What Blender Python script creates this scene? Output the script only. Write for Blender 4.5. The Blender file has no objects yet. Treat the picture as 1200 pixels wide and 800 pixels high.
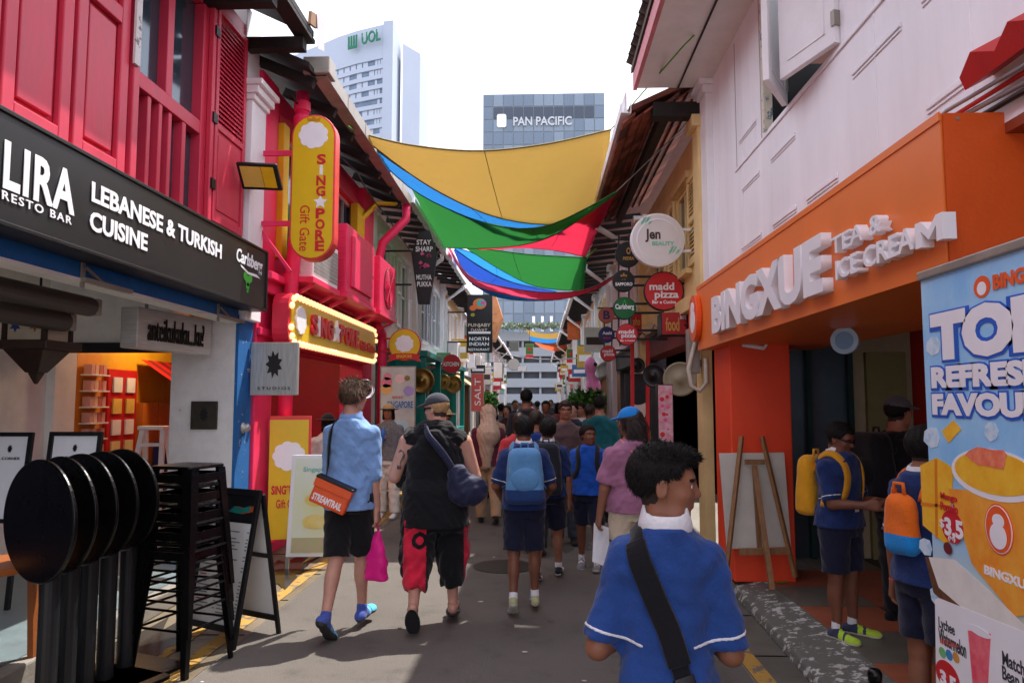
import bpy, bmesh, math, random
import numpy as np
from mathutils import Vector, Matrix

# ------------------------------------------------------------------ camera, sky, sun, exposure
scene = bpy.context.scene
C = scene.collection
R = math.radians
random.seed(7)
FPX = 867.0                                   # focal length in photo pixels (1200 wide)
CAM = Vector((0, 0, 1.62))
cd = bpy.data.cameras.new('camera'); cam = bpy.data.objects.new('camera', cd); C.objects.link(cam)
cd.sensor_width = 36; cd.lens = 36 * FPX / 1200; cd.clip_start = .05; cd.clip_end = 3000
cam.location = CAM; cam.rotation_euler = (R(90 + 4.616), 0, R(2.107))
scene.camera = cam
SUN = Vector((.33, .42, 1)).normalized()
sl = bpy.data.lights.new('sun', 'SUN'); sl.energy = 2.1; sl.angle = R(.6); sl.color = (1, .95, .87)
so = bpy.data.objects.new('sun', sl); C.objects.link(so); so.location = (5, 5, 40)
so.rotation_euler = SUN.to_track_quat('Z', 'Y').to_euler()
w = bpy.data.worlds.new('World'); scene.world = w; w.use_nodes = True
nt = w.node_tree; nt.nodes.clear()
wo = nt.nodes.new('ShaderNodeOutputWorld'); b1 = nt.nodes.new('ShaderNodeBackground'); b2 = nt.nodes.new('ShaderNodeBackground')
sk = nt.nodes.new('ShaderNodeTexSky'); sk.sky_type = 'NISHITA'; sk.sun_disc = False
sk.sun_elevation = math.asin(SUN.z); sk.sun_rotation = math.atan2(SUN.x, SUN.y); sk.dust_density = 6
b1.inputs[1].default_value = .13; nt.links.new(sk.outputs[0], b1.inputs[0])
b2.inputs[0].default_value = (.79, .80, .91, 1); b2.inputs[1].default_value = .64      # even tropical haze
mx = nt.nodes.new('ShaderNodeMixShader'); mx.inputs[0].default_value = .9
nt.links.new(b1.outputs[0], mx.inputs[1]); nt.links.new(b2.outputs[0], mx.inputs[2]); nt.links.new(mx.outputs[0], wo.inputs[0])
vs = scene.view_settings; vs.view_transform = 'Standard'; vs.look = 'None'; vs.gamma = 1; vs.exposure = 1.85

# ------------------------------------------------------------------ helpers
CR = cam.rotation_euler.to_matrix()
def pix(px, py, X=None, Y=None, Z=None):
    """world point on the pixel's ray where one coordinate is known"""
    d = CR @ Vector((px - 600, 400 - py, -FPX))
    if X is not None: t = (X - CAM.x) / d.x
    elif Y is not None: t = (Y - CAM.y) / d.y
    else: t = (Z - CAM.z) / d.z
    return CAM + d * t

def lin(c):
    f = lambda v: v / 12.92 if v <= .04045 else ((v + .055) / 1.055) ** 2.4
    return tuple(f(v / 255) for v in c) + (1,)

MATS = {}
def M(name, rgb, rough=.6, var=.12, scale=6, bump=.15, bscale=60, metal=0, spec=.4, emit=0, trans=0, rgb2=None, alpha=1, stretch=None, sheen=0):
    if name in MATS: return MATS[name]
    m = bpy.data.materials.new(name); m.use_nodes = True; MATS[name] = m
    t = m.node_tree; p = t.nodes['Principled BSDF']; L = t.links.new
    col = lin(rgb)
    p.inputs['Roughness'].default_value = rough; p.inputs['Metallic'].default_value = metal
    p.inputs['Specular IOR Level'].default_value = spec
    tc = t.nodes.new('ShaderNodeTexCoord'); src = tc.outputs['Object']
    if stretch:
        mp = t.nodes.new('ShaderNodeMapping'); mp.inputs['Scale'].default_value = stretch; L(src, mp.inputs[0]); src = mp.outputs[0]
    if var or rgb2:
        n = t.nodes.new('ShaderNodeTexNoise'); n.inputs['Scale'].default_value = scale; n.inputs['Detail'].default_value = 7; n.inputs['Roughness'].default_value = .62
        L(src, n.inputs['Vector'])
        r = t.nodes.new('ShaderNodeValToRGB'); L(n.outputs['Fac'], r.inputs[0])
        r.color_ramp.elements[0].position = .32; r.color_ramp.elements[1].position = .68
        if rgb2: a, b = col, lin(rgb2)
        else: a = tuple(min(1, v * (1 - var)) for v in col[:3]) + (1,); b = tuple(min(1, v * (1 + var * .7)) for v in col[:3]) + (1,)
        r.color_ramp.elements[0].color = a; r.color_ramp.elements[1].color = b
        L(r.outputs[0], p.inputs['Base Color'])
        rr = t.nodes.new('ShaderNodeMapRange'); rr.inputs[3].default_value = max(.02, rough - .12); rr.inputs[4].default_value = min(1, rough + .1)
        L(n.outputs['Fac'], rr.inputs[0]); L(rr.outputs[0], p.inputs['Roughness'])
    else: p.inputs['Base Color'].default_value = col
    if bump:
        n2 = t.nodes.new('ShaderNodeTexNoise'); n2.inputs['Scale'].default_value = bscale; n2.inputs['Detail'].default_value = 4; L(src, n2.inputs['Vector'])
        bp = t.nodes.new('ShaderNodeBump'); bp.inputs['Strength'].default_value = bump; bp.inputs['Distance'].default_value = .01
        L(n2.outputs['Fac'], bp.inputs['Height']); L(bp.outputs[0], p.inputs['Normal'])
    if emit:
        p.inputs['Emission Color'].default_value = col; p.inputs['Emission Strength'].default_value = emit
    if trans: p.inputs['Transmission Weight'].default_value = trans
    if sheen: p.inputs['Sheen Weight'].default_value = sheen
    if alpha < 1: p.inputs['Alpha'].default_value = alpha
    return m

def cloth(name, rgb, var=.14, rough=.85, bump=.35, bs=90):
    """woven fabric: soft mottling and a fine weave"""
    return M(name, rgb, rough=rough, var=var, scale=9, bump=bump, bscale=bs, spec=.2, sheen=.15)

def sailmat(name, rgb):
    """shade cloth: light passes through the weave"""
    m = M(name, rgb, rough=.8, var=.1, scale=5, bump=.3, bscale=220, spec=.15)
    t = m.node_tree; p = t.nodes['Principled BSDF']; o = [n for n in t.nodes if n.type == 'OUTPUT_MATERIAL'][0]
    tr = t.nodes.new('ShaderNodeBsdfTranslucent'); tr.inputs[0].default_value = tuple(.8*v+.14 for v in lin(rgb)[:3])+(1,)
    s = t.nodes.new('ShaderNodeMixShader'); s.inputs[0].default_value = .7
    t.links.new(p.outputs[0], s.inputs[1]); t.links.new(tr.outputs[0], s.inputs[2]); t.links.new(s.outputs[0], o.inputs[0])
    return m

class Fr:
    """a working plane: a along r, b along u, c out along the normal"""
    def __init__(s, o, r, u=(0, 0, 1)):
        s.o = Vector(o); s.r = Vector(r).normalized(); s.u = Vector(u).normalized(); s.n = s.r.cross(s.u)
    def p(s, a, b, c=0): return s.o + s.r * a + s.u * b + s.n * c
    def at(s, a, b, c=0): return Fr(s.p(a, b, c), s.r, s.u)
W0 = Fr((0, 0, 0), (1, 0, 0), (0, 1, 0))      # plain world: a=x b=y c=z

def link(name, me, mat=None, parent=None, smooth=False):
    o = bpy.data.objects.new(name, me); C.objects.link(o)
    if mat is not None and not me.materials:
        for m in (mat if isinstance(mat, (list, tuple)) else [mat]): me.materials.append(m)
    if smooth and len(me.polygons): me.polygons.foreach_set('use_smooth', [True] * len(me.polygons))
    if parent is not None:
        o.parent = parent
        if parent.parent is None and parent.type == 'EMPTY': o.matrix_parent_inverse = parent.matrix_basis.inverted()
    return o

class MB:
    def __init__(s, f=W0): s.f = f; s.v = []; s.q = []; s.mi = []; s.m = 0
    def add(s, vs, fs, raw=False):
        n = len(s.v); s.v += [tuple(v) if raw else tuple(s.f.p(*v)) for v in vs]
        s.q += [tuple(i + n for i in f) for f in fs]; s.mi += [s.m] * len(fs); return s
    def box(s, a0, a1, b0, b1, c0, c1):
        if a0 > a1: a0, a1 = a1, a0
        if b0 > b1: b0, b1 = b1, b0
        if c0 > c1: c0, c1 = c1, c0
        return s.add([(a0,b0,c0),(a1,b0,c0),(a1,b1,c0),(a0,b1,c0),(a0,b0,c1),(a1,b0,c1),(a1,b1,c1),(a0,b1,c1)],
                     [(3,2,1,0),(4,5,6,7),(0,1,5,4),(1,2,6,5),(2,3,7,6),(3,0,4,7)])
    def prism(s, pts, c0, c1):
        n = len(pts); ar = sum(pts[i][0]*pts[(i+1)%n][1]-pts[(i+1)%n][0]*pts[i][1] for i in range(n))
        if ar < 0: pts = pts[::-1]
        return s.add([(a,b,c0) for a,b in pts]+[(a,b,c1) for a,b in pts],
                     [tuple(range(n))[::-1], tuple(range(n,2*n))]+[(i,(i+1)%n,n+(i+1)%n,n+i) for i in range(n)])
    def poly(s, pts, c): return s.add([(a,b,c) for a,b in pts], [tuple(range(len(pts)))])
    def cyl(s, a, b, r, c0, c1, n=28, rb=None): return s.prism([(a+r*math.cos(6.28319*i/n), b+(rb or r)*math.sin(6.28319*i/n)) for i in range(n)], c0, c1)
    def tube(s, pts, r, n=8, r2=None, raw=False, close=True):
        P = [Vector(p) if raw else s.f.p(*p) for p in pts]; k = len(P); r2 = r if r2 is None else r2; base = len(s.v); up = None
        for i in range(k):
            d = (P[min(i+1,k-1)]-P[max(i-1,0)]).normalized()
            if up is None: up = Vector((0,0,1)) if abs(d.z) < .9 else Vector((1,0,0))
            x = d.cross(up).normalized(); y = x.cross(d).normalized(); up = y
            rr = r+(r2-r)*i/max(1,k-1)
            for j in range(n):
                t = 6.28319*j/n; s.v.append(tuple(P[i]+x*rr*math.cos(t)+y*rr*math.sin(t)))
        for i in range(k-1):
            for j in range(n):
                s.q.append((base+i*n+j, base+i*n+(j+1)%n, base+(i+1)*n+(j+1)%n, base+(i+1)*n+j)); s.mi.append(s.m)
        if close:
            s.q.append(tuple(base+j for j in range(n))[::-1]); s.q.append(tuple(base+(k-1)*n+j for j in range(n))); s.mi += [s.m]*2
        return s
    def bar(s, p, q, w, h=None, up=(0,0,1), raw=False):
        P = Vector(p) if raw else s.f.p(*p); Q = Vector(q) if raw else s.f.p(*q); h = h or w
        d = (Q-P).normalized(); up = Vector(up)
        if abs(d.dot(up)) > .98: up = Vector((0,1,0))
        x = d.cross(up).normalized()*w/2; y = x.cross(d).normalized()*h/2
        return s.add([P-x-y,P+x-y,P+x+y,P-x+y,Q-x-y,Q+x-y,Q+x+y,Q-x+y],[(0,1,2,3),(7,6,5,4),(4,5,1,0),(5,6,2,1),(6,7,3,2),(7,4,0,3)], raw=True)
    def lathe(s, a, b, prof, n=24, axis='c'):
        base = []; k = len(prof)
        for r, h in prof:
            for j in range(n):
                t = 6.28319*j/n; base.append((a+r*math.cos(t), b+r*math.sin(t), h))
        f = [(i*n+j, i*n+(j+1)%n, (i+1)*n+(j+1)%n, (i+1)*n+j) for i in range(k-1) for j in range(n)]
        f += [tuple(range(n))[::-1], tuple(range((k-1)*n, k*n))]
        return s.add(base, f)
    def mesh(s, name):
        me = bpy.data.meshes.new(name); me.from_pydata(s.v, [], s.q)
        if any(s.mi): me.polygons.foreach_set('material_index', s.mi)
        me.update(); return me
    def build(s, name, mat, parent=None, bevel=0, smooth=False, seg=2):
        o = link(name, s.mesh(name), mat, parent, smooth)
        if bevel:
            md = o.modifiers.new('bevel', 'BEVEL'); md.width = bevel; md.segments = seg; md.limit_method = 'ANGLE'; md.angle_limit = R(35)
        return o

def thing(name, label, cat, loc=(0,0,0), rz=0, group=None):
    o = bpy.data.objects.new(name, None); C.objects.link(o); o.location = loc; o.rotation_euler = (0,0,rz); o.empty_display_size = .1
    o['label'] = label; o['category'] = cat
    if group: o['group'] = group
    return o
def tag(o, label, cat, group=None):
    o['label'] = label; o['category'] = cat
    if group: o['group'] = group
    return o
def struct(o, kind='structure'): o['kind'] = kind; return o
def inst(src, name, parent, mat4):
    """a copy of a piece that shares its mesh; mat4 is in world space"""
    o = src.copy(); C.objects.link(o); o.name = name; o.parent = parent
    o.matrix_parent_inverse = parent.matrix_basis.inverted() if parent.parent is None and parent.type == 'EMPTY' else Matrix()
    o.matrix_basis = mat4; return o

def txt(s, f, a, b, w_, h_, mat, parent, c=.004, depth=.004, bold=.0, shear=0, name='lettering', space=1.0, align=0):
    """letters fitted to the box a..a+w_, b..b+h_ on plane f"""
    cu = bpy.data.curves.new('t', 'FONT'); cu.body = s; cu.size = 1; cu.offset = bold; cu.shear = shear; cu.space_character = space
    cu.resolution_u = 3; cu.extrude = .001 if depth else 0
    if align: cu.align_x = 'CENTER'
    ob = bpy.data.objects.new('t', cu); me = bpy.data.meshes.new_from_object(ob)
    bpy.data.objects.remove(ob); bpy.data.curves.remove(cu)
    n = len(me.vertices); co = np.empty(n*3); me.vertices.foreach_get('co', co); co = co.reshape(-1, 3)
    lo, hi = co.min(0), co.max(0); k = (np.array([a, b, c]) + (co-lo)/np.maximum(hi-lo, 1e-6)*np.array([w_, h_, depth]))
    o_, r_, u_, n_ = (np.array(v) for v in (f.o, f.r, f.u, f.n))
    out = o_ + k[:, :1]*r_ + k[:, 1:2]*u_ + k[:, 2:]*n_
    me.vertices.foreach_set('co', out.ravel()); me.update(); me.materials.clear()
    return link(name, me, mat, parent)

def wallcells(mb, a0, a1, b0, b1, holes, c0, c1):
    """a wall slab with rectangular openings"""
    A = sorted({a0, a1, *[x for h in holes for x in h[:2] if a0 < x < a1]}); 
    for i in range(len(A)-1):
        mid = (A[i]+A[i+1])/2; cur = b0
        for h in sorted([h for h in holes if h[0] < mid < h[1]], key=lambda h: h[2]):
            if h[2] > cur: mb.box(A[i], A[i+1], cur, h[2], c0, c1)
            cur = max(cur, h[3])
        if cur < b1: mb.box(A[i], A[i+1], cur, b1, c0, c1)
    return mb

def sag(p, q, d, n=10):
    p, q = Vector(p), Vector(q); return [p.lerp(q, i/n) - Vector((0,0,d*4*(i/n)*(1-i/n))) for i in range(n+1)]

# ------------------------------------------------------------------ implicit bodies (people, clothes, bags)
F32 = np.float32
def V3(*a): return np.array(a, float)
def nrm(v): v = np.asarray(v, float); return v/np.linalg.norm(v)
class Fd:
    """a field of blended solids, meshed as one continuous surface"""
    def __init__(s): s.pr = []; s.post = []
    def add(s, fn, lo, hi, k=.02, op='u'): s.pr.append((fn, np.array(lo)-k-.025, np.array(hi)+k+.025, k, op)); return s
    def cap(s, a, b, ra, rb, k=.02, op='u', cut=None, sy=None):
        a, b = np.asarray(a, float), np.asarray(b, float); d = b-a; dd = max(1e-9, d @ d); L = math.sqrt(dd)
        def fn(X, Y, Z):
            x, y, z = X-a[0], Y-a[1], Z-a[2]; t = np.clip((x*d[0]+y*d[1]+z*d[2])/dd, 0, 1)
            q = np.sqrt((x-t*d[0])**2+(y-t*d[1])**2+(z-t*d[2])**2)-(ra+(rb-ra)*t)
            if cut is not None: q = np.maximum(q, (x*d[0]+y*d[1]+z*d[2])/L-L*cut)
            return q
        m = max(ra, rb); return s.add(fn, np.minimum(a, b)-m, np.maximum(a, b)+m, k, op)
    def ell(s, c, r, Rm=None, k=.02, op='u'):
        c, r = np.asarray(c, float), np.asarray(r, float); Rm = np.eye(3) if Rm is None else Rm; m = r.min()
        def fn(X, Y, Z):
            x, y, z = X-c[0], Y-c[1], Z-c[2]
            u = (x*Rm[0,0]+y*Rm[1,0]+z*Rm[2,0])/r[0]; v = (x*Rm[0,1]+y*Rm[1,1]+z*Rm[2,1])/r[1]; w_ = (x*Rm[0,2]+y*Rm[1,2]+z*Rm[2,2])/r[2]
            q = np.sqrt(u*u+v*v+w_*w_); q2 = np.sqrt((u/r[0])**2+(v/r[1])**2+(w_/r[2])**2)
            return q*(q-1)/np.maximum(q2, 1e-6)
        return s.add(fn, c-r.max(), c+r.max(), k, op)
    def loft(s, rows, k=.02, op='u', pw=2.3, infl=0):
        """rows of (z, cx, cy, rx, ry) from bottom to top"""
        A = np.array(rows, float); z = A[:, 0]
        def fn(X, Y, Z):
            cx, cy, rx, ry = (np.interp(Z, z, A[:, i]) for i in (1, 2, 3, 4)); rx = rx+infl; ry = ry+infl
            q = (np.abs((X-cx)/rx)**pw+np.abs((Y-cy)/ry)**pw)**(1/pw)
            return np.maximum((q-1)*np.minimum(rx, ry), np.maximum(z[0]-Z, Z-z[-1]))
        m = A[:, 3:].max()+infl; return s.add(fn, [A[:,1].min()-m, A[:,2].min()-m, z[0]], [A[:,1].max()+m, A[:,2].max()+m, z[-1]], k, op)
    def at(s, P):
        P = np.asarray(P, float); X, Y, Z = P[:, 0], P[:, 1], P[:, 2]; F = np.full(len(P), .3)
        for fn, lo, hi, k, op in s.pr: F = s.mix(F, fn(X, Y, Z), k, op)
        for g in s.post: F = g(X, Y, Z, F)
        return F
    @staticmethod
    def mix(F, d, k, op):
        if op == 'u': h = np.clip(.5+.5*(d-F)/k, 0, 1); return d*(1-h)+F*h-k*h*(1-h)
        d = -d if op == 's' else d
        h = np.clip(.5-.5*(d-F)/k, 0, 1); return d*(1-h)+F*h+k*h*(1-h)
    def mesh(s, v, box=None):
        us = [p for p in s.pr if p[4] == 'u']; lo = np.min([p[1] for p in us], 0); hi = np.max([p[2] for p in us], 0)
        if box is not None: lo, hi = np.maximum(lo, box[0]), np.minimum(hi, box[1])
        n = np.ceil((hi-lo)/v).astype(int)+1
        ax = [(lo[i]+v*np.arange(n[i])) for i in range(3)]; F = np.full(n, .3, F32)
        for fn, a, b, k, op in s.pr:
            i0 = np.clip(((a-lo)/v).astype(int), 0, n); i1 = np.clip(((b-lo)/v).astype(int)+2, 0, n)
            if (i1 <= i0).any(): continue
            sl = tuple(slice(i0[i], i1[i]) for i in range(3))
            g = np.meshgrid(*[ax[i][sl[i]].astype(F32) for i in range(3)], indexing='ij', sparse=True)
            F[sl] = s.mix(F[sl], fn(*g).astype(F32), k, op)
        if s.post:
            g = np.meshgrid(*[q.astype(F32) for q in ax], indexing='ij', sparse=True)
            for f in s.post: F = f(*g, F).astype(F32)
        return surfnet(F, lo, v)
def surfnet(F, lo, v):
    S = F < 0; nx, ny, nz = S.shape
    c = np.zeros((nx-1, ny-1, nz-1), np.uint8)
    offs = [(i, j, k) for i in (0,1) for j in (0,1) for k in (0,1)]
    for i, j, k in offs: c += S[i:nx-1+i, j:ny-1+j, k:nz-1+k]
    I = np.argwhere((c > 0) & (c < 8)); N = len(I); idx = np.full(c.shape, -1, np.int64); idx[tuple(I.T)] = np.arange(N)
    val = {o: F[I[:,0]+o[0], I[:,1]+o[1], I[:,2]+o[2]] for o in offs}; P = np.zeros((N, 3)); W = np.zeros(N)
    for o in offs:
        for ax in range(3):
            if o[ax]: continue
            q = list(o); q[ax] = 1; q = tuple(q); a, b = val[o], val[q]; x = (a < 0) != (b < 0)
            t = np.where(x, a/np.where(x, a-b, 1), 0); p = np.tile(np.array(o, float), (N, 1)); p[:, ax] = t
            P += p*x[:, None]; W += x
    P = lo+(I+P/np.maximum(W, 1)[:, None])*v; Q = []
    for ax in range(3):
        s0 = [slice(None)]*3; s1 = [slice(None)]*3; s0[ax] = slice(0, -1); s1[ax] = slice(1, None)
        a, b = S[tuple(s0)], S[tuple(s1)]; E = np.argwhere(a != b); u, w_ = (ax+1) % 3, (ax+2) % 3
        E = E[(E[:,u] > 0) & (E[:,w_] > 0) & (E[:,u] < S.shape[u]-1) & (E[:,w_] < S.shape[w_]-1)]
        def g(du, dw): e = E.copy(); e[:,u] -= du; e[:,w_] -= dw; return idx[tuple(e.T)]
        q = np.stack([g(1,1), g(0,1), g(0,0), g(1,0)], 1); fl = ~a[tuple(E.T)]; q[fl] = q[fl][:, ::-1]; Q.append(q)
    Q = np.concatenate(Q); return P, Q[(Q >= 0).all(1)]
def npmesh(name, P, Q, mi=None, smooth=True):
    me = bpy.data.meshes.new(name); n, m = len(P), len(Q); k = Q.shape[1]
    me.vertices.add(n); me.vertices.foreach_set('co', np.ascontiguousarray(P, F32).ravel())
    me.loops.add(m*k); me.loops.foreach_set('vertex_index', Q.ravel().astype(np.int32))
    me.polygons.add(m); me.polygons.foreach_set('loop_start', np.arange(m, dtype=np.int32)*k)
    if mi is not None: me.polygons.foreach_set('material_index', mi.astype(np.int32))
    me.update(calc_edges=True); me.polygons.foreach_set('use_smooth', np.full(m, smooth)); return me
def fobj(name, fd, v, mats, parent, cls=None, relax=1, box=None):
    P, Q = fd.mesh(v, box)
    for _ in range(relax):                                   # even the surface a little
        A = np.zeros_like(P); n = np.zeros(len(P))
        for i in range(4):
            np.add.at(A, Q[:, i], P[Q[:, (i+1) % 4]]); np.add.at(n, Q[:, i], 1)
        P = P*.5+.5*A/np.maximum(n, 1)[:, None]
    mi = None if cls is None else cls(P[Q].mean(1))
    o = bpy.data.objects.new(name, npmesh(name, P, Q, mi)); C.objects.link(o)
    for m in (mats if isinstance(mats, (list, tuple)) else [mats]): o.data.materials.append(m)
    o.parent = parent; return o
def lpart(mb, name, mat, parent, smooth=True, bevel=0):
    """a part given in its parent's own coordinates"""
    o = mb.build(name, mat, None, bevel, smooth); o.parent = parent; return o
def fold(seed, amp, fx=1., wl=.07, z0=None):
    """soft cloth folds"""
    rg = np.random.RandomState(seed); ph = rg.rand(8)*6.28; a = rg.randn(4)*.6
    def g(X, Y, Z, F):
        k = 6.28/wl
        n = np.sin(k*(Z*.8+X*a[0]*fx+Y*a[1])+ph[0]+1.6*np.sin(k*.4*(X+Z*a[2])+ph[1]))*.5
        n = n+np.sin(k*.62*(X*1.2*fx-Y*a[3]+Z*.35)+ph[2]+1.3*np.sin(k*.3*(Y-Z)+ph[3]))*.5
        n = n+.35*np.sin(k*1.7*(X*a[2]+Y+Z*.6)+ph[4])
        return F-amp*n
    return g
def project(fd, pts, off, it=7):
    P = np.array(pts, float); e = .004; G = None
    for _ in range(it):
        d = fd.at(P)-off
        G = np.stack([fd.at(P+np.eye(3)[i]*e)-fd.at(P-np.eye(3)[i]*e) for i in range(3)], 1)/(2*e)
        G /= np.maximum(np.linalg.norm(G, axis=1), 1e-6)[:, None]; P = P-d[:, None]*G
    for _ in range(4): P[1:-1] = .5*P[1:-1]+.25*(P[:-2]+P[2:]); G[1:-1] = .5*G[1:-1]+.25*(G[:-2]+G[2:])
    return P+G*.002, G
def ribbon(P, G, wd, th, mb=None):
    """a flat strap lying on a surface along points P with normals G"""
    mb = mb or MB(); n = len(P); vs = []; fs = []
    for i in range(n):
        t = nrm(P[min(i+1, n-1)]-P[max(i-1, 0)]); s = nrm(np.cross(t, G[i]))*wd/2; h = G[i]*th
        vs += [P[i]-s, P[i]+s, P[i]+s*.9+h, P[i]-s*.9+h]
    for i in range(n-1):
        for j in range(4): fs.append((4*i+j, 4*i+(j+1) % 4, 4*i+4+(j+1) % 4, 4*i+4+j))
    fs += [(3,2,1,0), (4*n-4,4*n-3,4*n-2,4*n-1)]
    mb.add([Vector(v) for v in vs], fs, raw=True); return mb
def path(pts, n=24):
    """smooth curve through points"""
    P = np.array(pts, float); t = np.linspace(0, len(P)-1, n); out = []
    for x in t:
        i = min(int(x), len(P)-2); f = x-i; p0, p1, p2, p3 = P[max(i-1,0)], P[i], P[i+1], P[min(i+2,len(P)-1)]
        out.append(.5*((2*p1)+(-p0+p2)*f+(2*p0-5*p1+4*p2-p3)*f*f+(-p0+3*p1-3*p2+p3)*f**3))
    return np.array(out)
def rotz(a): c, s = math.cos(a), math.sin(a); return np.array([[c,-s,0],[s,c,0],[0,0,1.]])
def rotx(a): c, s = math.cos(a), math.sin(a); return np.array([[1,0,0],[0,c,-s],[0,s,c]])

HAIRM = M('hair_black', (17, 14, 13), rough=.62, var=.4, scale=60, bump=.6, bscale=300, spec=.22, stretch=(1, 1, .2))
EYEW = M('eye_white', (225, 220, 215), rough=.25, var=0, bump=0)
EYEB = M('eye_dark', (28, 18, 14), rough=.15, var=0, bump=0)
SOCK = cloth('white_cotton', (225, 225, 228))
BLACKC = cloth('black_cotton', (20, 20, 24))
def skinm(name, rgb):
    return M('skin_'+name, rgb, rough=.5, var=.1, scale=14, bump=.12, bscale=160, spec=.35)

class Person: pass
def person(label, x, y, z, yaw, H, skin, vox=.009, wid=1., kid=False, legs=None, arms=None, head=(0, 0), lean=(0, 0), hair='short', hairmat=None,
           shirt=None, shorts=None, trouser=None, shoes=None, socks=True, group=None, collar=None, cat='person', hands=True, belly=0, seed=1, piping=None, hem=-.02, sleeve=.55, loose=.016, curl=.5, shortlen=.78, hat=None, feet=True):
    """one figure; local axes: +Y forward, +X the person's right, feet at z=0. yaw turns it left seen from above."""
    p = Person(); s = H*.968; root = thing('person', label, cat, (x, y, z), yaw, group); p.root = root; p.s = s
    legs = legs or ((0,0),(0,0)); arms = arms or (((-.12,.05,-1),(-.05,.25,-1)), ((.12,.05,-1),(.05,.25,-1)))
    TH, SH, FT = .243*s, .243*s, .042*s
    # legs are (thigh forward angle, knee bend) in degrees, left then right
    ln = []
    for sd, lg in zip((-1, 1), legs):
        a, k = R(lg[0]), R(lg[1]); out = (lg[2] if len(lg) > 2 else .02)*sd
        td = nrm((out, math.sin(a), -math.cos(a))); sdv = nrm((out*.5, math.sin(a-k), -math.cos(a-k))); fp = lg[3] if len(lg) > 3 else None
        ln.append((sd, td, sdv, R(lg[0]-lg[1]) if fp is None else R(fp), lg[4] if len(lg) > 4 else 0))
    drop = []
    for sd, td, sv, fa, _ in ln:
        d = -(td[2]*TH+sv[2]*SH)+FT+(max(0, -math.sin(fa))*.10*s if fa < 0 else max(0, math.sin(fa))*.03*s); drop.append(d)
    zp = max(drop); p.zp = zp; ly, lx = lean[0], lean[1]
    sp = lambda q: (lx*q, ly*q)                              # spine offset at height q above the pelvis
    hs = .145 if kid else .132; hh = hs*s
    Zs = zp+.262*s; nb = V3(*sp(.33*s), zp+.328*s)
    hc = V3(*sp(.42*s), zp+.335*s+.026*s+hh*.5-(.042*s if kid else .012*s)); hc[1] += .012*s
    HR = rotz(head[0]) @ rotx(head[1]); p.HR, p.hc, p.hh = HR, hc, hh
    hd = lambda q: hc+HR @ (np.array(q)*hh)
    w_ = wid; b = Fd(); p.body = b
    T = lambda dz, rx, ry, dy=0: (zp+dz*s, sp(dz*s)[0], sp(dz*s)[1]+dy*s, rx*s*w_, ry*s*w_)
    rows = [T(-.045,.070,.055,-.006), T(0,.094,.068,-.008), T(.05,.088,.062), T(.10,.079,.056+belly*.4,belly*.3), T(.17,.088,.062), T(.23,.098,.066), T(.262,.098,.058,-.004), T(.284,.088,.050,-.006), T(.302,.062,.043,-.006), T(.318,.044,.039,-.006), T(.335,.036,.036,-.004)]
    p.rows = rows; b.loft(rows, k=.03*s)
    b.cap(nb-V3(0,.004*s,.03*s), hd((0,-.1,-.18)), .036*s*min(w_,1.15), .033*s*min(w_,1.1), k=.02*s)
    p.leg = []; p.arm = []
    for i, (sd, td, sv, fa, toe) in enumerate(ln):
        hip = V3(sd*.048*s*w_, -.004*s, zp-.005*s); kn = hip+td*TH; an = kn+sv*SH; p.leg.append((hip, kn, an, td, sv, fa, toe))
        b.cap(hip, kn, .054*s*w_, .034*s*(w_*.5+.5), k=.02); b.cap(kn, an, .032*s*(w_*.5+.5), .0195*s*(w_*.4+.6), k=.015)
        fwd = nrm(np.cross((1,0,0), sv)); fwd = fwd if fwd[1] > 0 else -fwd
        b.ell(kn+sv*SH*.33-fwd*.010*s, (.03*s*w_, .030*s*w_, .075*s), np.stack([nrm(np.cross(fwd, sv)), fwd, -sv], 1), k=.02)
        if shoes != 'bare' and not isinstance(shoes, tuple): pass
    for i, sd in enumerate((-1, 1)):
        sh = V3(sd*.100*s*w_+sp(.3*s)[0], sp(.3*s)[1]-.006*s, Zs); ud, fd_ = nrm(arms[i][0]), nrm(arms[i][1])
        el = sh+ud*.172*s; wr = el+fd_*.148*s; hdir = nrm(arms[i][2]) if len(arms[i]) > 2 else fd_; sh = sh+V3(0,0,0); p.arm.append((sh, el, wr, ud, fd_, hdir))
        b.cap(sh, el, .030*s*(w_*.7+.3), .0245*s*(w_*.7+.3), k=.022*s); b.cap(el, wr, .0255*s*(w_*.6+.4), .0165*s, k=.012)
        if hands:
            pn = arms[i][3] if len(arms[i]) > 3 else (-sd*.9, 0, -.1); pn = np.array(pn, float); pn = nrm(pn-hdir*(pn @ hdir)); sv = nrm(np.cross(hdir, pn)); 
            th = sv if sv[1]*1+sv[2]*.3 > 0 else -sv          # thumb side points forward
            kn0 = wr+hdir*.052*s; fl = (.040, .045, .042, .033); cu = R(15+60*curl)
            for j in range(4):
                o_ = th*(.0175-.0117*j)*s; kk = kn0+o_-hdir*.004*s*abs(j-1.2); b.cap(wr+o_*.6, kk, .0105*s, .0095*s, k=.008)
                d1 = hdir*math.cos(cu*.6)+pn*math.sin(cu*.6); d2 = hdir*math.cos(cu*1.5)+pn*math.sin(cu*1.5); f1 = kk+d1*fl[j]*s*.55
                b.cap(kk, f1, .0062*s, .0056*s, k=.004); b.cap(f1, f1+d2*fl[j]*s*.5, .0056*s, .0047*s, k=.003)
            t0 = wr+hdir*.014*s+th*.014*s; t1 = t0+(hdir*.6+th*.6+pn*.35)*.028*s; b.cap(t0, t1, .010*s, .0075*s, k=.006); b.cap(t1, t1+(hdir*.9+th*.15+pn*.3)*.024*s, .0072*s, .0055*s, k=.004)
        else: b.ell(wr+hdir*.045*s, (.022*s, .022*s, .05*s), k=.01)
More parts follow.
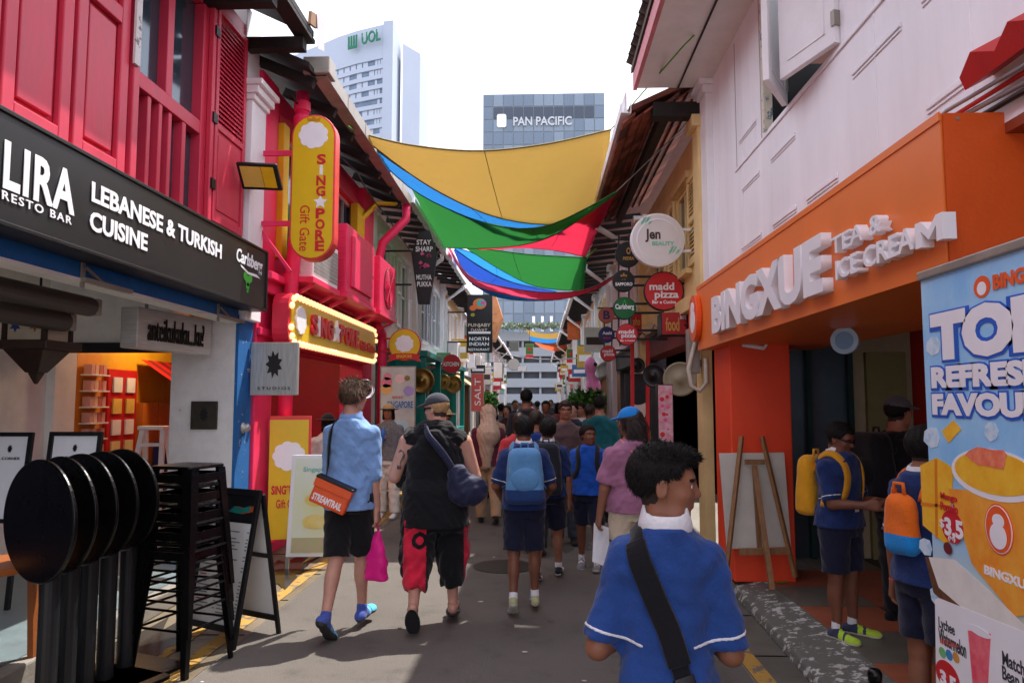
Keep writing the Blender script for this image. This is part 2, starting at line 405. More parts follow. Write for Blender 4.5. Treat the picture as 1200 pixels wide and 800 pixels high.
    # head: skull, cheeks, jaw, brow, nose, lips, ears
    E = lambda c, r, k=.02, op='u': b.ell(hd(c), np.array(r)*hh, HR, k=k*hh*3, op=op)
    Cp = lambda a_, b_, ra, rb, k=.02: b.cap(hd(a_), hd(b_), ra*hh, rb*hh, k=k*hh*3)
    E((0,-.05,.13), (.335,.42,.37)); E((0,.12,-.10), (.275,.29,.34), .03); Cp((-.12,.16,-.34), (.12,.16,-.34), .12, .12, .04); Cp((0,.2,-.35), (0,.29,-.40), .1, .075, .03)
    Cp((-.15,.31,.10), (.15,.31,.10), .07, .07, .03); Cp((0,.375,.06), (0,.455,-.10), .03, .042, .015); E((-.045,.40,-.115), (.04,.045,.035), .01); E((.045,.40,-.115), (.04,.045,.035), .01)
    for sd in (-1, 1):
        E((sd*.145,.42,.02), (.068,.085,.036), .02, 's'); E((sd*.19,.24,-.10), (.085,.09,.085), .03)
        E((sd*.345,-.04,-.03), (.035,.085,.14), .006); E((sd*.385,-.02,-.02), (.03,.05,.085), .01, 's')
    Cp((-.07,.375,-.225), (.07,.375,-.225), .022, .022, .008); Cp((-.055,.368,-.262), (.055,.368,-.262), .026, .026, .008)
    sm = skin; lipm = MATS.get(sm.name+'_lip')
    if lipm is None:
        c0 = [n for n in sm.node_tree.nodes if n.type == 'VALTORGB'][0].color_ramp.elements[0].color
        lipm = M(sm.name+'_lip', (150, 80, 75), rough=.45, var=.1); MATS[sm.name+'_lip'] = lipm
    hm = hairmat or HAIRM
    def cls(Pc):
        q = (Pc-hc) @ HR/hh; mi = np.zeros(len(Pc), int)
        mi[(np.abs(q[:,0]) < .105) & (np.abs(q[:,2]+.243) < .042) & (q[:,1] > .34)] = 1
        bx = np.abs(np.abs(q[:,0])-.15); bz = q[:,2]-.115+bx*.25
        mi[(bx < .085) & (np.abs(bz) < .02) & (q[:,1] > .2)] = 2
        if hair in ('quiff', 'short', 'mop', 'crop'): mi[(q[:,1] < .06) & (q[:,2] > np.interp(q[:,1], [-.4,-.1,.0,.06], [-.30,-.24,.0,.05])) & (np.abs(q[:,0]) < .345) & (q[:,2] < .35)] = 3
        return mi
    fade = M(sm.name+'_'+hm.name+'_fade', (52, 38, 32), rough=.7, var=.3, scale=120, bump=.6, bscale=400)
    p.skinobj = fobj('body', b, vox, [sm, lipm, hm, fade], root, cls)
    for sd in (-1, 1):
        e = MB(); c_ = Vector(hd((sd*.145,.303,.012))); r_ = .056*hh; k_ = 10
        vs_ = [c_+Vector(HR @ np.array((r_*math.sin(3.14159*a_/6)*math.cos(6.28319*t/k_), r_*math.cos(3.14159*a_/6), r_*math.sin(3.14159*a_/6)*math.sin(6.28319*t/k_)))) for a_ in range(7) for t in range(k_)]
        e.m = 0
        for a_ in range(6):
            e.m = 1 if a_ < 1 else 0
            e.q += [(a_*k_+t, a_*k_+(t+1) % k_, (a_+1)*k_+(t+1) % k_, (a_+1)*k_+t) for t in range(k_)]; e.mi += [e.m]*k_
        e.v = [tuple(v) for v in vs_]; lpart(e, 'eye', [EYEW, EYEB], root)
    # hair
    if hair:
        h = Fd(); p.hair = h; n1 = np.random.RandomState(seed).rand(6)*6
        def hn(X, Y, Z, F):
            u = ((X-hc[0])*HR[0,0]+(Y-hc[1])*HR[1,0]+(Z-hc[2])*HR[2,0])/hh; v = ((X-hc[0])*HR[0,1]+(Y-hc[1])*HR[1,1])/hh; w2 = (Z-hc[2])/hh
            nz = np.sin(26*u+n1[0]+3*np.sin(9*v+n1[1]))*np.sin(19*v+n1[2]+2*np.sin(11*w2))+.6*np.sin(45*u+20*v+n1[3]+14*w2)
            return F-.011*hh*nz
        hb = .03 if hair == 'crop' else .026 if hair == 'quiff' else .05
        h.ell(hd((0,-.06,.145)), np.array((.335+hb,.425+hb,.37+hb*1.1))*hh, HR)
        if hair in ('short', 'mop', 'crop', 'quiff'):
            fr = .30 if hair != 'mop' else .22
            def hl(X, Y, Z, F):
                v = ((X-hc[0])*HR[0,1]+(Y-hc[1])*HR[1,1]+(Z-hc[2])*HR[2,1])/hh; w2 = ((X-hc[0])*HR[0,2]+(Y-hc[1])*HR[1,2]+(Z-hc[2])*HR[2,2])/hh
                return np.maximum(F, (np.interp(v, [-.5,-.2,-.02,.02,.10,.14,.24,.42], ([-.30,-.28,-.06,.06,.06,.04,fr-.02,fr] if hair != 'quiff' else [-.18,-.14,.06,.12,.14,.14,fr-.02,fr])) - w2)*hh*.7)
            h.post.append(hl)
            if hair in ('quiff', 'mop'): h.ell(hd((0,.07,.36)), np.array((.28,.37,.15))*hh, HR, k=.05*hh)
        else:
            ln_ = {'long': .75, 'bob': .45}.get(hair, .75)
            h.cap(hd((0,-.22,.1)), hd((0,-.30,-ln_)), .34*hh, .26*hh, k=.08*hh); 
            for sd in (-1, 1): h.cap(hd((sd*.29,-.08,.12)), hd((sd*.33,-.10,-ln_)), .13*hh, .12*hh, k=.05*hh)
            h.ell(hd((0,.36,-.12)), np.array((.27,.40,.42))*hh, HR, op='s', k=.03*hh)
        h.post.append(hn)
        p.hairobj = fobj('hair', h, max(.004, vox*.75), hm, root)
    # clothes
    cz = lambda z_, F: F
    if shirt is not None:
        f = Fd(); p.shirt = f; hz = zp+hem*s
        rr = [(r[0], r[1], r[2], r[3]+loose, r[4]+loose) for r in rows if r[0] > max(hz+.01, zp+.055*s) and r[0] < zp+.325*s]
        r0 = rows[1]; fl = loose*1.7; g0 = .012+.006*w_+.018; rr = [(hz, r0[1], r0[2], r0[3]+max(fl, g0), r0[4]+max(fl, g0)+belly*.3*s), (zp+.05*s, r0[1], r0[2], r0[3]+fl*.8, r0[4]+fl*.8)] + [(a_, b_, c_, max(d_, r0[3]*.93+loose) if a_ < zp+.2*s else d_, max(e_, r0[4]*.95+loose)) for a_, b_, c_, d_, e_ in rr]
        if sleeve == 0: rr = [(a_, b_, c_, d_*(.68 if a_ > zp+.25*s else .88 if a_ > zp+.2*s else 1), e_) for a_, b_, c_, d_, e_ in rr]
        rr.append((zp+.332*s, *sp(.33*s), .047*s*min(w_,1.1), .043*s*min(w_,1.1)))
        f.loft(rr, k=.02)
        if sleeve > 0:
            for (sh, el, wr, ud, fd_, hdir) in p.arm:
                if sleeve <= 1: f.cap(sh, sh+ud*.172*s*1.0, .028*s*(w_*.7+.3)+loose*.4, .030*s*(w_*.7+.3)+loose*(1.2 if sleeve < .9 else .6), k=.025*s, cut=sleeve)
                else:
                    f.cap(sh, el, .032*s*w_+loose*.4, .028*s*w_+loose*.7, k=.025*s); f.cap(el, el+fd_*.148*s, .028*s*w_+loose*.7, .020*s+loose*.6, k=.015, cut=sleeve-1)
        f.post.append(fold(seed, .0046, wl=.12)); f.post.append(fold(seed+5, .0022, wl=.055))
        def hemcut(X, Y, Z, F): return np.maximum(F, hz-Z)
        f.post.append(hemcut)
        p.shirtobj = fobj('shirt', f, vox, shirt, root)
        if piping:
            for (sh, el, wr, ud, fd_, hdir) in p.arm:
                g = Fd(); g.pr = f.pr; c_ = sh+ud*.172*s*(sleeve-.12)
                def band(X, Y, Z, F, c_=c_, ud=ud):
                    x, y, z = X-c_[0], Y-c_[1], Z-c_[2]; t = x*ud[0]+y*ud[1]+z*ud[2]; d = np.sqrt(np.maximum(x*x+y*y+z*z-t*t, 0))
                    return np.maximum(np.maximum(F-.0022, np.abs(t)-.0042), d-.085*s)
                g.post = f.post+[band]; fobj('piping', g, .0034 if vox < .007 else .005, piping, p.shirtobj, box=(c_-.10*s, c_+.10*s))
    if collar is not None:
        f = Fd(); f.cap(nb-V3(0,.012*s,.006*s), nb+V3(0,.0,.022*s), .050*s, .042*s, k=.01)
        f.cap(nb+V3(0,-.02*s,.024*s), nb+V3(0,.03*s,.05*s), .036*s, .040*s, k=.008, op='s')
        for sd in (-1, 1): f.ell(nb+V3(sd*.027*s,.036*s,-.022*s), (.018*s,.010*s,.022*s), k=.012)
        f.post.append(lambda X, Y, Z, F: np.maximum(F, Z-(nb[2]+.026*s-.25*(Y-nb[1])))); p.collar = fobj('collar', f, min(vox, .006), collar, root)
    low = shorts or trouser
    if low is not None:
        f = Fd(); p.low = f; g_ = .012+.006*w_
        f.loft([(zp-.06*s, 0, -.006*s, .082*s*w_+g_, .066*s*w_+g_), (zp, 0, -.008*s, .096*s*w_+g_, .070*s*w_+g_), (zp+.05*s, *sp(.05*s), .084*s*w_+g_*.3, .060*s*w_+g_*.3), (zp+.085*s, *sp(.08*s), .070*s*w_+g_*.3, .05*s*w_+g_*.3)], k=.02)
        for hip, kn, an, td, sv, fa, toe in p.leg:
            if shorts is not None: f.cap(hip, kn, .056*s*w_+g_, .045*s*(w_*.6+.4)+g_*.9, k=.02, cut=shortlen)
            else: f.cap(hip, kn, .055*s*w_+g_, .040*s*w_+g_, k=.02); f.cap(kn, an, .038*s*w_+g_, .032*s+g_*1.1, k=.02, cut=.97)
        f.post.append(fold(seed+9, .004, wl=.09))
        p.lowobj = fobj('shorts' if shorts is not None else 'trousers', f, vox, low, root)
    # feet
    if feet:
        for (hip, kn, an, td, sv, fa, toe) in p.leg:
            Rf = rotz(toe) @ rotx(fa); q = lambda c: an+Rf @ (np.array(c)*s); f = Fd(); e = lambda c, r, k=.012: f.ell(q(c), np.array(r)*s, Rf, k=k)
            sole = -.040
            e((0,-.022,-.018), (.024,.032,.026)); e((0,.03,-.020), (.024,.05,.026)); e((.0,.085,-.026), (.030,.042,.020)); f.cap(q((0,.0,.0)), q((0,-.004,.020)), .024*s, .022*s, k=.012)
            zf = lambda Pc: ((Pc-an) @ Rf)[:, 2]/s
            n_ = Rf[:, 2]; o_ = q((0,0,sole)); f.post.append(lambda X, Y, Z, F, n_=n_, o_=o_: np.maximum(F, -((X-o_[0])*n_[0]+(Y-o_[1])*n_[1]+(Z-o_[2])*n_[2])))
            if isinstance(shoes, dict):
                up, so_, ac = shoes['up'], shoes['sole'], shoes.get('accent', shoes['up'])
                def cs(Pc, an=an, Rf=Rf):
                    l = (Pc-an) @ Rf/s; mi = np.zeros(len(Pc), int); mi[(l[:,1] > .06)] = 2; mi[(np.abs(l[:,1]-.03-.3*np.abs(l[:,0])) < .012)] = 2; mi[l[:,2] < -.027] = 1; return mi
                fobj('shoe', f, min(vox, .007), [up, so_, ac], root, cs)
                if shoes.get('sock', True): g = Fd(); g.cap(q((0,-.003,.012)), an-sv*.045*s, .0235*s, .0225*s, cut=1.0); fobj('sock', g, min(vox, .008), shoes.get('sockmat', SOCK), root)
            elif shoes == 'flipflop':
                b2 = fobj('foot', f, min(vox, .007), skin, root)
                g = Fd(); g.ell(q((0,.03,sole-.004)), np.array((.034,.092,.03))*s, Rf); g.post.append(lambda X, Y, Z, F, n_=n_, o_=o_: np.maximum(F, np.abs((X-o_[0])*n_[0]+(Y-o_[1])*n_[1]+(Z-o_[2])*n_[2]+.006)-.008)); fobj('flip_flop', g, .006, BLACKC, root)
            else: fobj('shoe', f, vox, shoes or BLACKC, root)
    return p
def strands(p, n, L, mat, dirf, keep, seed=3, wd=.0018, mini=None):
    """loose tapering locks rooted on the hair surface; dirf(q) gives the lie in head coordinates"""
    rg = np.random.RandomState(seed); me = p.hairobj.data; k = len(me.vertices); co = np.empty(k*3); me.vertices.foreach_get('co', co); co = co.reshape(-1, 3)
    no = np.empty(k*3); me.vertices.foreach_get('normal', no); no = no.reshape(-1, 3)
    q = (co-p.hc) @ p.HR/p.hh; ok = np.where(keep(q))[0]; pick = rg.choice(ok, n); vs = []; fs = []
    for i in pick:
        d = nrm(p.HR @ np.array(dirf(q[i]))+rg.randn(3)*.28); N = no[i]; l = L*(.5+.8*rg.rand()); a = co[i]-N*.004+rg.randn(3)*.002
        t = nrm(d+N*.18); m_ = a+t*l*.5; e = m_+nrm(d*.8+N*.05-V3(0,0,.15))*l*.5; s_ = nrm(np.cross(t, N)+1e-6)*wd; b0 = len(vs)
        vs += [a-s_, a+s_, m_+s_*.9+N*.001, m_-s_*.9+N*.001, e]; fs += [(b0, b0+1, b0+2), (b0, b0+2, b0+3), (b0+3, b0+2, b0+4)]
    o = bpy.data.objects.new('hair_strands', npmesh('hair_strands', np.array(vs), np.array(fs))); C.objects.link(o); o.data.materials.append(mat); o.parent = p.hairobj; return o
def attach(name, label, p, cat='bag', group=None):
    """a carried thing: its own top-level object, standing where the person stands"""
    r = p.root; return thing(name, label, cat, r.location, r.rotation_euler.z, group)

# ------------------------------------------------------------------ paint and materials of the street
PINK = M('pink_paint', (238, 48, 98), rough=.45, var=.1, scale=4, bump=.1, bscale=30)
PINKD = M('crimson_paint', (206, 36, 66), rough=.5, var=.12, scale=5, bump=.1, bscale=30)
RED1 = M('raspberry_timber', (206, 54, 80), rough=.45, var=.14, scale=5, bump=.12, bscale=25, stretch=(1, 1, .3))
YEL = M('yellow_paint', (226, 186, 18), rough=.5, var=.08, bump=.08)
YELS = M('yellow_sign', (228, 190, 30), rough=.35, var=.05, bump=.03)
WHITE = M('white_paint', (238, 236, 238), rough=.6, var=.07, scale=3, bump=.12, bscale=40)
WHITED = M('stained_white_render', (230, 228, 224), rough=.75, var=.16, scale=2.2, bump=.3, bscale=25)
LAV = M('white_boarding', (244, 243, 247), rough=.6, var=.09, scale=3, bump=.12, bscale=18, stretch=(1, 1, .18))
BLUE = M('blue_paint', (24, 104, 178), rough=.5, var=.2, scale=6, bump=.2)
NAVY = M('navy_shutter', (18, 34, 92), rough=.5, var=.12)
BLACK = M('black_paint', (17, 17, 19), rough=.45, var=.15, bump=.08)
SIGNB = M('sign_black', (30, 30, 31), rough=.42, var=.1, scale=2, bump=.03)
STEELB = M('black_steel', (11, 11, 13), rough=.3, var=.2, bump=.06, metal=.3)
STEEL = M('brushed_steel', (176, 176, 172), rough=.42, var=.22, scale=14, bump=.12, metal=.45, stretch=(6, 6, .4))
GALV = M('galvanised_metal', (158, 152, 142), rough=.5, var=.2, scale=5, metal=.4, bump=.1)
LETW = M('white_letters', (243, 243, 247), rough=.4, var=.03, bump=0)
DARKW = M('dark_timber', (34, 28, 26), rough=.7, var=.3, scale=8, bump=.4, bscale=40)
WOOD = M('pale_timber', (142, 102, 66), rough=.6, var=.25, scale=10, bump=.3, stretch=(4, 4, .6))
TILE = M('clay_tile', (104, 52, 42), rough=.75, var=.4, scale=7, bump=.4, bscale=50)
TILED = M('weathered_tile', (96, 84, 76), rough=.8, var=.35, scale=7, bump=.4, bscale=50)
GLASS = M('window_glass', (70, 86, 98), rough=.05, var=.25, scale=2, bump=0, spec=.8, metal=.45)
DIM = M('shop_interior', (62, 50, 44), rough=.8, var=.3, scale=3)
ORG = M('orange_panel', (238, 122, 50), rough=.42, var=.08, scale=1.5, bump=.04)
ORGP = M('orange_red_paint', (240, 74, 36), rough=.5, var=.08, scale=3, bump=.12, bscale=30)
REDP = M('red_paint', (190, 30, 30), rough=.5, var=.1, bump=.1)
TEAL = M('teal_paint', (18, 134, 124), rough=.45, var=.14, scale=4, bump=.12)
CREAM = M('cream_paint', (228, 200, 140), rough=.6, var=.12, scale=3, bump=.15)
BRASS = M('brass', (150, 116, 62), rough=.35, var=.3, scale=8, metal=.85, bump=.2)
GREEN = M('green_print', (70, 178, 58), rough=.5, var=.05, bump=0)
REDS = M('red_sign', (206, 36, 44), rough=.4, var=.05, bump=.02)
CONC = M('concrete', (132, 126, 118), rough=.85, var=.25, scale=2.5, bump=.4, bscale=40)
FLOORT = M('grey_floor_tile', (104, 118, 122), rough=.45, var=.2, scale=5, bump=.1)
BULB = M('lit_bulb', (255, 206, 150), rough=.3, var=0, bump=0, emit=.4)
PINKW = M('pale_pink_render', (236, 214, 212), rough=.7, var=.12, scale=2.5, bump=.2)

def asphalt():
    m = M('asphalt', (94, 89, 85), rough=.82, var=.0, bump=.5, bscale=120, rgb2=(108, 102, 97), scale=.8)
    t = m.node_tree; p = t.nodes['Principled BSDF']; L = t.links.new; old = p.inputs['Base Color'].links[0].from_socket
    tc = t.nodes['Texture Coordinate']; g = t.nodes.new('ShaderNodeTexNoise'); g.inputs['Scale'].default_value = 160; g.inputs['Detail'].default_value = 3; L(tc.outputs['Object'], g.inputs['Vector'])
    r = t.nodes.new('ShaderNodeValToRGB'); r.color_ramp.elements[0].position = .35; r.color_ramp.elements[1].position = .72
    r.color_ramp.elements[0].color = (.55, .54, .53, 1); r.color_ramp.elements[1].color = (1.25, 1.22, 1.18, 1); L(g.outputs[0], r.inputs[0])
    x = t.nodes.new('ShaderNodeMix'); x.data_type = 'RGBA'; x.blend_type = 'MULTIPLY'; x.inputs[0].default_value = .8; L(old, x.inputs[6]); L(r.outputs[0], x.inputs[7])
    # oil spots and old patches
    g2 = t.nodes.new('ShaderNodeTexNoise'); g2.inputs['Scale'].default_value = 3.2; g2.inputs['Detail'].default_value = 8; g2.inputs['Roughness'].default_value = .7; L(tc.outputs['Object'], g2.inputs['Vector'])
    r2 = t.nodes.new('ShaderNodeValToRGB'); r2.color_ramp.elements[0].position = .3; r2.color_ramp.elements[1].position = .46; r2.color_ramp.elements[0].color = (.74, .73, .72, 1); r2.color_ramp.elements[1].color = (1, 1, 1, 1); L(g2.outputs[0], r2.inputs[0])
    y = t.nodes.new('ShaderNodeMix'); y.data_type = 'RGBA'; y.blend_type = 'MULTIPLY'; y.inputs[0].default_value = 1; L(x.outputs[2], y.inputs[6]); L(r2.outputs[0], y.inputs[7])
    L(y.outputs[2], p.inputs['Base Color']); return m
ASPH = asphalt()
def worn(name, rgb, under, cut=.5, scale=14):
    """paint worn through to what lies under it"""
    m = M(name, rgb, rough=.75, var=.1, bump=.4, bscale=90); t = m.node_tree; p = t.nodes['Principled BSDF']; L = t.links.new
    old = p.inputs['Base Color'].links[0].from_socket; g = t.nodes.new('ShaderNodeTexNoise'); g.inputs['Scale'].default_value = scale; g.inputs['Detail'].default_value = 9; g.inputs['Roughness'].default_value = .7
    L(t.nodes['Texture Coordinate'].outputs['Object'], g.inputs['Vector']); r = t.nodes.new('ShaderNodeValToRGB'); r.color_ramp.elements[0].position = cut-.015; r.color_ramp.elements[1].position = cut+.015; L(g.outputs[0], r.inputs[0])
    x = t.nodes.new('ShaderNodeMix'); x.data_type = 'RGBA'; L(r.outputs[0], x.inputs[0]); x.inputs[6].default_value = lin(under); L(old, x.inputs[7]); L(x.outputs[2], p.inputs['Base Color']); return m
LINEY = worn('worn_yellow_line', (172, 132, 58), (104, 96, 86), .45, 11)
KERBW = worn('flaking_white_kerb', (184, 182, 176), (98, 97, 90), .56, 13)
BLUEW = worn('flaking_blue_paint', (24, 98, 164), (205, 205, 200), .36, 9)
WHITEF = worn('flaking_white_wall', (222, 220, 220), (168, 164, 158), .34, 6)

# ------------------------------------------------------------------ ground
mb = MB(); mb.box(-400, 400, -30, 900, -.3, 0); struct(mb.build('ground', CONC))
mb = MB(); mb.box(-2.02, 1.24, -4, 74, .004, .006); struct(mb.build('road', ASPH))
mb = MB(); mb.box(-2.98, -2.03, -4, 74, .003, .005); struct(mb.build('drain_channel', M('damp_concrete', (104, 92, 74), rough=.42, var=0, rgb2=(128, 118, 102), scale=2.2, bump=.4, bscale=50)))
mb = MB(); mb.box(1.25, 1.62, -4, 74, .003, .005); struct(mb.build('drain_channel', M('drain_slab', (92, 88, 80), rough=.7, var=.3, scale=2.5, bump=.4)))
for a, b_ in ((-2.22, -2.11), (-2.46, -2.36), (1.25, 1.36)):
    mb = MB(); mb.box(a, b_, -4, 74, .009, .011); struct(mb.build('road_marking', LINEY))
def gap(x0, x1, y): mb = MB(); mb.box(x0, x1, y, y+.014, .006, .0095); return mb
for i in range(16):                                       # slabs over the drains
    y = 3.1+i*.9
    mb = gap(1.25, 1.6, y); struct(mb.build('slab_joint', BLACK)); mb = gap(-2.95, -2.05, y+.3); struct(mb.build('slab_joint', BLACK))
puddle = M('wet_ground', (46, 40, 34), rough=.07, var=.15, bump=.05, spec=.6)
def blob(cx, cy, rx, ry, seed, n=30):
    rg = random.Random(seed); k = [1+.28*math.sin(2*t+rg.random()*6)+.12*math.sin(5*t+rg.random()*6) for t in [6.283*i/n for i in range(n)]]
    return [(cx+rx*k[i]*math.cos(6.283*i/n), cy+ry*k[i]*math.sin(6.283*i/n)) for i in range(n)]
for i, (cx, cy, rx, ry) in enumerate([(-2.42, 7.0, .22, .75), (-2.3, 8.9, .22, .6), (-2.6, 4.9, .2, .7)]):
    mb = MB(); mb.poly(blob(cx, cy, rx, ry, i), .0125); struct(mb.build('puddle', puddle))

# repairs, a cover and litter on the road
PATCH = M('asphalt_patch', (74, 69, 66), rough=.85, var=.2, scale=3, bump=.5, bscale=110)
for x0, x1, y0, y1 in ((-.2, .75, 8.2, 10.6), (-1.7, -.9, 11.5, 14), (.5, 1.1, 4.9, 6.2)):
    mb = MB(); mb.poly(blob((x0+x1)/2, (y0+y1)/2, (x1-x0)/2, (y1-y0)/2, int(y0*10), 40), .0085); struct(mb.build('road_patch', PATCH))
mb = MB(); mb.cyl(-.35, 7.4, .3, .0086, .011, 32); struct(mb.build('manhole_cover', M('cast_iron', (62, 58, 56), rough=.6, metal=.5, var=.3, scale=20)))
rg = random.Random(31)
for k in range(26):
    x, y = rg.uniform(-2.7, 1.1), rg.uniform(3.2, 8.5); r = rg.uniform(.008, .022); mb = MB(); mb.poly([(x+r*math.cos(t)*rg.uniform(.6, 1.3), y+r*math.sin(t)*rg.uniform(.5, 1.2)) for t in (0, 1.2, 2.3, 3.6, 5)], .0125); o = mb.build('litter', (M('litter_pale', (190, 186, 176)), M('litter_brown', (96, 76, 54)))[k % 2]); tag(o, 'tiny scrap of litter lying on the lane', 'litter', 'scraps on the road')
# ------------------------------------------------------------------ building helpers
FL = Fr((-2.95, 0, 0), (0, 1, 0)); FRT = Fr((1.75, 0, 0), (0, -1, 0))
def shutter(f, a0, a1, b0, b1, c, mat, parent, name='shutter', split=.5, slats=True, sep=False, th=.035, low='panel'):
    """timber leaf: frame, louvres above, panel or louvres below"""
    mb = MB(f); e = .055
    mb.box(a0, a0+e, b0, b1, c, c+th).box(a1-e, a1, b0, b1, c, c+th).box(a0+e, a1-e, b0, b0+e*1.4, c, c+th*.98).box(a0+e, a1-e, b1-e, b1, c, c+th*.98)
    m = b0+(b1-b0)*split; mb.box(a0+e, a1-e, m-e/2, m+e/2, c, c+th*.98)
    lo, hi = (m+e/2, b1-e)
    if low == 'panel': mb.box(a0+e, a1-e, b0+e*1.4, m-e/2, c+.004, c+th*.45).box(a0+e*1.7, a1-e*1.7, b0+e*2.2, m-e*1.2, c+.004, c+th*.7)
    else: lo = b0+e*1.4
    n = max(3, int((hi-lo)/.045)); pieces = []
    for i in range(n):
        z = lo+(i+.5)*(hi-lo)/n
        if abs(z-m) < e/2+.01 and low != 'panel': continue
        t = mb if not sep else MB(f)
        h = (hi-lo)/n*.62
        t.add([(a0+e,z-h,c+th*.85),(a1-e,z-h,c+th*.85),(a1-e,z+h*.7,c+.006),(a0+e,z+h*.7,c+.006),(a0+e,z-h,c+th*.7),(a1-e,z-h,c+th*.7),(a1-e,z+h*.7,c+.001),(a0+e,z+h*.7,c+.001)], [(0,1,2,3),(7,6,5,4),(4,5,1,0),(3,2,6,7),(0,3,7,4),(5,6,2,1)])
        if sep: pieces.append(t)
    o = mb.build(name, mat, parent, bevel=.004)
    for t in pieces: t.build('slat', mat, o)
    return o
def window(f, a0, a1, b0, b1, mat, parent, cols=2, rows=2, c=-.08):
    mb = MB(f); e = .05
    mb.box(a0, a1, b0, b0+e, c, c+.06).box(a0, a1, b1-e, b1, c, c+.06).box(a0, a0+e, b0+e, b1-e, c, c+.06).box(a1-e, a1, b0+e, b1-e, c, c+.06)
    for i in range(1, cols): x = a0+(a1-a0)*i/cols; mb.box(x-e*.4, x+e*.4, b0+e, b1-e, c, c+.055)
    for i in range(1, rows): z = b0+(b1-b0)*i/rows; mb.box(a0+e, a1-e, z-e*.4, z+e*.4, c, c+.05)
    o = mb.build('window', mat, parent)
    for i in range(cols):
        for j in range(rows):
            p = MB(f); w_ = (a1-a0)/cols; h_ = (b1-b0)/rows; p.box(a0+i*w_+.02, a0+(i+1)*w_-.02, b0+j*h_+.02, b0+(j+1)*h_-.02, c+.015, c+.023); p.build('pane', GLASS, o)
    return o
def roof(f, a0, a1, eave_c, eave_b, ridge_c, ridge_b, parent, mat, fascia, th=.06):
    mb = MB(f)
    mb.add([(a0,eave_b,eave_c),(a1,eave_b,eave_c),(a1,ridge_b,ridge_c),(a0,ridge_b,ridge_c),(a0,eave_b+th,eave_c),(a1,eave_b+th,eave_c),(a1,ridge_b+th,ridge_c),(a0,ridge_b+th,ridge_c)],
           [(3,2,1,0),(4,5,6,7),(0,1,5,4),(1,2,6,5),(2,3,7,6),(3,0,4,7)])
    o = mb.build('roof', mat, parent)
    return o
def gutter(f, a0, a1, c, b, mat, parent, w_=.11, h=.11):
    mb = MB(f); mb.box(a0, a1, b, b+.008, c, c+w_).box(a0, a1, b+.008, b+h, c+w_-.008, c+w_).box(a0, a1, b+.008, b+h, c, c+.008)
    n = int(abs(a1-a0)/.9)
    for i in range(1, n+1): x = a0+(a1-a0)*i/(n+1); mb.box(x-.015, x+.015, b-.004, b+h+.006, c-.003, c+w_+.005)
    return mb.build('gutter', mat, parent)
def pipe(pts, r, mat, parent, name='downpipe', collars=()):
    mb = MB(); mb.tube(pts, r, 12, raw=True); o = mb.build(name, mat, parent, smooth=True)
    for z in collars:
        k = MB(); x, y = pts[0][0], pts[0][1]; k.cyl(x, y, r*1.18, z-.04, z+.04, 16); k.build('collar', mat, o)
    return o

# ------------------------------------------------------------------ left: raspberry shophouse with the black sign
h1 = thing('shophouse', 'shophouse with raspberry timber upper floor above the long black restaurant sign', 'building', (-2.95, 3, 0))
mb = MB(FL); wallcells(mb, -3, 7.07, 2.83, 5.4, [(5.1, 6.28, 3.12, 5.22)], -.2, 0); mb.build('wall', RED1, h1)
for a0, a1 in ((2.55, 3.12), (3.18, 3.75), (4.2-.42, 4.36), (4.4, 4.98)):            # closed panelled leaves
    o = MB(FL); e = .1; b0, b1 = 3.16, 5.25
    o.box(a0, a0+e, b0, b1, .003, .045).box(a1-e, a1, b0, b1, .003, .045).box(a0+e, a1-e, b0, b0+.12, .003, .044).box(a0+e, a1-e, 4.25, 4.37, .003, .044).box(a0+e, a1-e, b1-.1, b1, .003, .044)
    o.box(a0+e+.04, a1-e-.04, b0+.16, 4.21, .003, .026).box(a0+e+.04, a1-e-.04, 4.41, b1-.14, .003, .026); o.build('shutter', RED1, h1, bevel=.008)
mb = MB(FL); mb.box(2.3, 5.09, 3.06, 3.15, .003, .075).box(5.02, 5.1, 3.15, 5.3, .003, .06).box(6.28, 6.34, 3.15, 5.3, .003, .05); mb.build('sill', RED1, h1, bevel=.008)
mb = MB(FL)
for a0, a1, b0, b1, d in ((5.1,5.16,3.12,5.22,.05),(6.21,6.28,3.12,5.22,.05),(5.16,6.21,3.95,4.07,.045),(5.62,5.72,4.07,5.22,.04),(5.16,6.21,5.14,5.22,.04),(5.38,5.43,3.12,3.95,.03),(5.53,5.58,3.12,3.95,.04),(5.70,5.75,3.12,3.95,.03),(5.91,5.97,3.12,3.95,.04)):
    mb.box(a0, a1, b0, b1, -.12, d-.06)
wn = mb.build('window', RED1, h1, bevel=.006)
for a0, a1, b0, b1 in ((5.16,5.62,4.07,5.14),(5.72,6.21,4.07,5.14),(5.16,5.38,3.12,3.95),(5.58,5.70,3.12,3.95),(5.75,5.91,3.12,3.95),(5.43,5.53,3.12,3.95),(5.97,6.21,3.12,3.95)):
    p = MB(FL); p.box(a0, a1, b0, b1, -.105, -.098); p.build('pane', GLASS, wn)
shutter(FL, 6.36, 7.03, 3.22, 5.22, .02, RED1, h1, sep=True, split=.44)
for b_ in (3.5, 4.1, 4.9):
    mb = MB(FL); mb.box(6.30, 6.38, b_, b_+.09, .045, .066); mb.build('hinge', BLACK, h1)
mb = MB(FL); mb.box(4.99, 5.06, 4.02, 5.3, .062, .08).box(5.02, 5.09, 4.55, 5.3, .08, .10); mb.build('torn_notice', worn('torn_paper', (216, 212, 210), (120, 110, 112), .42, 8), h1)
mb = MB(FL); mb.box(-3, 7.05, 2.40, 2.83, -.06, .03); mb.build('beam', BLUE, h1, bevel=.006)
mb = MB(FL); mb.box(-3, 7.05, 2.375, 2.40, -.1, .04); mb.build('soffit_trim', WHITED, h1)
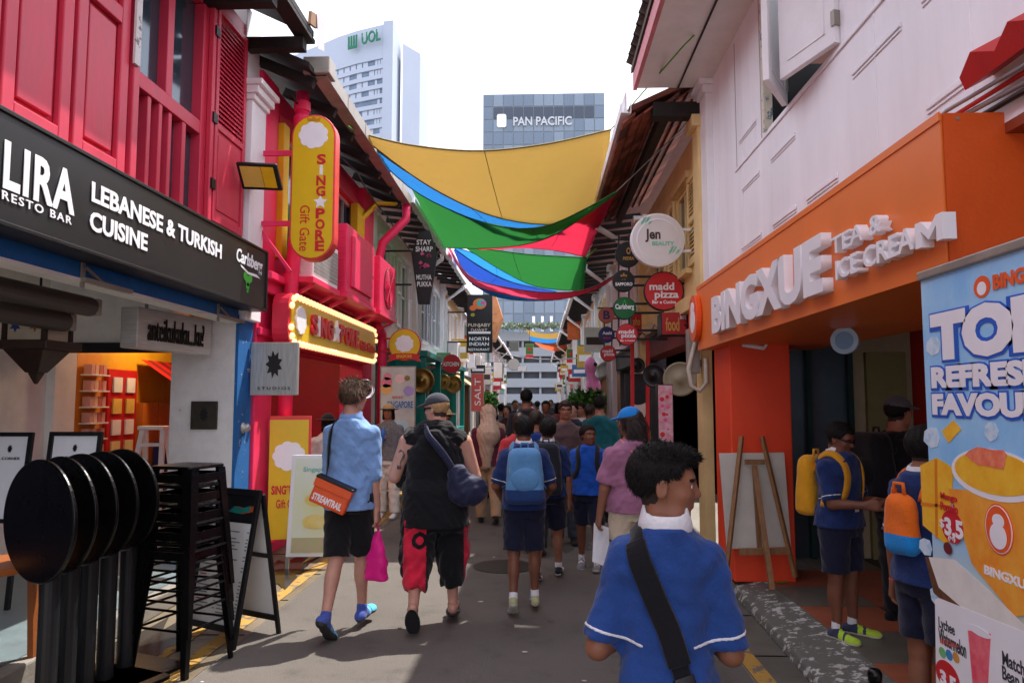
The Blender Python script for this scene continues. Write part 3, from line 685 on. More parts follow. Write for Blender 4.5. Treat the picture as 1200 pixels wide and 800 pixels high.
mb = MB(FL); mb.box(7.07, 7.44, 2.42, 4.62, -.2, .1).box(7.05, 7.46, 4.62, 4.68, -.2, .13).box(7.03, 7.49, 4.68, 4.76, -.2, .17).box(7.01, 7.52, 4.76, 4.82, -.2, .21).box(7.07, 7.44, 4.82, 5.6, -.2, .02); mb.build('pilaster', WHITE, h1, bevel=.008)
mb = MB(FL); mb.box(7.07, 7.42, .15, 2.42, -.63, 0); mb.build('pier', WHITEF, h1, bevel=.006)
mb = MB(FL); mb.box(7.065, 7.425, .15, 2.46, .002, .03); mb.build('pier_facing', BLUEW, h1)
mb = MB(FL); mb.box(7.07, 7.4, 2.17, 2.9, -1.9, -.632); mb.build('lintel', WHITED, h1)
mb = MB(FL); mb.box(7.03, 7.068, 2.09, 2.19, -1.82, -.64); mb.build('door_head', BLACK, h1)
mb = MB(FL); mb.box(7.07, 7.4, .15, 2.17, -1.9, -1.78).box(5.9, 7.06, .15, 2.9, -1.98, -1.86); mb.build('side_wall', WHITED, h1)
mb = MB(FL); mb.box(-3, 7.4, 2.9, 2.98, -1.9, -.2); mb.build('ceiling', WHITED, h1)
mb = MB(FL); mb.box(-3, 7.4, 0, .15, -1.9, -.05); mb.build('floor', FLOORT, h1)
mb = MB(FL); mb.box(-3, 7.42, 0, .152, -.05, .06); mb.build('kerb', CONC, h1, bevel=.015)
sh = MB(FL); sh.box(-3, 5.9, 2.5, 2.9, -1.98, -1.84); shb = sh.build('shutter_box', NAVY, h1)
for i in range(20):
    k = MB(FL); k.box(-3, 5.9, .15+i*.1175, .15+i*.1175+.11, -1.95, -1.895).box(-3, 5.9, .15+i*.1175+.03, .15+i*.1175+.08, -1.895, -1.885); k.build('slat', NAVY, shb)
roof(FL, -3, 7.2, .66, 5.32, -2, 6.6, h1, DARKW, None)
for y in (6.2, 7.05):
    mb = MB(FL); mb.box(y, y+.12, 5.14, 5.26, -.1, .6); mb.build('rafter', DARKW, h1)
mb = MB(FL); mb.box(-3, 7.25, 5.27, 5.31, .5, .66); mb.build('fascia', DARKW, h1)
mb = MB(FL); mb.prism([(7.0, 5.36), (7.22, 5.42), (7.2, 5.56), (7.02, 5.5)], .66, .69); mb.build('broken_tile', WOOD, h1)
mb = MB(FL); mb.prism([(7.2, 5.2), (7.42, 5.28), (7.4, 5.62), (7.18, 5.6)], .70, .704); mb.build('plastic_sheet', M('cloudy_plastic', (214, 200, 204), rough=.3, trans=.3, var=.05), h1)

# the black sign
FS = Fr((-2.7, 0, 0), (0, 1, 0))
sg = thing('shop_sign', 'long black LIRA resto bar sign reading Lebanese and Turkish cuisine', 'sign', (-2.7, 5, 2.5))
mb = MB(FS); mb.box(1.8, 7.18, 2.5, 3.1, -.2, -.012); mb.build('sign_box', BLACK, sg)
mb = MB(FS); mb.box(1.83, 7.15, 2.525, 3.075, -.012, 0); mb.build('panel', SIGNB, sg)
mb = MB(FS)
for q in ((1.8,7.18,2.5,2.525),(1.8,7.18,3.075,3.1),(7.15,7.18,2.525,3.075)): mb.box(*q, -.012, .012)
mb.build('frame', BLACK, sg, bevel=.004)
_y = lambda x, y: pix(x, y, X=-2.7).y
txt('LIRA', FS, _y(3,195), 2.69, _y(87,225)-_y(3,195), .25, LETW, sg, bold=.03, space=1.12, name='logo_lettering')
txt('RESTO BAR', FS, _y(1,228), 2.632, _y(83,255)-_y(1,228), .046, LETW, sg, bold=.012, space=1.25)
txt('LEBANESE & TURKISH', FS, _y(106,235), 2.82, _y(259,290)-_y(106,235), .125, LETW, sg, bold=.03)
txt('CUISINE', FS, _y(104,260), 2.645, _y(172,280)-_y(104,260), .12, LETW, sg, bold=.03)
txt('Carlsberg', FS, 6.42, 2.83, .62, .16, LETW, sg, bold=.02, shear=.2, name='beer_lettering')
mb = MB(FS); mb.prism([(6.52,2.855),(6.7,2.815),(6.9,2.825),(7.0,2.80),(6.92,2.80),(6.7,2.795),(6.54,2.835)], 0, .004); mb.build('flourish', LETW, sg)
mb = MB(FS)
for a, b_, r in ((6.64,2.765,.04),(6.76,2.765,.04),(6.70,2.73,.05),(6.70,2.68,.035),(6.70,2.64,.02),(6.66,2.79,.02),(6.75,2.79,.02)): mb.cyl(a, b_, r, 0, .003+a*.0001, 14)
mb.build('hop_leaf', GREEN, sg)
for y in (4.55, 6.55):
    mb = MB(FL); mb.box(y, y+.03, 2.34, 2.5, .035, .05).box(y, y+.55, 2.38, 2.405, .05, .075); mb.bar((y+.02, 2.47, .06), (y+.22, 2.395, .06), .015); mb.build('bracket', GALV, sg)
# metal hanging sign
r0 = Vector((-3.3, 5.94, 0)); r1 = Vector((-3.16, 7.0, 0)); FA = Fr(r0, r1-r0); wA = (r1-r0).length
sg = thing('hanging_sign', 'brushed metal box sign reading anteikukuku hanging over the doorway', 'sign', (-3.25, 6.4, 2.05))
mb = MB(FA); mb.box(0, wA, 2.06, 2.40, -.16, 0); mb.build('box', M('sign_steel', (206, 204, 198), rough=.4, var=.18, scale=14, bump=.1, metal=.15, stretch=(.4, .4, 9)), sg, bevel=.01)
txt('anteikukuku...ku?', FA, .12, 2.13, wA-.26, .2, DARKW, sg, bold=0, depth=.012)
for a in (.2, wA-.2):
    mb = MB(FA); mb.box(a, a+.02, 2.40, 2.9, -.09, -.07); mb.build('hanger', GALV, sg)
# plaques
FC = Fr((0, 7.03, 0), (1, 0, 0))
def creature(f, a, b_, k, mat, parent):
    mb = MB(f); pts = []
    for i in range(18):
        t = 6.283*i/18; r = k*(1 if i % 2 else .62); pts.append((a+r*math.cos(t)*.62, b_+r*math.sin(t)))
    mb.prism(pts, .001, .006); return mb.build('emblem', mat, parent)
FQ = Fr((0, 7.33, 0), (1, 0, 0))
sg = thing('plaque', 'square grey metal plaque with spiky dark emblem projecting beside the blue pier', 'sign', (-2.7, 7.33, 1.7))
mb = MB(FQ); mb.box(-2.9, -2.42, 1.68, 2.21, -.05, 0); mb.build('plate', STEEL, sg, bevel=.006); creature(FQ, -2.66, 1.99, .14, DARKW, sg); txt('STUDIOS', FQ, -2.82, 1.735, .33, .03, DARKW, sg, space=1.5)
sg = thing('plaque', 'small square bronze plaque fixed flat on the white pier wall', 'sign', (-3.2, 7.07, 1.4))
FP = Fr((0, 7.066, 0), (1, 0, 0)); mb = MB(FP); mb.box(-3.36, -3.1, 1.35, 1.62, .002, .02); mb.build('plate', M('dark_bronze', (74, 68, 60), rough=.4, metal=.7, var=.3), sg, bevel=.004); creature(Fr((0, 7.046, 0), (1, 0, 0)), -3.23, 1.49, .075, BLACK, sg)
for q, (pt, r_) in enumerate((((-2.9, 7.3, 1.33), .05),)):
    f = Fr((-2.918, 7.22, 1.36), (0, 1, 0)); o = MB(f); o.lathe(0, 0, [(.055, 0), (.055, .01), (.03, .02), (.045, .05), (.02, .075)], 16)
    tag(o.build('door_knob', STEEL, None, smooth=True), 'round steel knob fixed on the blue pier face', 'knob')
# roller awning cassettes under the beam
for i, (b_, c) in enumerate(((2.30, -.30), (2.18, -.42))):
    t = thing('awning_roller', ('upper' if i == 0 else 'lower')+' dark awning roller tube under the blue beam at left', 'awning', FL.p(4, b_, c))
    mb = MB(); mb.tube([FL.p(1, b_, c), FL.p(5.2-.1*i, b_, c)], .07, 14, raw=True); mb.build('tube', M('brown_vinyl', (74, 66, 60), rough=.5), t, smooth=True)
    mb = MB(FL); mb.cyl(5.2-.1*i, b_, .078, c-.06, c+.06, 14) if 0 else mb.box(5.2-.1*i, 5.26-.1*i, b_-.06, b_+.06, c-.06, c+.06); mb.build('end_cap', GALV, t, bevel=.01)
# lantern
lt = thing('lantern', 'carved wooden hanging lantern with star patterned panes at far left', 'lamp', (-3.55, 5.1, 1.9)); LW = M('carved_wood', (52, 34, 24), rough=.5, var=.3)
def lan(z0, z1, h0, h1, nm, mat):
    mb = MB(); x, y = -3.55, 5.1; mb.add([(x-h0,y-h0,z0),(x+h0,y-h0,z0),(x+h0,y+h0,z0),(x-h0,y+h0,z0),(x-h1,y-h1,z1),(x+h1,y-h1,z1),(x+h1,y+h1,z1),(x-h1,y+h1,z1)],[(3,2,1,0),(4,5,6,7),(0,1,5,4),(1,2,6,5),(2,3,7,6),(3,0,4,7)]); return mb.build(nm, mat, lt, bevel=.008)
lan(2.32, 2.38, .18, .12, 'lid', LW); lan(2.04, 2.32, .135, .135, 'lamp_body', M('ivory_glass', (196, 184, 160), rough=.4)); lan(1.98, 2.04, .2, .2, 'tray', LW); lan(1.82, 1.98, .05, .15, 'base', LW); lan(1.74, 1.82, .01, .04, 'finial', LW)
for sx in (-1, 1):
    for sy in (-1, 1): mb = MB(); mb.box(-3.55+sx*.14-.015, -3.55+sx*.14+.015, 5.1+sy*.14-.015, 5.1+sy*.14+.015, 2.04, 2.32); mb.build('post', LW, lt)
for xo, col in ((-.07, (40, 60, 130)), (.07, (150, 90, 40))):
    f = Fr((-3.55+xo, 4.963, 2.24), (1, 0, 0)); mb = MB(f)
    for dz in (0, -.1): mb.prism([((.045 if i % 2 else .022)*math.cos(6.283*i/12), dz+(.045 if i % 2 else .022)*math.sin(6.283*i/12)) for i in range(12)], .001, .004)
    mb.build('star', M('star%d' % col[0], col), lt)
mb = MB(); mb.tube([(-3.55, 5.1, 2.38), (-3.55, 5.1, 2.9)], .008, 6, raw=True); mb.build('chain', BLACK, lt)
# framed menus leaning inside
for i, (x0, x1, y, lb) in enumerate(((-3.66, -3.26, 5.3, 'framed white menu board leaning behind the black round tables'), (-4.05, -3.72, 5.2, 'framed white menu board partly cut by the left picture edge'))):
    t = thing('framed_menu', lb, 'picture frame', (x0, y, .15)); f = Fr((x0, y, .0), (1, 0, 0), (0, .12, 1)); mb = MB(f); wd = x1-x0
    mb.box(0, wd, .75, .78, 0, .03).box(0, wd, 1.37, 1.40, 0, .03).box(0, .03, .78, 1.37, 0, .03).box(wd-.03, wd, .78, 1.37, 0, .03); mb.build('frame', BLACK, t)
    mb = MB(f); mb.box(.03, wd-.03, .78, 1.37, 0, .012); mb.build('sheet', LETW, t); creature(Fr(f.p(0,0,.012), f.r, f.u), wd/2, 1.28, .03, BLACK, t)
    mb = MB(f); mb.bar((.05, .15, -.02), (.05, .78, 0), .03); mb.bar((wd-.05, .15, -.02), (wd-.05, .78, 0), .03); mb.build('stand', BLACK, t); txt('A CORNER', f, .08, 1.2, wd-.16, .02, BLACK, t, c=.013)

# ------------------------------------------------------------------ left: pink shophouse
h2 = thing('shophouse', 'bright pink shophouse with yellow shutters and a bulb lit marquee sign', 'building', (-2.95, 10, 0))
mb = MB(FL); wallcells(mb, 7.45, 12.4, 2.9, 5.15, [(8.0, 9.3, 3.3, 4.7), (9.9, 11.5, 3.2, 4.7)], -.2, -.02); mb.build('wall', PINK, h2)
mb = MB(FL); mb.box(7.44, 7.92, .12, 5.1, -.25, .06).box(7.44, 7.95, 2.75, 2.9, .06, .14).box(7.44, 7.95, 2.3, 2.38, .06, .1); mb.build('pilaster', PINK, h2, bevel=.01)
mb = MB(FL); mb.box(11.75, 12.4, .12, 5.1, -.25, .12); mb.build('pilaster', PINK, h2, bevel=.01)
mb = MB(FL); mb.box(7.92, 11.75, 2.2, 2.9, -.2, .1); mb.build('beam', PINKD, h2)
mb = MB(FL); mb.box(7.45, 12.4, 2.88, 2.96, -.02, .2); mb.build('string_course', PINK, h2, bevel=.01)
mb = MB(FL); mb.box(7.45, 12.4, 0, .13, -.3, .1); mb.build('kerb', PINK, h2, bevel=.02)
mb = MB(FL); mb.box(7.4, 12.4, 0, .14, -1.9, -.3); mb.build('floor', FLOORT, h2)
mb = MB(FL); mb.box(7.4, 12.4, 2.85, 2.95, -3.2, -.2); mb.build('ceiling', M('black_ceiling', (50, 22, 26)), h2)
mb = MB(FL); mb.box(7.4, 12.4, .14, 2.85, -2.1, -1.9); mb.build('shop_wall', M('ochre_wall', (206, 150, 24), var=.1), h2)
mb = MB(FL); mb.box(12.35, 12.5, 0, 2.9, -3.2, -.3); mb.build('party_wall', PINKD, h2)
window(FL, 8.0, 9.3, 3.3, 4.7, M('grey_frame', (160, 150, 140)), h2, 3, 1); window(FL, 9.9, 11.5, 3.2, 4.7, M('grey_frame', (160, 150, 140)), h2, 3, 1)
for a0, a1 in ((7.94, 8.12), (9.18, 9.32), (9.72, 9.92), (11.3, 11.75)):
    mb = MB(FL); mb.box(a0, a1, 3.2, 4.72, .0, .12); mb.build('shutter', YEL, h2, bevel=.01)
for a0, a1 in ((7.95, 9.35), (9.7, 11.75)):
    mb = MB(FL); mb.prism([(a0, 4.72), (a1, 4.72), (a1, 4.8), ((a0+a1)/2, 4.98), (a0, 4.8)], -.02, .06); mb.build('hood_moulding', PINKD, h2)
roof(FL, 7.2, 12.55, .62, 5.0, -2, 6.2, h2, DARKW, None)
for i in range(7):
    y = 7.45+i*.8; mb = MB(FL); mb.bar((y, 4.94, .6), (y, 5.2, .0), .07, .1); mb.build('rafter', DARKW, h2)
gutter(FL, 7.42, 12.6, .58, 5.0, GALV, h2, .16, .16)
mb = MB(FL); mb.box(7.36, 7.6, 5.02, 5.2, .5, .78); mb.build('gutter_box', GALV, h2, bevel=.01)
pipe([FL.p(7.86, 5.02, .34), FL.p(7.86, 4.0, .34), FL.p(7.92, 2.5, .22), FL.p(7.92, .3, .2)], .075, PINK, h2, collars=())
for b_ in (4.86, 4.7, 2.95, 2.35): mb = MB(); q = FL.p(7.86 if b_ > 4 else 7.92, b_, .34 if b_ > 4 else .235); mb.cyl(q.x, q.y, .09, b_-.05, b_+.05, 16); mb.build('pipe_collar', PINK, h2)
pipe([FL.p(12.5, 5.0, .66), FL.p(12.5, 4.75, .66), FL.p(12.3, 4.3, .3), FL.p(12.3, 3.9, .22), FL.p(12.3, 2.9, .22)], .075, PINK, h2)
pipe([FL.p(11.9, 2.85, .3), FL.p(12.25, 2.75, .32), FL.p(12.3, 2.55, .32), FL.p(12.3, .2, .32)], .08, PINK, h2)
o = MB()
for i in range(4): o.tube([FL.p(11.6+.03*i, 4.0, .02), FL.p(11.6+.03*i, 4.55, .1), FL.p(11.8+.03*i, 4.86, .3), FL.p(12.2+.03*i, 4.95, .55)], .025, 8, raw=True)
o.build('cable_conduit', YEL, h2, smooth=True)
# shop goods seen through the doorway
FW = Fr((-4.845, 0, 0), (0, 1, 0)); wq = lambda x, y: (pix(x, y, X=-4.84).y, pix(x, y, X=-4.84).z)
t = thing('display_shelf', 'lit merchandise shelf glowing inside the yellow shop behind the doorway', 'shelf', FW.p(8, .14)); a0, a1 = wq(92, 450)[0], wq(113, 450)[0]
mb = MB(FW); mb.box(a0-.06, a1+.06, .14, 2.12, .001, .02); mb.build('back', M('amber_panel', (214, 140, 40)), t)
for i in range(8):
    z = .7+i*.17; mb = MB(FW); mb.box(a0, a1, z, z+.015, .02, .16); mb.build('shelf_board', WHITE, t)
    for j in range(4):
        mb = MB(FW); q = a0+.02+j*(a1-a0-.03)/4; mb.box(q, q+(a1-a0)/4-.02, z+.015, z+.12, .04, .13); mb.build('packet', M('packet%d' % (j % 3), ((214, 160, 150), (226, 190, 160), (200, 110, 100))[(i+j) % 3], rough=.4), t)
t = thing('gift_rack', 'red gift rack holding little picture cards inside the yellow shop', 'rack', FW.p(8.7, .14)); a0, a1 = wq(122, 460)[0], wq(156, 460)[0]
mb = MB(FW); mb.box(a0, a1, .3, 1.98, .001, .05); mb.build('panel', REDP, t)
for i in range(2):
    for j in range(4): mb = MB(FW); q = a0+.08+i*(a1-a0)*.45; mb.box(q, q+.17, 1.0+j*.24, 1.17+j*.24, .051, .07); mb.build('card', M('card%d' % j, ((230, 214, 150), (240, 235, 230), (230, 190, 90), (225, 225, 220))[j]), t)
t = thing('shop_awning', 'small red striped scalloped awning inside the yellow shop', 'awning', FW.p(9.4, 1.8)); a0, a1 = wq(160, 440)[0], wq(214, 440)[0]
for i in range(9):
    d_ = (a1-a0)/9; q = a0+i*d_; mb = MB(FW); mb.add([(q,1.82,.5),(q+d_,1.82,.5),(q+d_,2.12,.05),(q,2.12,.05)], [(0,1,2,3)]); mb.prism([(q,1.82),(q+d_,1.82),(q+d_*.9,1.72),(q+d_*.5,1.68),(q+d_*.1,1.72)], .495, .505); mb.build('stripe', (REDP, M('dark_red', (110, 20, 22)))[i % 2], t)
t = thing('shop_counter', 'orange panelled counter with dark navy box inside the doorway', 'counter', FW.p(9.4, .14))
for k in range(3): q = a0+k*(a1-a0)/3; mb = MB(FW); mb.box(q, q+(a1-a0)/3-.03, .14, 1.6, .002, .1); mb.build('panel', M('orange_timber', (210, 118, 30)), t)
mb = MB(FW); mb.box(8.6, 9.5, .14, 1.15, .3, .8); mb.build('box', NAVY, t, bevel=.02)
t = thing('step_ladder', 'white plastic step ladder standing in the doorway', 'ladder', (-4.1, 7.6, .14)); 
for s_ in (-1, 1):
    for d in (0, 1): mb = MB(); mb.bar((-4.08+s_*.2, 7.5+d*.5, .14), (-4.08+s_*.11, 7.72+d*.06, 1.32), .05, .03, raw=True); mb.build('leg', WHITE, t)
for i in range(4): mb = MB(); z = .4+i*.25; mb.box(-4.08-.18+i*.02, -4.08+.18-.02*i, 7.5+i*.05, 7.62+i*.05, z, z+.03); mb.build('step', WHITE, t)
mb = MB(); mb.box(-4.22, -3.94, 7.66, 7.84, 1.32, 1.36); mb.build('top_plate', WHITE, t, bevel=.01)

# ceiling lamp of the yellow shop
t = thing('ceiling_lamp', 'small warm ceiling lamp lighting the yellow shop behind the doorway', 'lamp', (-4.3, 8.6, 2.8))
mb = MB(); mb.lathe(-4.3, 8.6, [(.05, 2.84), (.09, 2.8), (.09, 2.72), (.07, 2.7)], 16); mb.build('shade', BULB, t)
ll = bpy.data.lights.new('lamp_light', 'POINT'); ll.energy = 13; ll.color = (1, .72, .42); ll.shadow_soft_size = .1; lo_ = bpy.data.objects.new('lamp_light', ll); C.objects.link(lo_); lo_.parent = t; lo_.location = (0, 0, -.2)
# vertical yellow sign
FV = Fr((-2.28, 7.3, 0), (1, 0, 0))
FV = Fr((-2.3, 7.3, 0), (1, 0, 0))
def pill(w_, b0, b1, n=12):
    r = w_/2; return [(r*math.cos(math.pi*i/n), b1-r+r*math.sin(math.pi*i/n)) for i in range(n+1)]+[(-r*math.cos(math.pi*i/n), b0+r-r*math.sin(math.pi*i/n)) for i in range(n+1)]
sg = thing('projecting_sign', 'tall yellow rounded sign with red edge reading Singpore gift gate downwards', 'sign', (-2.3, 7.3, 3.05))
mb = MB(FV); mb.prism(pill(.46, 3.04, 4.55), -.16, 0); mb.build('case', M('coral_edge', (226, 66, 62), rough=.4), sg, bevel=.01)
mb = MB(FV); mb.prism(pill(.42, 3.06, 4.53), 0, .006); mb.build('face', YELS, sg)
def scallop(f, a, b_, r, mat, parent, c=.006, n=9, d=.004, name='medallion'):
    pts = []
    for i in range(n*6): t = 6.283*i/(n*6); k = r*(.9+.1*abs(math.sin(n*t/2))); pts.append((a+k*math.cos(t), b_+k*math.sin(t)*.92))
    mb = MB(f); mb.prism(pts, c, c+d); return mb.build(name, mat, parent)
scallop(FV, 0, 4.33, .155, LETW, sg)
mb = MB(FV); mb.prism([(-.06,4.475),(.06,4.475),(.075,4.52),(.03,4.50),(0,4.535),(-.03,4.50),(-.075,4.52)], .006, .009); mb.build('crown', M('gold_print', (200, 140, 10)), sg)
zz = 4.13
for ch in 'SiNG*PORE':
    h_ = .105
    if ch == '*': mb = MB(FV); mb.prism([(.085+(.075 if i % 2 == 0 else .035)*math.sin(6.283*i/10), zz-h_/2+(.075 if i % 2 == 0 else .035)*math.cos(6.283*i/10)) for i in range(10)], .006, .01); mb.build('star', LETW, sg); zz -= .118; continue
    txt(ch, FV, .04 if ch != 'i' else .07, zz-h_, .095 if ch != 'i' else .035, h_, LETW if ch == 'i' else REDS, sg, c=.006, bold=.035); zz -= .111
FVt = Fr(FV.p(-.1, 3.6), (0, 0, -1), (1, 0, 0)); txt('Gift Gate', FVt, 0, -.02, .47, .1, REDS, sg, c=.006, bold=.0)
for b_ in (4.18, 3.44): mb = MB(); mb.bar((-2.95, 7.4, b_), (-2.5, 7.4, b_), .04, .05, raw=True); mb.build('bracket', PINK, sg)
mb = MB(); mb.bar((-2.9, 7.42, 3.42), (-2.55, 7.42, 2.95), .03, raw=True); mb.build('bracket', PINK, sg)
# marquee
FM = Fr((-2.6, 0, 0), (0, 1, 0))
sg = thing('marquee_sign', 'yellow Singpore gift gate marquee sign edged with lit round bulbs', 'sign', (-2.6, 9.6, 2.2))
def rrect(a0, a1, b0, b1, r, n=5):
    P = []
    for cx, cy, t0 in ((a1-r,b1-r,0),(a0+r,b1-r,1),(a0+r,b0+r,2),(a1-r,b0+r,3)): P += [(cx+r*math.cos(math.pi/2*(t0+i/n)), cy+r*math.sin(math.pi/2*(t0+i/n))) for i in range(n+1)]
    return P
mb = MB(FM); mb.prism(rrect(7.62, 11.75, 2.2, 2.78, .18), -.2, -.03); mb.build('case', PINKD, sg)
mb = MB(FM); mb.prism(rrect(7.70, 11.67, 2.28, 2.70, .12), -.03, -.01); mb.build('face', YELS, sg)
mb = MB(FM); k = rrect(7.66, 11.71, 2.24, 2.74, .16); L = []
for i in range(len(k)):
    p_, q_ = Vector(k[i]), Vector(k[(i+1) % len(k)]); n_ = max(1, int((q_-p_).length/.118)); L += [p_.lerp(q_, j/n_) for j in range(n_)]
src = MB(); src.lathe(0, 0, [(.02, 0), (.036, .012), (.036, .03), (.022, .048), (.004, .053)], 10); bm = src.mesh('bulb'); bm.materials.append(BULB); bm.polygons.foreach_set('use_smooth', [True]*len(bm.polygons))
rm = Matrix(((0,0,1,0),(1,0,0,0),(0,1,0,0),(0,0,0,1)))
last = None
for q in L:
    if last is not None and (q-last).length < .08: continue
    last = q; o = bpy.data.objects.new('bulb', bm); C.objects.link(o); o.parent = sg; o.matrix_parent_inverse = sg.matrix_basis.inverted(); o.matrix_basis = Matrix.Translation(FM.p(q.x, q.y, -.03)) @ rm
scallop(FM, 7.95, 2.5, .17, LETW, sg, c=-.01, d=.02)
aa = 8.3
for ch, wd, mt in (('S',.26,REDS),('i',.09,LETW),('N',.28,REDS),('G',.28,REDS),('*',.3,LETW),('P',.25,REDS),('O',.29,REDS),('R',.26,REDS),('E',.23,REDS)):
    if ch == '*': mb = MB(FM); mb.prism([(aa+.14+(.15 if i % 2 == 0 else .07)*math.sin(6.283*i/10), 2.5+(.15 if i % 2 == 0 else .07)*math.cos(6.283*i/10)) for i in range(10)], -.01, .025); mb.build('star', mt, sg)
    else: txt(ch, FM, aa, 2.38, wd-.03, .24, mt, sg, c=-.01, depth=.03, bold=.05)
    aa += wd
txt('Gift Gate', FM, aa+.08, 2.37, .95, .14, REDS, sg, c=-.01, depth=.02, bold=.03)
# air conditioners
def aircon(label, x0, x1, y0, y1, z0, z1, mat, face='side', pipes=True):
    t = thing('air_conditioner', label, 'air conditioner', (x0, y0, z0), 0, 'air conditioners on the pink house')
    mb = MB(); mb.box(x0, x1, y0, y1, z0, z1); mb.build('casing', mat, t, bevel=.015)
    f = Fr((0, y0, 0), (1, 0, 0)); g = MB(f)
    n = int((z1-z0-.1)/.04)
    for i in range(n): g.box(x0+.03, x1-.03, z0+.06+i*.04, z0+.075+i*.04, .001, .012)
    g.build('side_grille', mat, t)
    f = Fr((x1, 0, 0), (0, 1, 0)); 
    if face == 'panel': g = MB(f); g.box(y0+.2, y1-.25, z0+.1, z1-.12, .001, .03); g.build('front_panel', mat, t, bevel=.008); g = MB(f); g.box(y1-.18, y1-.12, z0+.4, z0+.44, .001, .02); g.build('latch', mat, t)
    elif face == 'fan':
        cy, cz, r = (y0+y1)/2, (z0+z1)/2, min(y1-y0, z1-z0)*.4; g = MB(f); g.cyl(cy, cz, r, .001, .006, 32); g.build('fan_opening', M('fan_dark', (120, 30, 50)), t)
        for i in range(5):
            a = 6.283*i/5; g = MB(f); g.prism([(cy+.05*math.cos(a), cz+.05*math.sin(a)), (cy+r*.9*math.cos(a+.1), cz+r*.9*math.sin(a+.1)), (cy+r*.92*math.cos(a+.75), cz+r*.92*math.sin(a+.75)), (cy+.06*math.cos(a+.9), cz+.06*math.sin(a+.9))], .008, .014); g.build('blade', mat, t)
        g = MB(f)
        for k in range(1, 8):
            rr = r*k/7; P = [f.p(cy+rr*math.cos(6.283*i/24), cz+rr*math.sin(6.283*i/24), .03) for i in range(25)]; g.tube(P, .004, 4, raw=True)
        for i in range(8): a = 6.283*i/8; g.tube([f.p(cy, cz, .03), f.p(cy+r*math.cos(a), cz+r*math.sin(a), .03)], .004, 4, raw=True)
        g.build('fan_guard', mat, t)
    else:
        g = MB(f); n = int((y1-y0)/.045)
        for i in range(n): g.box(y0+.03+i*.045, y0+.036+i*.045, z0+.05, z1-.06, .001, .006)
        for i in range(9): g.box(y0+.03, y1-.03, z0+.06+i*.045, z0+.066+i*.045, .007, .011)
        g.build('coil_guard', GALV, t)
    mb = MB(); mb.box(x0-.3, x1+.02, y0-.05, y1+.05, z0-.06, z0-.004); mb.build('shelf', PINK, t)
    for y in (y0+.1, y1-.1): mb = MB(); mb.bar((x1-.02, y, z0-.07), (-2.95, y, z0-.32), .035, raw=True); mb.build('bracket', PINK, t)
    return t
aircon('white air conditioner with coil guard behind the tall yellow sign', -2.72, -2.48, 7.95, 8.95, 2.98, 3.48, WHITE, 'coil')
aircon('big pink boxy air conditioner with a raised front panel', -2.72, -2.41, 9.1, 10.65, 2.98, 3.86, PINK, 'panel')
aircon('pink air conditioner showing its round fan guard', -2.66, -2.36, 10.8, 12.0, 2.96, 3.78, PINK, 'fan')
# floodlight on the white pilaster
t = thing('floodlight', 'black and yellow floodlight fixed on the white pilaster', 'lamp', (-2.75, 7.0, 3.8))
f = Fr(pix(284, 222, Y=6.9), (1, .12, -.02), (-.06, -.55, .84))
mb = MB(f); mb.box(0, .38, 0, .26, -.05, 0); mb.build('housing', BLACK, t, bevel=.01)
mb = MB(f); mb.box(.03, .22, .03, .23, .001, .006); mb.build('lens', M('led_lens', (216, 190, 90), rough=.2), t); mb = MB(f); mb.box(.225, .34, .03, .23, .001, .006); mb.build('label_strip', YEL, t)
mb = MB(); mb.tube([pix(281, 200, Y=7.02), pix(272, 240, Y=7.03), pix(268, 265, Y=7.04)], .006, 5, raw=True); mb.build('cable', BLACK, t)
mb = MB(); q = f.p(.15, .1, -.05); mb.bar(q, (-2.87, 7.2, q.z), .03, raw=True); mb.build('bracket', BLACK, t)
# boards on the ground by the pink house
f = Fr(pix(313, 632, Y=7.75), (1, .25, 0)); t = thing('display_board', 'yellow Singpore gift gate floor board with red edge against the pink wall', 'sign', f.o)
mb = MB(f); mb.box(0, .42, .0, 1.28, -.06, 0); mb.build('board', M('coral_edge', (226, 66, 62)), t); mb = MB(f); mb.box(.0, .395, 0, 1.24, .001, .01); mb.build('face', YELS, t)
scallop(f, .2, .86, .17, LETW, t, c=.01); txt('SiNG*PORE', f, .03, .46, .35, .1, REDS, t, c=.01, bold=.04); txt('Gift Gate', f, .08, .32, .24, .09, REDS, t, c=.01, bold=.02)
f = Fr((-2.46, 7.2, 0), (1, .1, 0), (0, .14, 1)); t = thing('easel_sign', 'white folding poster stand with yellow cake pictures beside the walking man', 'sign', (-2.2, 7.2, 0))
mb = MB(f); mb.box(0, .5, .12, 1.1, -.02, 0); mb.build('board', WHITE, t, bevel=.006)
mb = MB(f); mb.box(.04, .46, .15, 1.06, .001, .005); mb.build('poster', M('pale_poster', (226, 232, 224), rgb2=(222, 224, 170), scale=2), t)
txt('Singapore', f, .12, .92, .28, .06, M('teal_ink', (90, 180, 170)), t, c=.006)
for b_, r in ((.66, .09), (.45, .1)): mb = MB(f); mb.cyl(.26, b_, r*1.2, .006, .009, 20, rb=r*.7); mb.build('cake_print', M('cake', (228, 196, 92), rgb2=(236, 220, 150)), t)
mb = MB(f); mb.box(.05, .45, .16, .3, .006, .008); mb.build('ground_print', M('meadow', (160, 190, 120), rgb2=(206, 170, 150)), t)
for a in (.02, .48): mb = MB(f); mb.bar((a, 0, -.01), (a, .12, -.01), .03); mb.build('leg', GALV, t); mb = MB(); q = f.p(a, 1.05, -.03); mb.bar(q, (q.x, q.y+.42, 0), .025, raw=True); mb.build('leg', GALV, t)

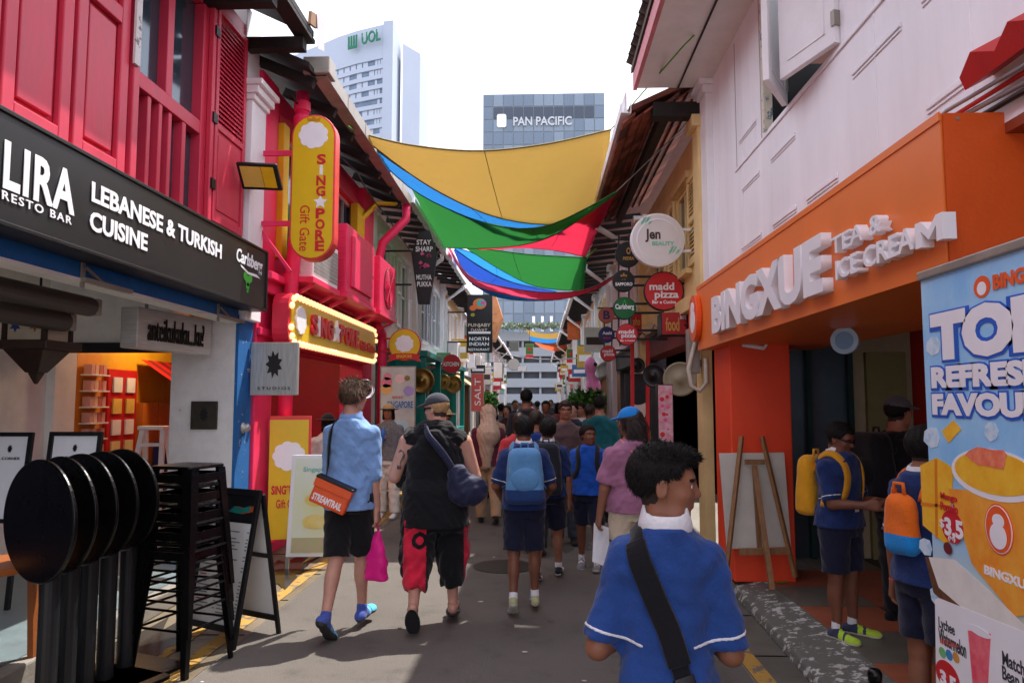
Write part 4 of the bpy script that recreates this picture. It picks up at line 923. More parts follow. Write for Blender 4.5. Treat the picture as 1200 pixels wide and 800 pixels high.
# ------------------------------------------------------------------ bar furniture in the left foreground
def table(i, x, y, dirz):
    lb = ('nearest and leftmost', 'second nearest', 'middle', 'second farthest', 'farthest')[i]+' black bar table of the tipped round row at left'
    t = thing('bar_table', lb, 'table', (x, y, 0), dirz, 'black tipped tables at left')
    f = Fr((0, 0, 0), (1, 0, 0)); g = MB(f); R_ = .3
    g.lathe(0, 1.035, [(R_-.006, -.012), (R_, -.006), (R_, .006), (R_-.004, .012)], 56); o = g.build('table_top', STEELB, None, smooth=False); o.parent = t
    m_ = o.modifiers.new('bevel', 'BEVEL'); m_.width = .004; m_.limit_method = 'ANGLE'; m_.angle_limit = R(40)
    g = MB(); g.cyl(.0, .07, .047, .05, .96, 18); o = g.build('pole', M('grey_steel', (34, 36, 40), rough=.4, metal=.3, var=.15), None, smooth=False); o.parent = t
    g = MB(); g.box(-.05, .05, .014, .10, .94, 1.02); o = g.build('tilt_bracket', STEELB, None, bevel=.01); o.parent = t
    g = MB(); g.prism(rrect(-.23, .27, -.18, .32, .06), .008, .03); o = g.build('base', STEELB, None, bevel=.008); o.parent = t
for i in range(5):
    q = pix(46+24*i, 611-5*i, Y=3.6+.2*i); table(i, q.x, q.y, R(-26+i*1.5))
def stool_parts():
    P = []; s0, s1, h = .155, .21, .76
    g = MB(); g.prism(rrect(-.16, .16, -.16, .16, .04), h-.02, h); P.append(('seat', g, .008))
    for sx in (-1, 1):
        for sy in (-1, 1):
            g = MB(); q = []
            for z, s_, w_ in ((0, s1, .016), (h-.02, s0, .034)):
                q += [(sx*s_, sy*s_, z), (sx*(s_-w_*2), sy*s_, z), (sx*(s_-w_*2), sy*(s_-.012), z), (sx*(s_-.012), sy*(s_-.012), z), (sx*(s_-.012), sy*(s_-w_*2), z), (sx*s_, sy*(s_-w_*2), z)]
            g.add(q, [tuple(range(6)), tuple(range(6, 12))]+[(i, (i+1) % 6, 6+(i+1) % 6, 6+i) for i in range(6)], raw=True); P.append(('leg', g, 0))
    for z in (.26, .42):
        k = s1+(s0-s1)*z/h-.01
        for a, b_ in (((-k,-k),(k,-k)),((k,-k),(k,k)),((k,k),(-k,k)),((-k,k),(-k,-k))):
            g = MB(); g.tube([(*a, z), (*b_, z)], .008, 6, raw=True); P.append(('rung', g, 0))
    for a, b_ in (((-s0,-s0),(s0,-s0)),((s0,-s0),(s0,s0)),((s0,s0),(-s0,s0)),((-s0,s0),(-s0,-s0))): 
        g = MB(); g.bar((*a, h-.075), (*b_, h-.075), .012, .05, raw=True); P.append(('apron', g, 0))
    return P
SP = [(n, g.mesh(n), bv) for n, g, bv in stool_parts()]
for n, me, bv in SP: me.materials.append(STEELB)
for i in range(5):
    t = thing('bar_stool', ('bottom', 'second lowest', 'middle', 'second highest', 'topmost')[i]+' black metal stool of the nested stack beside the menu board', 'stool', (-2.2+random.uniform(-.006, .006), 4.62, .005+.115*i), R(-14+random.uniform(-3, 3)), 'stacked black stools')
    for n, me, bv in SP:
        o = bpy.data.objects.new(n, me); C.objects.link(o); o.parent = t
        if bv: m_ = o.modifiers.new('b', 'BEVEL'); m_.width = bv; m_.segments = 2; m_.limit_method = 'ANGLE'
# black A-frame menu board
MENU = M('menu_paper', (216, 214, 210), rough=.6, var=.05)
t = thing('menu_board', 'black framed folding menu board on the pavement beside the stacked stools', 'sign', (-2.1, 4.95, 0))
pl, pr = Vector((-2.43, 5.12, 0)), Vector((-1.98, 4.9, 0)); f = Fr(pl, pr-pl, (.085, .174, 1)); wd = (pr-pl).length
mb = MB(f); mb.box(0, .03, 0, 1.03, 0, .03).box(wd-.03, wd, 0, 1.03, 0, .03).box(.03, wd-.03, .99, 1.03, 0, .03).box(.03, wd-.03, .1, .14, 0, .03); mb.build('frame', BLACK, t, bevel=.004)
mb = MB(f); mb.box(.03, wd-.03, .14, .8, .002, .012); mb.build('menu_sheet', MENU, t); mb = MB(f); mb.box(.03, wd-.03, .8, .99, .002, .012); mb.build('menu_head', BLACK, t)
txt('LIRA', f, .05, .9, .1, .04, LETW, t, c=.012, bold=.03)
for a_, q_, m_ in ((.22, .03, 'teal_neon'), (.25, .015, 'orange_neon')): mb = MB(f); mb.prism([(a_, .87), (a_+.05, .91), (a_+.13, .90), (a_+.2, .92), (a_+.2, .88), (a_+.1, .86)], .012, .013+q_*.05); mb.build('drawing', M(m_, (20, 120, 110) if 'teal' in m_ else (170, 70, 30)), t)
rg = random.Random(5); mb = MB(f); mb2 = MB(f)
for col in (.05, .26):
    for i in range(26):
        b_ = .76-i*.023
        if rg.random() < .2: continue
        (mb2 if i % 7 == 0 else mb).box(col, col+rg.uniform(.05, .13), b_, b_+.008, .0121, .0126); mb.box(col+.17, col+.19, b_, b_+.008, .0121, .0126)
mb.build('print_lines', M('grey_ink', (120, 120, 122), bump=0), t)['kind'] = 'stuff'; mb2.build('print_headings', M('red_ink', (190, 50, 60), bump=0), t)['kind'] = 'stuff'
sp_ = Vector((.175, .36, 0)); pl2, pr2 = pl+sp_, pr+sp_; f2 = Fr(pl2, pr2-pl2, (-.08, -.164, 1)); wd2 = (pr2-pl2).length
mb = MB(f2); mb.box(0, .03, 0, 1.0, 0, .025).box(wd2-.03, wd2, 0, 1.0, 0, .025).box(.03, wd2-.03, .1, .14, 0, .025).box(.03, wd2-.03, .55, .58, 0, .025); mb.build('back_frame', BLACK, t, bevel=.004)
mb = MB(f2); mb.box(.03, wd2-.03, .14, .99, .004, .012); mb.build('back_sheet', MENU, t)
t = thing('wooden_chair', 'orange wooden chair leg and rail at the left edge behind tables', 'chair', (-2.55, 3.7, .0))
for x, y in ((-2.9, 3.6), (-2.6, 4.05), (-3.2, 3.85), (-2.92, 4.3)): mb = MB(); mb.bar((x, y, 0), (x-.04, y, .78), .035, .045, raw=True); mb.build('leg', M('orange_wood', (150, 84, 40), rough=.4), t)
mb = MB(); mb.prism([(-3.22, 3.85), (-2.9, 3.55), (-2.58, 4.05), (-2.93, 4.3)], .72, .76); mb.build('seat', MATS['orange_wood'], t, bevel=.01)

# ------------------------------------------------------------------ right: white boarded shophouse with the orange sign
XS = 1.52
h3 = thing('shophouse', 'white boarded shophouse with open window leaves above the orange drinks shop', 'building', (1.75, 3, 0))
f = FRT
HW = (-5.6, -4.2, 3.69, 4.72)
mb = MB(f); wallcells(mb, -7.5, 4, 2.66, 5.05, [HW], -.05, 0); mb.build('wall', LAV, h3)
for i in range(12):                                        # boards: hairline laps at the joints
    a = -7.1+i*.83
    if HW[0]-.1 < a < HW[1]+.1: continue
    mb = MB(f); mb.box(a-.004, a+.004, 2.8, 4.85, .0005, .0035); mb.build('batten', LAV, h3)
def groove(a0, a1, b_): mb = MB(f); mb.box(a0, a1, b_, b_+.028, .001, .012).box(a0, a1, b_-.02, b_-.008, .001, .007); mb.build('panel_moulding', LAV, h3, bevel=.004)
for a0, a1 in ((-6.35, -5.8), (-5.5, -5.0), (-4.8, -4.3), (-3.3, -2.85), (-2.6, -2.1)): groove(a0, a1, 2.92)
for a0, a1 in ((-6.3, -5.8), (-5.5, -4.98), (-4.05, -3.5), (-3.3, -2.8)): groove(a0, a1, 3.42)
groove(-6.35, -5.85, 3.86); groove(-3.95, -3.45, 3.9)
for a in (-6.45, -5.72): mb = MB(f); mb.box(a, a+.006, 3.66, 4.8, .0005, .004); mb.build('leaf_joint', M('joint_grey', (150, 150, 152)), h3)
mb = MB(f); mb.box(-6.5, -1.8, 3.64, 3.665, .001, .012); mb.build('sill', LAV, h3, bevel=.006)
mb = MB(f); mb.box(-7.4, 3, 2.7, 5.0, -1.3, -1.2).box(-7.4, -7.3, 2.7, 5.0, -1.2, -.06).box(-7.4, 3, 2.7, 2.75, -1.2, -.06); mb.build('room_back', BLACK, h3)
mb = MB(f); mb.box(HW[0]-.045, HW[0]+.012, HW[2], HW[3], -.045, .02); mb.build('jamb', worn('peeling_jamb', (222, 216, 196), (120, 140, 150), .42), h3)
def leaf(x0, y0, x1, y1, name='window_leaf'):
    g = Fr((x0, y0, 0), (x1-x0, y1-y0, 0)); wd = math.hypot(x1-x0, y1-y0); mb = MB(g); e = .085; b0, b1 = 3.69, 4.72
    mb.box(0, wd, b0, b1, -.02, .02); mb.box(e, wd-e, b0+e, b0+e+.012, .02, .026).box(e, wd-e, b1-e, b1-e+.012, .02, .026).box(e, e+.012, b0+e, b1-e, .02, .026).box(wd-e-.012, wd-e, b0+e, b1-e, .02, .026)
    mb.box(e, wd-e, b0+e, b0+e+.012, -.026, -.02).box(e, e+.012, b0+e, b1-e, -.026, -.02)
    o = mb.build(name, WHITE, h3, bevel=.004)
    for b_ in (b0+.1, b1-.2): k = MB(g); k.cyl(0, b_, .012, -.04, .04, 8) if 0 else k.box(-.012, .02, b_, b_+.09, -.03, .03); k.build('hinge', GALV, o)
    return o
leaf(1.735, 5.13, 1.47, 4.69); leaf(1.735, 4.2, 1.58, 4.70)
mb = MB(f); mb.box(-7.62, -7.3, 2.4, 4.72, -.1, .07).box(-7.64, -7.28, 4.72, 4.8, -.1, .1).box(-7.66, -7.26, 4.8, 4.86, -.1, .14); mb.build('pilaster', WHITE, h3, bevel=.008)
# eave: flat soffit, pink fascia and clay tiles
mb = MB(f); mb.box(-7.5, 4, 4.86, 4.9, 0, .72); mb.build('soffit', M('soffit_paint', (232, 226, 222), var=.06), h3)
mb = MB(f); mb.box(-7.5, 4, 4.84, 4.86, .3, .312); mb.build('soffit_joint', DARKW, h3)
mb = MB(f); mb.box(-7.55, 4, 4.86, 5.03, .72, .76); mb.build('fascia', M('faded_pink', (206, 122, 128)), h3)
rf = roof(f, -7.55, 4, .78, 5.04, -2, 6.3, h3, TILED, None)
src = MB(); n = 9
vs_ = []
for k in (0, 1):
    for j in range(n): t = math.pi*j/(n-1); vs_.append((.1*math.cos(t), -.30*k+.05, .06*math.sin(t)+.02*(1-k)))
    for j in range(n): t = math.pi*j/(n-1); vs_.append((.082*math.cos(t), -.30*k+.05, .045*math.sin(t)+.02*(1-k)))
fq = []
for j in range(n-1): fq += [(j, j+1, 2*n+j+1, 2*n+j), (n+j+1, n+j, 3*n+j, 3*n+j+1), (j+1, j, n+j, n+j+1), (2*n+j, 2*n+j+1, 3*n+j+1, 3*n+j)]
src.add(vs_, fq, raw=True); tm = src.mesh('roof_tile'); tm.materials.append(TILED)
sl_ = math.atan2(1.26, 2.78)
for r_ in range(2):
    for i in range(46):
        y = -1.6+i*.2; c_ = .80-r_*.27; o = bpy.data.objects.new('roof_tile', tm); C.objects.link(o); o.parent = rf
        o.matrix_basis = Matrix.Translation((1.75-c_, y, 5.10+r_*.125)) @ Matrix.Rotation(R(90), 4, 'Z') @ Matrix.Rotation(sl_, 4, 'X') @ Matrix.Rotation(random.uniform(-.03, .03), 4, 'Z')
# ground floor
mb = MB(); mb.box(1.86, 3.7, -4, 8, 0, .096); mb.build('plinth', CONC, h3)
cols = [M('tile_terracotta', (150, 84, 58), rough=.55, var=.2), M('tile_olive_grey', (98, 94, 84), rough=.55, var=.2), M('tile_black', (40, 40, 42), rough=.5, var=.2), M('tile_cream', (180, 170, 150), rough=.55, var=.15)]
tmesh = []
for cm in cols:
    g = MB(); g.box(-.297, .297, -.297, .297, 0, .012); me = g.mesh('floor_tile'); me.materials.append(cm); tmesh.append(me)
for i in range(3):
    for j in range(13):
        k = (3, 2, 0, 1)[(j+i) % 4] if (i+j//2) % 2 else (0, 1, 2, 3)[(j+2*i) % 4]
        o = bpy.data.objects.new('floor_tile', tmesh[k]); C.objects.link(o); o.parent = h3; o.matrix_parent_inverse = h3.matrix_basis.inverted(); o.location = (2.2+.6*i, .6+.6*j, .0965)
mb = MB(); mb.box(3.67, 3.8, -4, 8, .1, 2.7); mb.build('shop_wall', REDP, h3)
mb = MB(); mb.box(1.75, 3.7, -4, 8, 2.62, 2.66); mb.build('ceiling', M('dark_soffit', (150, 66, 36)), h3)
mb = MB(); mb.box(1.64, 2.16, 6.45, 7.0, .1, 2.62); mb.build('pillar', ORGP, h3, bevel=.012)
mb = MB(); mb.box(3.62, 3.668, 5.2, 6.6, .1, 2.3).box(3.62, 3.668, 3.0, 4.6, .1, 2.3); mb.build('shop_opening', BLACK, h3)
mb = MB(); mb.box(2.2, 3.05, 7.42, 7.47, .1, 2.62); mb.build('glass_screen', GLASS, h3)
for x in (2.2, 2.62, 3.02): mb = MB(); mb.box(x, x+.05, 7.36, 7.42, .1, 2.4); mb.build('screen_frame', M('dark_teal', (16, 52, 52)), h3)
for i in range(14):
    mb = MB(); mb.box(2.2+i*.06, 2.256+i*.06, 7.3, 7.34, 2.2, 2.5); mb.build('awning_stripe', (WHITE, BLACK)[i % 2], h3)
mb = MB(); mb.box(3.07, 3.66, 7.42, 7.48, .1, 2.62); mb.build('end_wall', M('beige_wall', (164, 150, 122)), h3)
mb = MB(); mb.box(3.2, 3.58, 7.36, 7.419, .1, 2.1); dd_ = mb.build('door', M('olive_door', (128, 122, 80)), h3); mb = MB(); mb.box(3.5, 3.53, 7.33, 7.359, 1.05, 1.15); mb.build('handle', STEEL, dd_)
# sloping kerb with flaking white paint
K = [pix(868, 673, Z=.10), pix(1018, 800, Z=.10)]; ki = K[0].x
mb = MB(); v = [(1.66, 7.6, 0), (1.44, 1.5, 0), (1.93, 1.5, 0), (1.93, 7.6, 0), (1.68, 7.6, .07), (1.47, 1.5, .07), (1.93, 1.5, .115), (1.93, 7.6, .115)]
mb.add(v, [(0,1,2,3),(7,6,5,4),(0,4,5,1),(1,5,6,2),(2,6,7,3),(3,7,4,0)], raw=True); mb.build('kerb', KERBW, h3, bevel=.02)
# red ribbed roof piece above the sign at right
mb = MB(f)
for i in range(7):
    a = -2.75+i*.2; mb.add([(a,2.80,.05),(a+.1,2.84,.05),(a+.2,2.80,.05),(a,2.98,-.5),(a+.1,3.02,-.5),(a+.2,2.98,-.5),(a,2.74,.05),(a+.2,2.74,.05),(a+.2,2.92,-.5),(a,2.92,-.5)], [(0,1,4,3),(1,2,5,4),(6,7,2,1,0),(9,3,4,5,8),(6,0,3,9),(7,8,5,2),(6,9,8,7)])
# orange sign canopy
FB = Fr((XS, 0, 0), (0, -1, 0)); FBx = lambda x, y, X=XS: -pix(x, y, X=X).y
yN, yF = pix(1107, 220, X=XS).y, pix(818, 380, X=XS).y
zB = (pix(1110, 312, X=XS).z+pix(845, 405, X=XS).z)/2; zT = (pix(1105, 128, X=XS).z+pix(815, 340, X=XS).z)/2
print('sign', yN, yF, zB, zT)
sg = thing('shop_sign', 'deep orange canopy sign with raised white BINGXUE tea and ice cream letters', 'sign', (XS, yN, zB))
mb = MB(); mb.box(XS+.003, 2.6, yN+.003, yF-.003, zB+.003, zT-.003); mb.build('canopy', ORG, sg)
mb = MB(FB); mb.box(-yF, -yN, zB, zT, 0, .006); mb.build('front_panel', ORG, sg); mb = MB(); mb.box(XS+.004, 2.6, yN-.004, yN+.002, zB+.002, zT-.002); mb.build('end_panel', M('orange_panel_deep', (214, 86, 26), rough=.45, var=.06), sg)
for q in ((zT-.03, zT+.004),):
    mb = MB(FB); mb.box(-yF-.003, -yN+.003, q[0], q[1], .006, .012); mb.build('trim', ORG, sg)
for i in range(3): mb = MB(); x = XS+.05+.3*i; mb.cyl(x, zT, .006, 0, .01) if 0 else mb.box(x, x+.012, yN-.008, yN-.004, zT-.03, zT-.018); mb.build('rivet', GALV, sg)
XL = XS-.11
_z = lambda x, y: pix(x, y, X=XL).z
def let(s_, xa, xb, ytl, ybl, ytr, ybr, dep=.055, bold=.03):
    a0, a1 = FBx(xa, (ytl+ybl)/2, XL), FBx(xb, (ytr+ybr)/2, XL); b0 = (_z(xa, ybl)+_z(xb, ybr))/2; b1 = (_z(xa, ytl)+_z(xb, ytr))/2
    return txt(s_, FB, a0, b0, a1-a0, b1-b0, LETW, sg, c=.007, depth=dep, bold=bold)
let('BINGXUE', 827, 952, 349, 392, 270, 343, bold=.045); let('TEA &', 961, 1018, 280, 297, 247, 273, .05, .012); let('ICE CREA', 966, 1054, 306, 329, 263, 292, .05, .02)
a0, a1 = FBx(1056, 276, XL), FBx(1087, 268, XL); b0 = (_z(1056, 292)+_z(1087, 281))/2; b1 = (_z(1056, 262)+_z(1087, 249))/2; w_ = a1-a0; h_ = b1-b0
for P_ in ([(0, 0), (.22, 0), (.22, 1), (0, 1)], [(.78, 0), (1, 0), (1, 1), (.78, 1)], [(.22, 1), (.22, .62), (.5, .18), (.78, .62), (.78, 1), (.5, .55)]):
    mb = MB(FB); mb.prism([(a0+x*w_, b0+y*h_) for x, y in P_], .007, .057); mb.build('lettering', LETW, sg)
g = Fr((XS-.06, 0, 0), (0, -1, 0)); a0 = FBx(819, 373); r_ = .5*(pix(819, 346, X=XS).z-pix(819, 401, X=XS).z); zc = pix(819, 373, X=XS).z
mb = MB(g); mb.cyl(a0, zc, r_*.85, -.05, 0, 30, rb=r_); mb.build('emblem_disc', M('emblem_orange', (236, 88, 24), rough=.35), sg, bevel=.006)
mb = MB(g); mb.cyl(a0, zc-.03, r_*.45, 0, .004, 20, rb=r_*.5).cyl(a0, zc+.09, r_*.3, 0, .0045, 16, rb=r_*.28); mb.build('emblem', LETW, sg)
# cables along the sign's back edge
for k in range(4):
    pts = []
    for i in range(15): t = i/14; pts.append((1.73-.02*k+random.uniform(-.01, .01), 7.5+(1.2-7.5)*t, zT+.02+.02*k+random.uniform(-.015, .02)))
    mb = MB(); mb.tube(pts, .011-.001*k, 6, raw=True); tag(mb.build('cable', (BLACK, M('grey_cable', (150, 150, 152)), REDP, MATS['grey_cable'] if 'grey_cable' in MATS else BLACK)[k], None, smooth=True), ('black', 'grey', 'red', 'thin grey')[k]+' cable running along the wall above the orange sign', 'cable')
t = thing('ribbed_awning', 'red ribbed metal awning end above the orange sign at right edge', 'awning', (1.7, 2.4, 2.75))
for i in range(6):
    y = 1.5+i*.22; mb = MB(); z = 2.86; mb.add([(1.62,y,z),(1.60,y+.11,z+.05),(1.62,y+.22,z),(2.4,y,z+.42),(2.4,y+.11,z+.47),(2.4,y+.22,z+.42),(1.64,y,z-.05),(1.64,y+.22,z-.05),(2.4,y+.22,z+.36),(2.4,y,z+.36)], [(0,1,4,3),(1,2,5,4),(6,7,2,1,0),(9,3,4,5,8),(6,0,3,9),(7,8,5,2),(6,9,8,7)], raw=True); mb.build('rib', REDP, t)
# round hanging disc
t = thing('disc_sign', 'small round pale blue disc hanging inside the drinks shop porch', 'sign', (2.06, 5, 1.95)); q = pix(990, 399, Y=5.0)
g = Fr(q, (.75, -.66, 0)); mb = MB(g); mb.cyl(0, 0, .09, -.012, .012, 28); mb.build('disc', M('pale_blue_disc', (176, 204, 226), rough=.4), t); mb = MB(g); mb.cyl(0, 0, .06, .012, .014, 24).cyl(0, .0, .05, .014, .015, 24); mb.build('ring', M('grey_blue', (130, 165, 200)), t); mb = MB(); mb.tube([q+Vector((0,0,.09)), (q.x, q.y, 2.62)], .003, 5, raw=True); mb.build('cord', BLACK, t)
# bent white conduit
mb = MB(); mb.tube([pix(870, 404, Y=6.4), pix(895, 408, Y=6.4), pix(900, 400, Y=6.4), pix(898, 392, Y=6.4)], .018, 8, raw=True); tag(mb.build('conduit', WHITE, None, smooth=True), 'white bent conduit at the top of the orange red pillar', 'pipe')

# easel with blank board
t = thing('easel', 'wooden folding easel standing in front of the orange red pillar', 'easel', (1.9, 6.2, .1)); by = 6.12
P = lambda x, y, yy: pix(x, y, Y=yy)
for a, b_ in (((851, 672), (869, 511)), ((932, 676), (893, 511))): mb = MB(); mb.bar(P(*a, by), P(*b_, by+.2), .035, .03, raw=True); mb.build('leg', WOOD, t, bevel=.003)
mb = MB(); mb.bar(P(905, 691, by-.25), P(884, 545, by+.12), .04, .03, raw=True); mb.build('leg', WOOD, t, bevel=.003)
mb = MB(); mb.bar(P(873, 541, by+.16), P(896, 541, by+.16), .03, .04, raw=True); mb.build('crossbar', WOOD, t); mb = MB(); mb.bar(P(866, 646, by+.02), P(925, 645, by+.02), .03, .05, raw=True); mb.build('crossbar', WOOD, t)
mb = MB(); mb.bar(P(890, 646, by+.2), P(884, 550, by+.18), .03, .03, raw=True); mb.build('crossbar', WOOD, t)
g = Fr((0, 6.34, 0), (1, 0, 0), (0, .06, 1)); c = [P(843, 531, 6.36), P(919, 530, 6.36), P(927, 640, 6.34), P(852, 643, 6.34)]
mb = MB(); d_ = Vector((0, .02, 0)); mb.add([*c, *[v+d_ for v in c]], [(0,1,2,3),(7,6,5,4),(0,4,5,1),(1,5,6,2),(2,6,7,3),(3,7,4,0)], raw=True); tag(mb.build('blank_board', M('plywood_white', (208, 202, 190), var=.12, scale=3), None), 'blank off white board leaning on the pillar behind the easel', 'board')
# black post near the right foot of the frame
q = pix(1025, 785, Y=3.0); t = thing('barrier_post', 'slim black post with shiny cap at the bottom right edge', 'post', (q.x, q.y, .1))
mb = MB(); mb.lathe(q.x, q.y, [(.09, .1), (.09, .115), (.03, .13), (.022, .14), (.022, q.z-.04)], 18); mb.build('shaft', STEELB, t, smooth=True); mb = MB(); mb.lathe(q.x, q.y, [(.025, q.z-.04), (.027, q.z-.01), (.02, q.z+.004), (.008, q.z+.006)], 18); mb.build('cap', STEELB, t, smooth=True)
mb = MB(); g_ = pix(916, 681, Z=.125); mb.add([(g_.x-.05,g_.y,.122),(g_.x,g_.y-.03,.118),(g_.x+.07,g_.y,.13),(g_.x,g_.y+.035,.12)], [(0,1,2,3)], raw=True); tag(mb.build('fallen_leaf', M('leaf_green', (96, 140, 40)), None), 'single green fallen leaf on the porch floor by the easel', 'leaf')

# roll-up drinks banner, standing along the kerb
XB = 1.47; FN = Fr((XB, 0, 0), (0, -1, 0)); nb_ = lambda x, y: (-pix(x, y, X=XB).y, pix(x, y, X=XB).z)
aL = nb_(1079, 330)[0]; bT = nb_(1079, 328)[1]; aR = aL+.85; b0 = .14
t = thing('rollup_banner', 'tall sky blue roll-up drinks banner with mango cup at right edge', 'banner', (XB, -aL, .1))
def skyprint():
    m = M('banner_print', (132, 196, 246), rough=.45, var=.12, scale=4, bump=.02, rgb2=(176, 222, 250)); tt = m.node_tree; p = tt.nodes['Principled BSDF']; old = p.inputs['Base Color'].links[0].from_socket
    sx = tt.nodes.new('ShaderNodeSeparateXYZ'); tt.links.new(tt.nodes['Texture Coordinate'].outputs['Object'], sx.inputs[0]); r = tt.nodes.new('ShaderNodeMapRange'); r.inputs[1].default_value = 1.15; r.inputs[2].default_value = .75; tt.links.new(sx.outputs[2], r.inputs[0])
    x = tt.nodes.new('ShaderNodeMix'); x.data_type = 'RGBA'; tt.links.new(r.outputs[0], x.inputs[0]); tt.links.new(old, x.inputs[6]); x.inputs[7].default_value = lin((238, 206, 96)); tt.links.new(x.outputs[2], p.inputs['Base Color']); return m
mb = MB(FN); mb.box(aL, aR, b0, bT, -.004, 0); mb.build('print', skyprint(), t)
mb = MB(FN); mb.box(aL-.01, aR+.01, bT-.005, bT+.03, -.015, .012); mb.build('top_rail', GALV, t, bevel=.006); mb = MB(FN); mb.box(aL-.01, aR+.01, .1, b0, -.07, .05); mb.build('base', GALV, t, bevel=.02)
mb = MB(FN); mb.box(aL+.4, aL+.42, b0, bT, -.04, -.02); mb.build('support_pole', GALV, t)
BLU = M('banner_blue', (28, 96, 204), rough=.45, var=.1, bump=0); ORI = M('banner_orange', (236, 96, 40), rough=.45, var=.1, bump=0)
def bt(s_, x0, x1, y0, y1, mat, bold=.06, out=None, c=.003, W_=None):
    a0, bb = nb_(x0, y1); a1, b1_ = nb_(x1, (y0+y1)/2)[0], nb_(x0, y0)[1]
    if out: txt(s_, FN, a0-.008, bb-.010, a1-a0+.016, b1_-bb+.016, out, t, c=c-.0015, depth=.001, bold=bold+.06, name='letter_outline')
    return txt(s_, FN, a0, bb, a1-a0, b1_-bb, mat, t, c=c, depth=.001, bold=bold)
bt('TOP', 1093, 1237, 368, 424, LETW, .07, BLU); bt('REFRESHING', 1093, 1330, 430, 455, LETW, .06, BLU); bt('FAVOURITES', 1094, 1320, 461, 486, LETW, .06, BLU); bt('BINGXUE', 1165, 1240, 322, 340, ORI, .05)
def blobp(x, y, rx, ry, mat, c, name, n=22, wob=0, seed=0):
    a, b_ = nb_(x, y); pp = abs(nb_(x+10, y)[0]-a)/10; pz = abs(nb_(x, y+10)[1]-b_)/10; rg = random.Random(seed); ph = rg.random()*6; mb = MB(FN)
    mb.prism([(a+rx*pp*math.cos(6.283*i/n)*(1+wob*math.sin(3*6.283*i/n+ph)), b_+ry*pz*math.sin(6.283*i/n)*(1+wob*math.sin(4*6.283*i/n+ph))) for i in range(n)], c, c+.0008); return mb.build(name, mat, t)
def quad(P_, mat, c, name): mb = MB(FN); mb.prism([nb_(*p) for p in P_], c, c+.0008); return mb.build(name, mat, t)
blobp(1151, 336, 10, 13, ORI, .001, 'emblem'); blobp(1151, 338, 5.5, 8, LETW, .002, 'emblem')
MAN = M('mango_print', (242, 172, 30), rough=.4, rgb2=(250, 200, 60), var=.1, scale=16, bump=0); CUPM = M('cup_print', (240, 140, 34), rough=.35, rgb2=(250, 184, 70), var=.1, scale=9, bump=0); ICE = M('ice_print', (176, 214, 240), rough=.3, rgb2=(228, 240, 248), scale=22, bump=0)
for x, y, r_ in ((1094, 405, 9), (1092, 512, 10), (1162, 505, 9), (1100, 700, 10), (1135, 470, 4), (1085, 640, 8)): blobp(x, y, r_, r_*1.3, ICE, .0006, 'ice_cube', 7, .1, x)
quad([(1104, 505), (1118, 492), (1127, 503), (1112, 519)], MAN, .001, 'mango_cube'); quad([(1079, 545), (1098, 536), (1118, 548), (1112, 640), (1082, 615)], MAN, .0012, 'mango_cube')
for k, P_ in enumerate(([(1096, 538), (1099, 538), (1100, 630), (1097, 630)], [(1080, 588), (1116, 592), (1116, 595), (1080, 592)])): quad(P_, M('mango_line', (226, 130, 24), bump=0), .0022, 'mango_cut')
quad([(1112, 572), (1205, 580), (1205, 720), (1190, 722), (1140, 660)], CUPM, .0026, 'cup'); blobp(1165, 556, 54, 30, LETW, .0036, 'cup_rim', 30); blobp(1165, 554, 49, 25, MAN, .0046, 'cup_drink', 30); blobp(1160, 536, 24, 12, M('pomelo_print', (232, 96, 70), rgb2=(244, 150, 110), scale=30, bump=0), .0056, 'pomelo', 14, .2)
blobp(1172, 620, 17, 30, ORI, .0036, 'emblem'); blobp(1172, 620, 16, 28, LETW, .0046, 'emblem'); blobp(1172, 620, 15, 27, ORI, .0054, 'emblem'); blobp(1172, 628, 10, 15, LETW, .0062, 'emblem'); blobp(1172, 610, 7, 8, LETW, .0063, 'emblem')
bt('BINGXUE', 1155, 1210, 661, 672, LETW, .04, c=.0036)
blobp(1117, 617, 13, 19, REDS, .0036, 'price_badge'); bt('$', 1103, 1108, 607, 618, LETW, .0, c=.0048); bt('3.5', 1109, 1130, 605, 626, LETW, .04, c=.0048); bt('Mango', 1104, 1123, 576, 586, REDS, .03, c=.0048); bt('Pomelo', 1104, 1124, 587, 597, REDS, .03, c=.0048); bt('(M)', 1113, 1121, 627, 633, LETW, .02, c=.0048); blobp(1112, 642, 5, 7, M('maroon', (110, 30, 40)), .0038, 'badge_dot')
quad([(1088, 652), (1120, 655), (1160, 690), (1205, 735), (1205, 745), (1130, 716), (1100, 690)], M('coconut_flesh', (234, 230, 222), bump=0), .005, 'coconut'); quad([(1086, 652), (1090, 652), (1102, 688), (1132, 714), (1190, 738), (1186, 744), (1126, 722), (1096, 694)], M('coconut_husk', (112, 74, 44), rgb2=(80, 50, 30), scale=30), .0058, 'coconut_shell')
quad([(1098, 702), (1102, 700), (1330, 790), (1330, 980), (1102, 980)], LETW, .0066, 'drink_card'); GI = M('ink_dark', (60, 60, 66), bump=0)
bt('Lychee', 1103, 1121, 722, 738, GI, .02, c=.0076); bt('Watermelon', 1103, 1134, 735, 752, GI, .02, c=.0076); bt('Matcha Red', 1178, 1230, 762, 778, GI, .02, c=.0076); bt('Bean Milk', 1178, 1220, 779, 795, GI, .02, c=.0076)
quad([(1137, 738), (1164, 742), (1160, 815), (1144, 815)], M('pink_drink', (232, 70, 96), rgb2=(244, 130, 140), scale=20, bump=0), .0076, 'cup'); blobp(1150, 739, 14, 5, LETW, .0086, 'cup_rim'); blobp(1113, 792, 14, 17, REDS, .0076, 'price_badge'); bt('3.5', 1105, 1123, 783, 800, LETW, .05, c=.0086)
